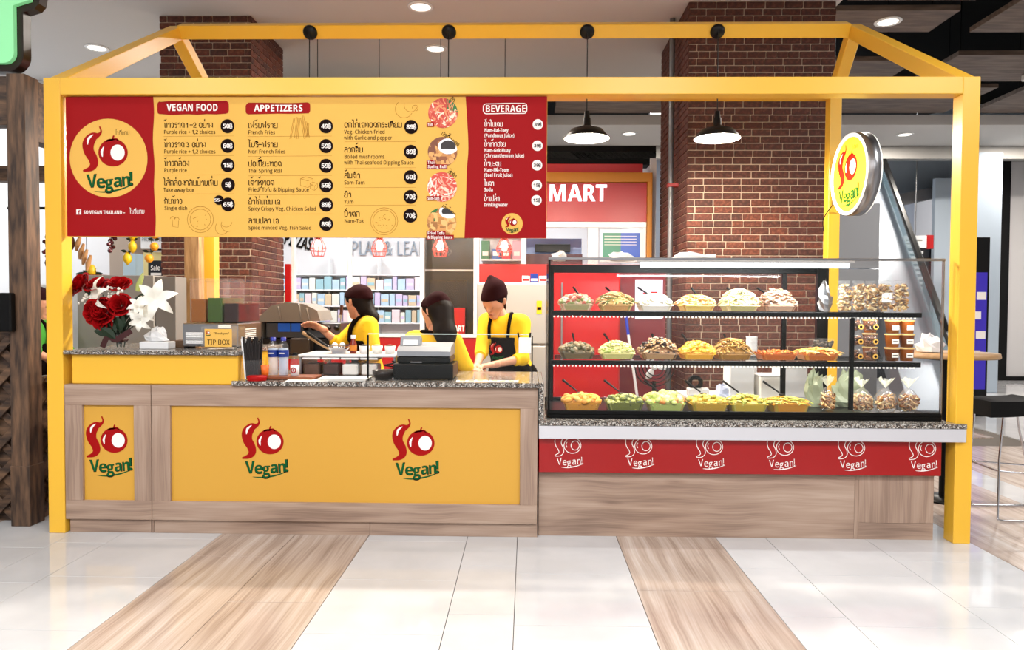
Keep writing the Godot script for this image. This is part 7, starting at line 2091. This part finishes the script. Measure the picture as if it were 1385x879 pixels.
# ------------------------------------------------------------------ right side: ceiling panels, escalator, table and stool
func right_side():
	var pans := [[3.02, 4.22, 6.2, 6.93, "narrow wooden ceiling panel at the top edge of the picture"], [3.02, 4.22, 7.16, 7.72, "wooden ceiling panel with a downlight above the right rafter"], [4.65, 7.6, 5.6, 7.73, "large wooden ceiling panel in the top right corner"], [3.02, 4.58, 8.6, 9.4, "wooden ceiling panel behind the right rafter"], [4.95, 8.0, 8.42, 9.39, "wooden ceiling panel with a white box light"], [3.3, 6.2, 9.65, 10.9, "far wooden ceiling panel above the round sign"], [6.6, 9.5, 9.65, 10.9, "far wooden ceiling panel right of the corner post"], [0.4, 2.6, 9.9, 10.9, "far wooden ceiling panel above the mart"]]
	for p in pans:
		var t := thing("ceiling_panel", p[4], "ceiling panel", Vector3((p[0] + p[1]) / 2, 4.3, -(p[2] + p[3]) / 2), "suspended wooden ceiling panels")
		boxpart(t, "panel", Vector3(-(p[1] - p[0]) / 2, 0, -(p[3] - p[2]) / 2), Vector3((p[1] - p[0]) / 2, 0.055, (p[3] - p[2]) / 2), M.ceiling_wood, 0.003)
		for s in [-0.4, 0.4]:
			var mb := MB.new(); mb.tube([Vector3((p[1] - p[0]) * s, 0.055, 0), Vector3((p[1] - p[0]) * s, 1.2, 0)], 0.006, 5)
			part(t, "hanger", mb, M.black_metal)
	downlight(3.65, -7.43, 4.3, 14, "small downlight in the wooden ceiling panel", "downlights in the wooden panels")
	downlight(6.0, -11.6, 4.15, 38, "round downlight in the far white ceiling strip, right", "downlights in the far strip")
	downlight(1.62, -11.55, 4.15, 38, "round downlight in the far white ceiling strip, over the mart", "downlights in the far strip")
	downlight(8.2, -11.6, 4.15, 38, "round downlight in the far white ceiling strip, far right", "downlights in the far strip")
	var t := thing("box_light", "white box light under a wooden ceiling panel", "ceiling light", Vector3(6.35, 4.3, -9.0))
	boxpart(t, "housing", Vector3(-0.2, -0.08, -0.15), Vector3(0.2, 0, 0.15), M.white_gloss, 0.01)
	boxpart(t, "lens", Vector3(-0.16, -0.084, -0.11), Vector3(0.16, -0.081, 0.11), M.lamp_glow, 0.0)
	area(t, "light", Vector3(0, -0.09, 0), Vector2(0.3, 0.2), 22, Color(1, 0.98, 0.95))
	# escalator
	t = thing("escalator", "silver escalator with glass balustrade and black handrail", "escalator", Vector3.ZERO)
	var A := Vector3(6.25, 4.6, -13.2); var B := Vector3(5.28, 0.35, -8.6)
	var d := (B - A).normalized()
	var x := Vector3.UP.cross(d).normalized()
	var up := d.cross(x).normalized()
	if up.y < 0: up = -up
	var bs := Basis(x, up, x.cross(up))
	var L := A.distance_to(B)
	var left := x * (-1.0 if x.x > 0 else 1.0)
	var mbe := MB.new(); mbe.box((A + B) * 0.5 - up * 0.55 + left * 0.28, Vector3(0.62, 0.5, L), 0.01, bs)
	part(t, "truss_body", mbe, mat("silver_panel", Color(0.50, 0.53, 0.57), 0.35, 0.2))
	mbe = MB.new(); mbe.box((A + B) * 0.5 - up * 0.17, Vector3(0.012, 0.27, L), 0.0, bs)
	part(t, "glass_balustrade", mbe, clear_mat("blue_glass", Color(0.7, 0.85, 0.9), 0.3))
	mbe = MB.new(); mbe.box((A + B) * 0.5, Vector3(0.09, 0.07, L), 0.02, bs)
	part(t, "handrail", mbe, M.black_metal)
	t = thing("grey_panel_wall", "grey clad wall panels beside the escalator", "wall panel", Vector3.ZERO)
	boxpart(t, "lower_panel", Vector3(4.0, 0, -10.6), Vector3(5.1, 1.95, -10.5), mat("clad_grey", Color(0.60, 0.61, 0.63), 0.4), 0.004)
	boxpart(t, "upper_panel", Vector3(4.0, 1.96, -10.6), Vector3(5.1, 2.9, -10.5), mat("clad_grey"), 0.004)
	t = thing("bulkhead", "slanting grey bulkhead under the upper floor", "bulkhead", Vector3.ZERO)
	var mb2 := MB.new(); mb2.box(Vector3(8.0, 3.66, -14.6), Vector3(4.2, 0.22, 0.6), 0.0, Basis(Vector3.BACK, 0.22))
	part(t, "band", mb2, mat("band_grey", Color(0.40, 0.40, 0.41), 0.6))
	mb2 = MB.new(); mb2.box(Vector3(8.0, 4.5, -14.9), Vector3(4.6, 1.5, 0.3), 0.0, Basis(Vector3.BACK, 0.22))
	part(t, "pale_face", mb2, mat("pale_blue_grey", Color(0.66, 0.71, 0.76), 0.6))
	t = thing("direction_sign", "small white hanging sign with a red end beyond the escalator", "sign", Vector3(7.05, 2.48, -13.2))
	boxpart(t, "board", Vector3(-0.25, 0, -0.02), Vector3(0.2, 0.22, 0.02), M.white_gloss, 0.003)
	boxpart(t, "red_end", Vector3(0.2, -0.02, -0.025), Vector3(0.32, 0.23, 0.025), M.red_panel, 0.003)
	for i in 2: boxpart(t, "print_line", Vector3(-0.18, 0.12 - i * 0.06, 0.021), Vector3(0.12 - i * 0.12, 0.15 - i * 0.06, 0.022), M.grey_paint, 0.0)
	var hb := MB.new(); hb.tube([Vector3(0, 0.22, 0), Vector3(0, 3.02, 0)], 0.01, 6)
	part(t, "hanger", hb, M.steel)
	t = thing("shutter", "far shutter of pale horizontal slats", "shutter", Vector3(7.3, 0, -14.2))
	boxpart(t, "frame", Vector3(-0.75, 0, -0.08), Vector3(0.75, 2.6, -0.04), mat("navy"), 0.0)
	for i in 12: boxpart(t, "slat", Vector3(-0.7, 1.35 + i * 0.1, -0.04), Vector3(0.45, 1.4 + i * 0.1, 0.0), M.white_gloss, 0.002)
	t = thing("purple_display", "tall purple advertising display with white icons", "display", Vector3(5.72, 0, -9.3))
	boxpart(t, "case", Vector3(-0.18, 0.0, -0.08), Vector3(0.2, 2.3, -0.002), M.black_metal, 0.004)
	boxpart(t, "screen", Vector3(-0.15, 0.35, -0.002), Vector3(0.17, 1.85, 0.003), mat("purple_glow", Color(0.18, 0.12, 0.5), 0.3, 0.0, {"emission_enabled": true, "emission": Color(0.22, 0.14, 0.85), "emission_energy_multiplier": 0.9}), 0.0)
	for i in 4: boxpart(t, "icon", Vector3(-0.02 + (i % 2) * 0.06, 0.75 + i * 0.25, 0.003), Vector3(0.1 + (i % 2) * 0.06, 0.85 + i * 0.25, 0.005), M.white_print, 0.0)
	area(t, "light", Vector3(0, 1.1, 0.03), Vector2(0.28, 1.4), 0.1, Color(0.4, 0.3, 1.0), Vector3(0, 0, 1))
	t = thing("grey_column", "pale grey column right of the yellow corner post", "column", Vector3.ZERO)
	boxpart(t, "shaft", Vector3(7.35, 0, -12.3), Vector3(7.75, 3.93, -11.9), mat("pale_blue_grey", Color(0.66, 0.71, 0.76), 0.6), 0.01)
	var wl := struct("wall_far_right", "white shop wall with a black frame at the right edge", "wall")
	boxpart(wl, "white_panel", Vector3(9.24, 0.08, -14.1), Vector3(9.99, 4.2, -14.0), M.plaster, 0.0)
	boxpart(wl, "black_jamb", Vector3(9.06, 0, -14.12), Vector3(9.24, 4.35, -13.95), M.black_metal, 0.0)
	boxpart(wl, "black_head", Vector3(9.24, 4.2, -14.12), Vector3(9.99, 4.35, -13.95), M.black_metal, 0.0)
	boxpart(wl, "black_skirting", Vector3(9.24, 0, -14.12), Vector3(9.99, 0.08, -13.95), M.black_metal, 0.0)
	boxpart(wl, "pale_return", Vector3(7.9, 0, -14.2), Vector3(9.06, 3.9, -14.1), mat("pale_blue_grey"), 0.0)
	# bar table
	t = thing("bar_table", "round wooden bar table with black stem right of the case", "table", Vector3(3.05, 0, -5.25))
	var mb := MB.new(); mb.lathe([Vector2(0, 1.04), Vector2(0.325, 1.04), Vector2(0.33, 1.05), Vector2(0.325, 1.075), Vector2(0, 1.075)], 40)
	part(t, "top", mb, M.pale_wood_h)
	mb = MB.new(); mb.lathe([Vector2(0.12, 1.02), Vector2(0.12, 1.04)], 20); mb.tube([Vector3(0, 0.02, 0), Vector3(0, 1.04, 0)], 0.035, 14)
	part(t, "stem", mb, M.black_metal)
	mb = MB.new(); mb.lathe([Vector2(0, 0), Vector2(0.17, 0), Vector2(0.17, 0.012), Vector2(0.05, 0.03), Vector2(0, 0.03)], 30)
	part(t, "base", mb, M.black_metal)
	t = thing("white_cloth", "crumpled white cloth on the bar table", "cloth", Vector3(2.9, 1.076, -5.2))
	mb = MB.new(); crumple(mb, Vector3(0.09, 0.075, 0.07), 81)
	part(t, "cloth", mb, M.white_matte)
	t = thing("red_bottle", "small red bottle with a white cap on the bar table", "bottle", Vector3(3.07, 1.076, -5.2))
	mb = MB.new(); mb.lathe([Vector2(0, 0), Vector2(0.03, 0), Vector2(0.03, 0.1), Vector2(0.015, 0.13)], 14)
	part(t, "bottle", mb, M.logo_red)
	mb = MB.new(); mb.lathe([Vector2(0.018, 0.125), Vector2(0.016, 0.16), Vector2(0, 0.165)], 12)
	part(t, "cap", mb, M.white_gloss)
	# stool
	t = thing("bar_stool", "black-seated bar stool on thin chrome sled legs", "stool", Vector3(3.28, 0, -4.88))
	mb = MB.new()
	mb.prism(PackedVector2Array(spline([Vector2(-0.24, 0.68), Vector2(-0.1, 0.685), Vector2(0.03, 0.70), Vector2(0.10, 0.74), Vector2(0.12, 0.78), Vector2(0.10, 0.80), Vector2(0.02, 0.79), Vector2(-0.24, 0.785)], 4)), -0.15, 0.15)
	part(t, "seat", mb, M.black_matte)
	for s in [-1.0, 1.0]:
		mb = MB.new()
		var z: float = 0.15 * s
		mb.tube(spline([Vector3(0.02, 0.685, z), Vector3(0.12, 0.69, z), Vector3(0.16, 0.55, z * 1.1), Vector3(0.25, 0.2, z * 1.2), Vector3(0.28, 0.02, z * 1.25), Vector3(0.2, 0.012, z * 1.25), Vector3(-0.16, 0.012, z * 1.25), Vector3(-0.2, 0.03, z * 1.2)], 4) + [Vector3(-0.18, 0.4, z), Vector3(-0.16, 0.68, z)], 0.007, 8)
		part(t, "leg_frame", mb, M.chrome)
		mb = MB.new(); mb.tube([Vector3(-0.185, 0.33, z * 1.05), Vector3(0.22, 0.3, z * 1.15)], 0.006, 8)
		part(t, "footrest", mb, M.chrome)
	mb = MB.new(); mb.tube([Vector3(-0.185, 0.33, -0.16), Vector3(-0.185, 0.33, 0.16)], 0.006, 8)
	part(t, "crossbar", mb, M.chrome)
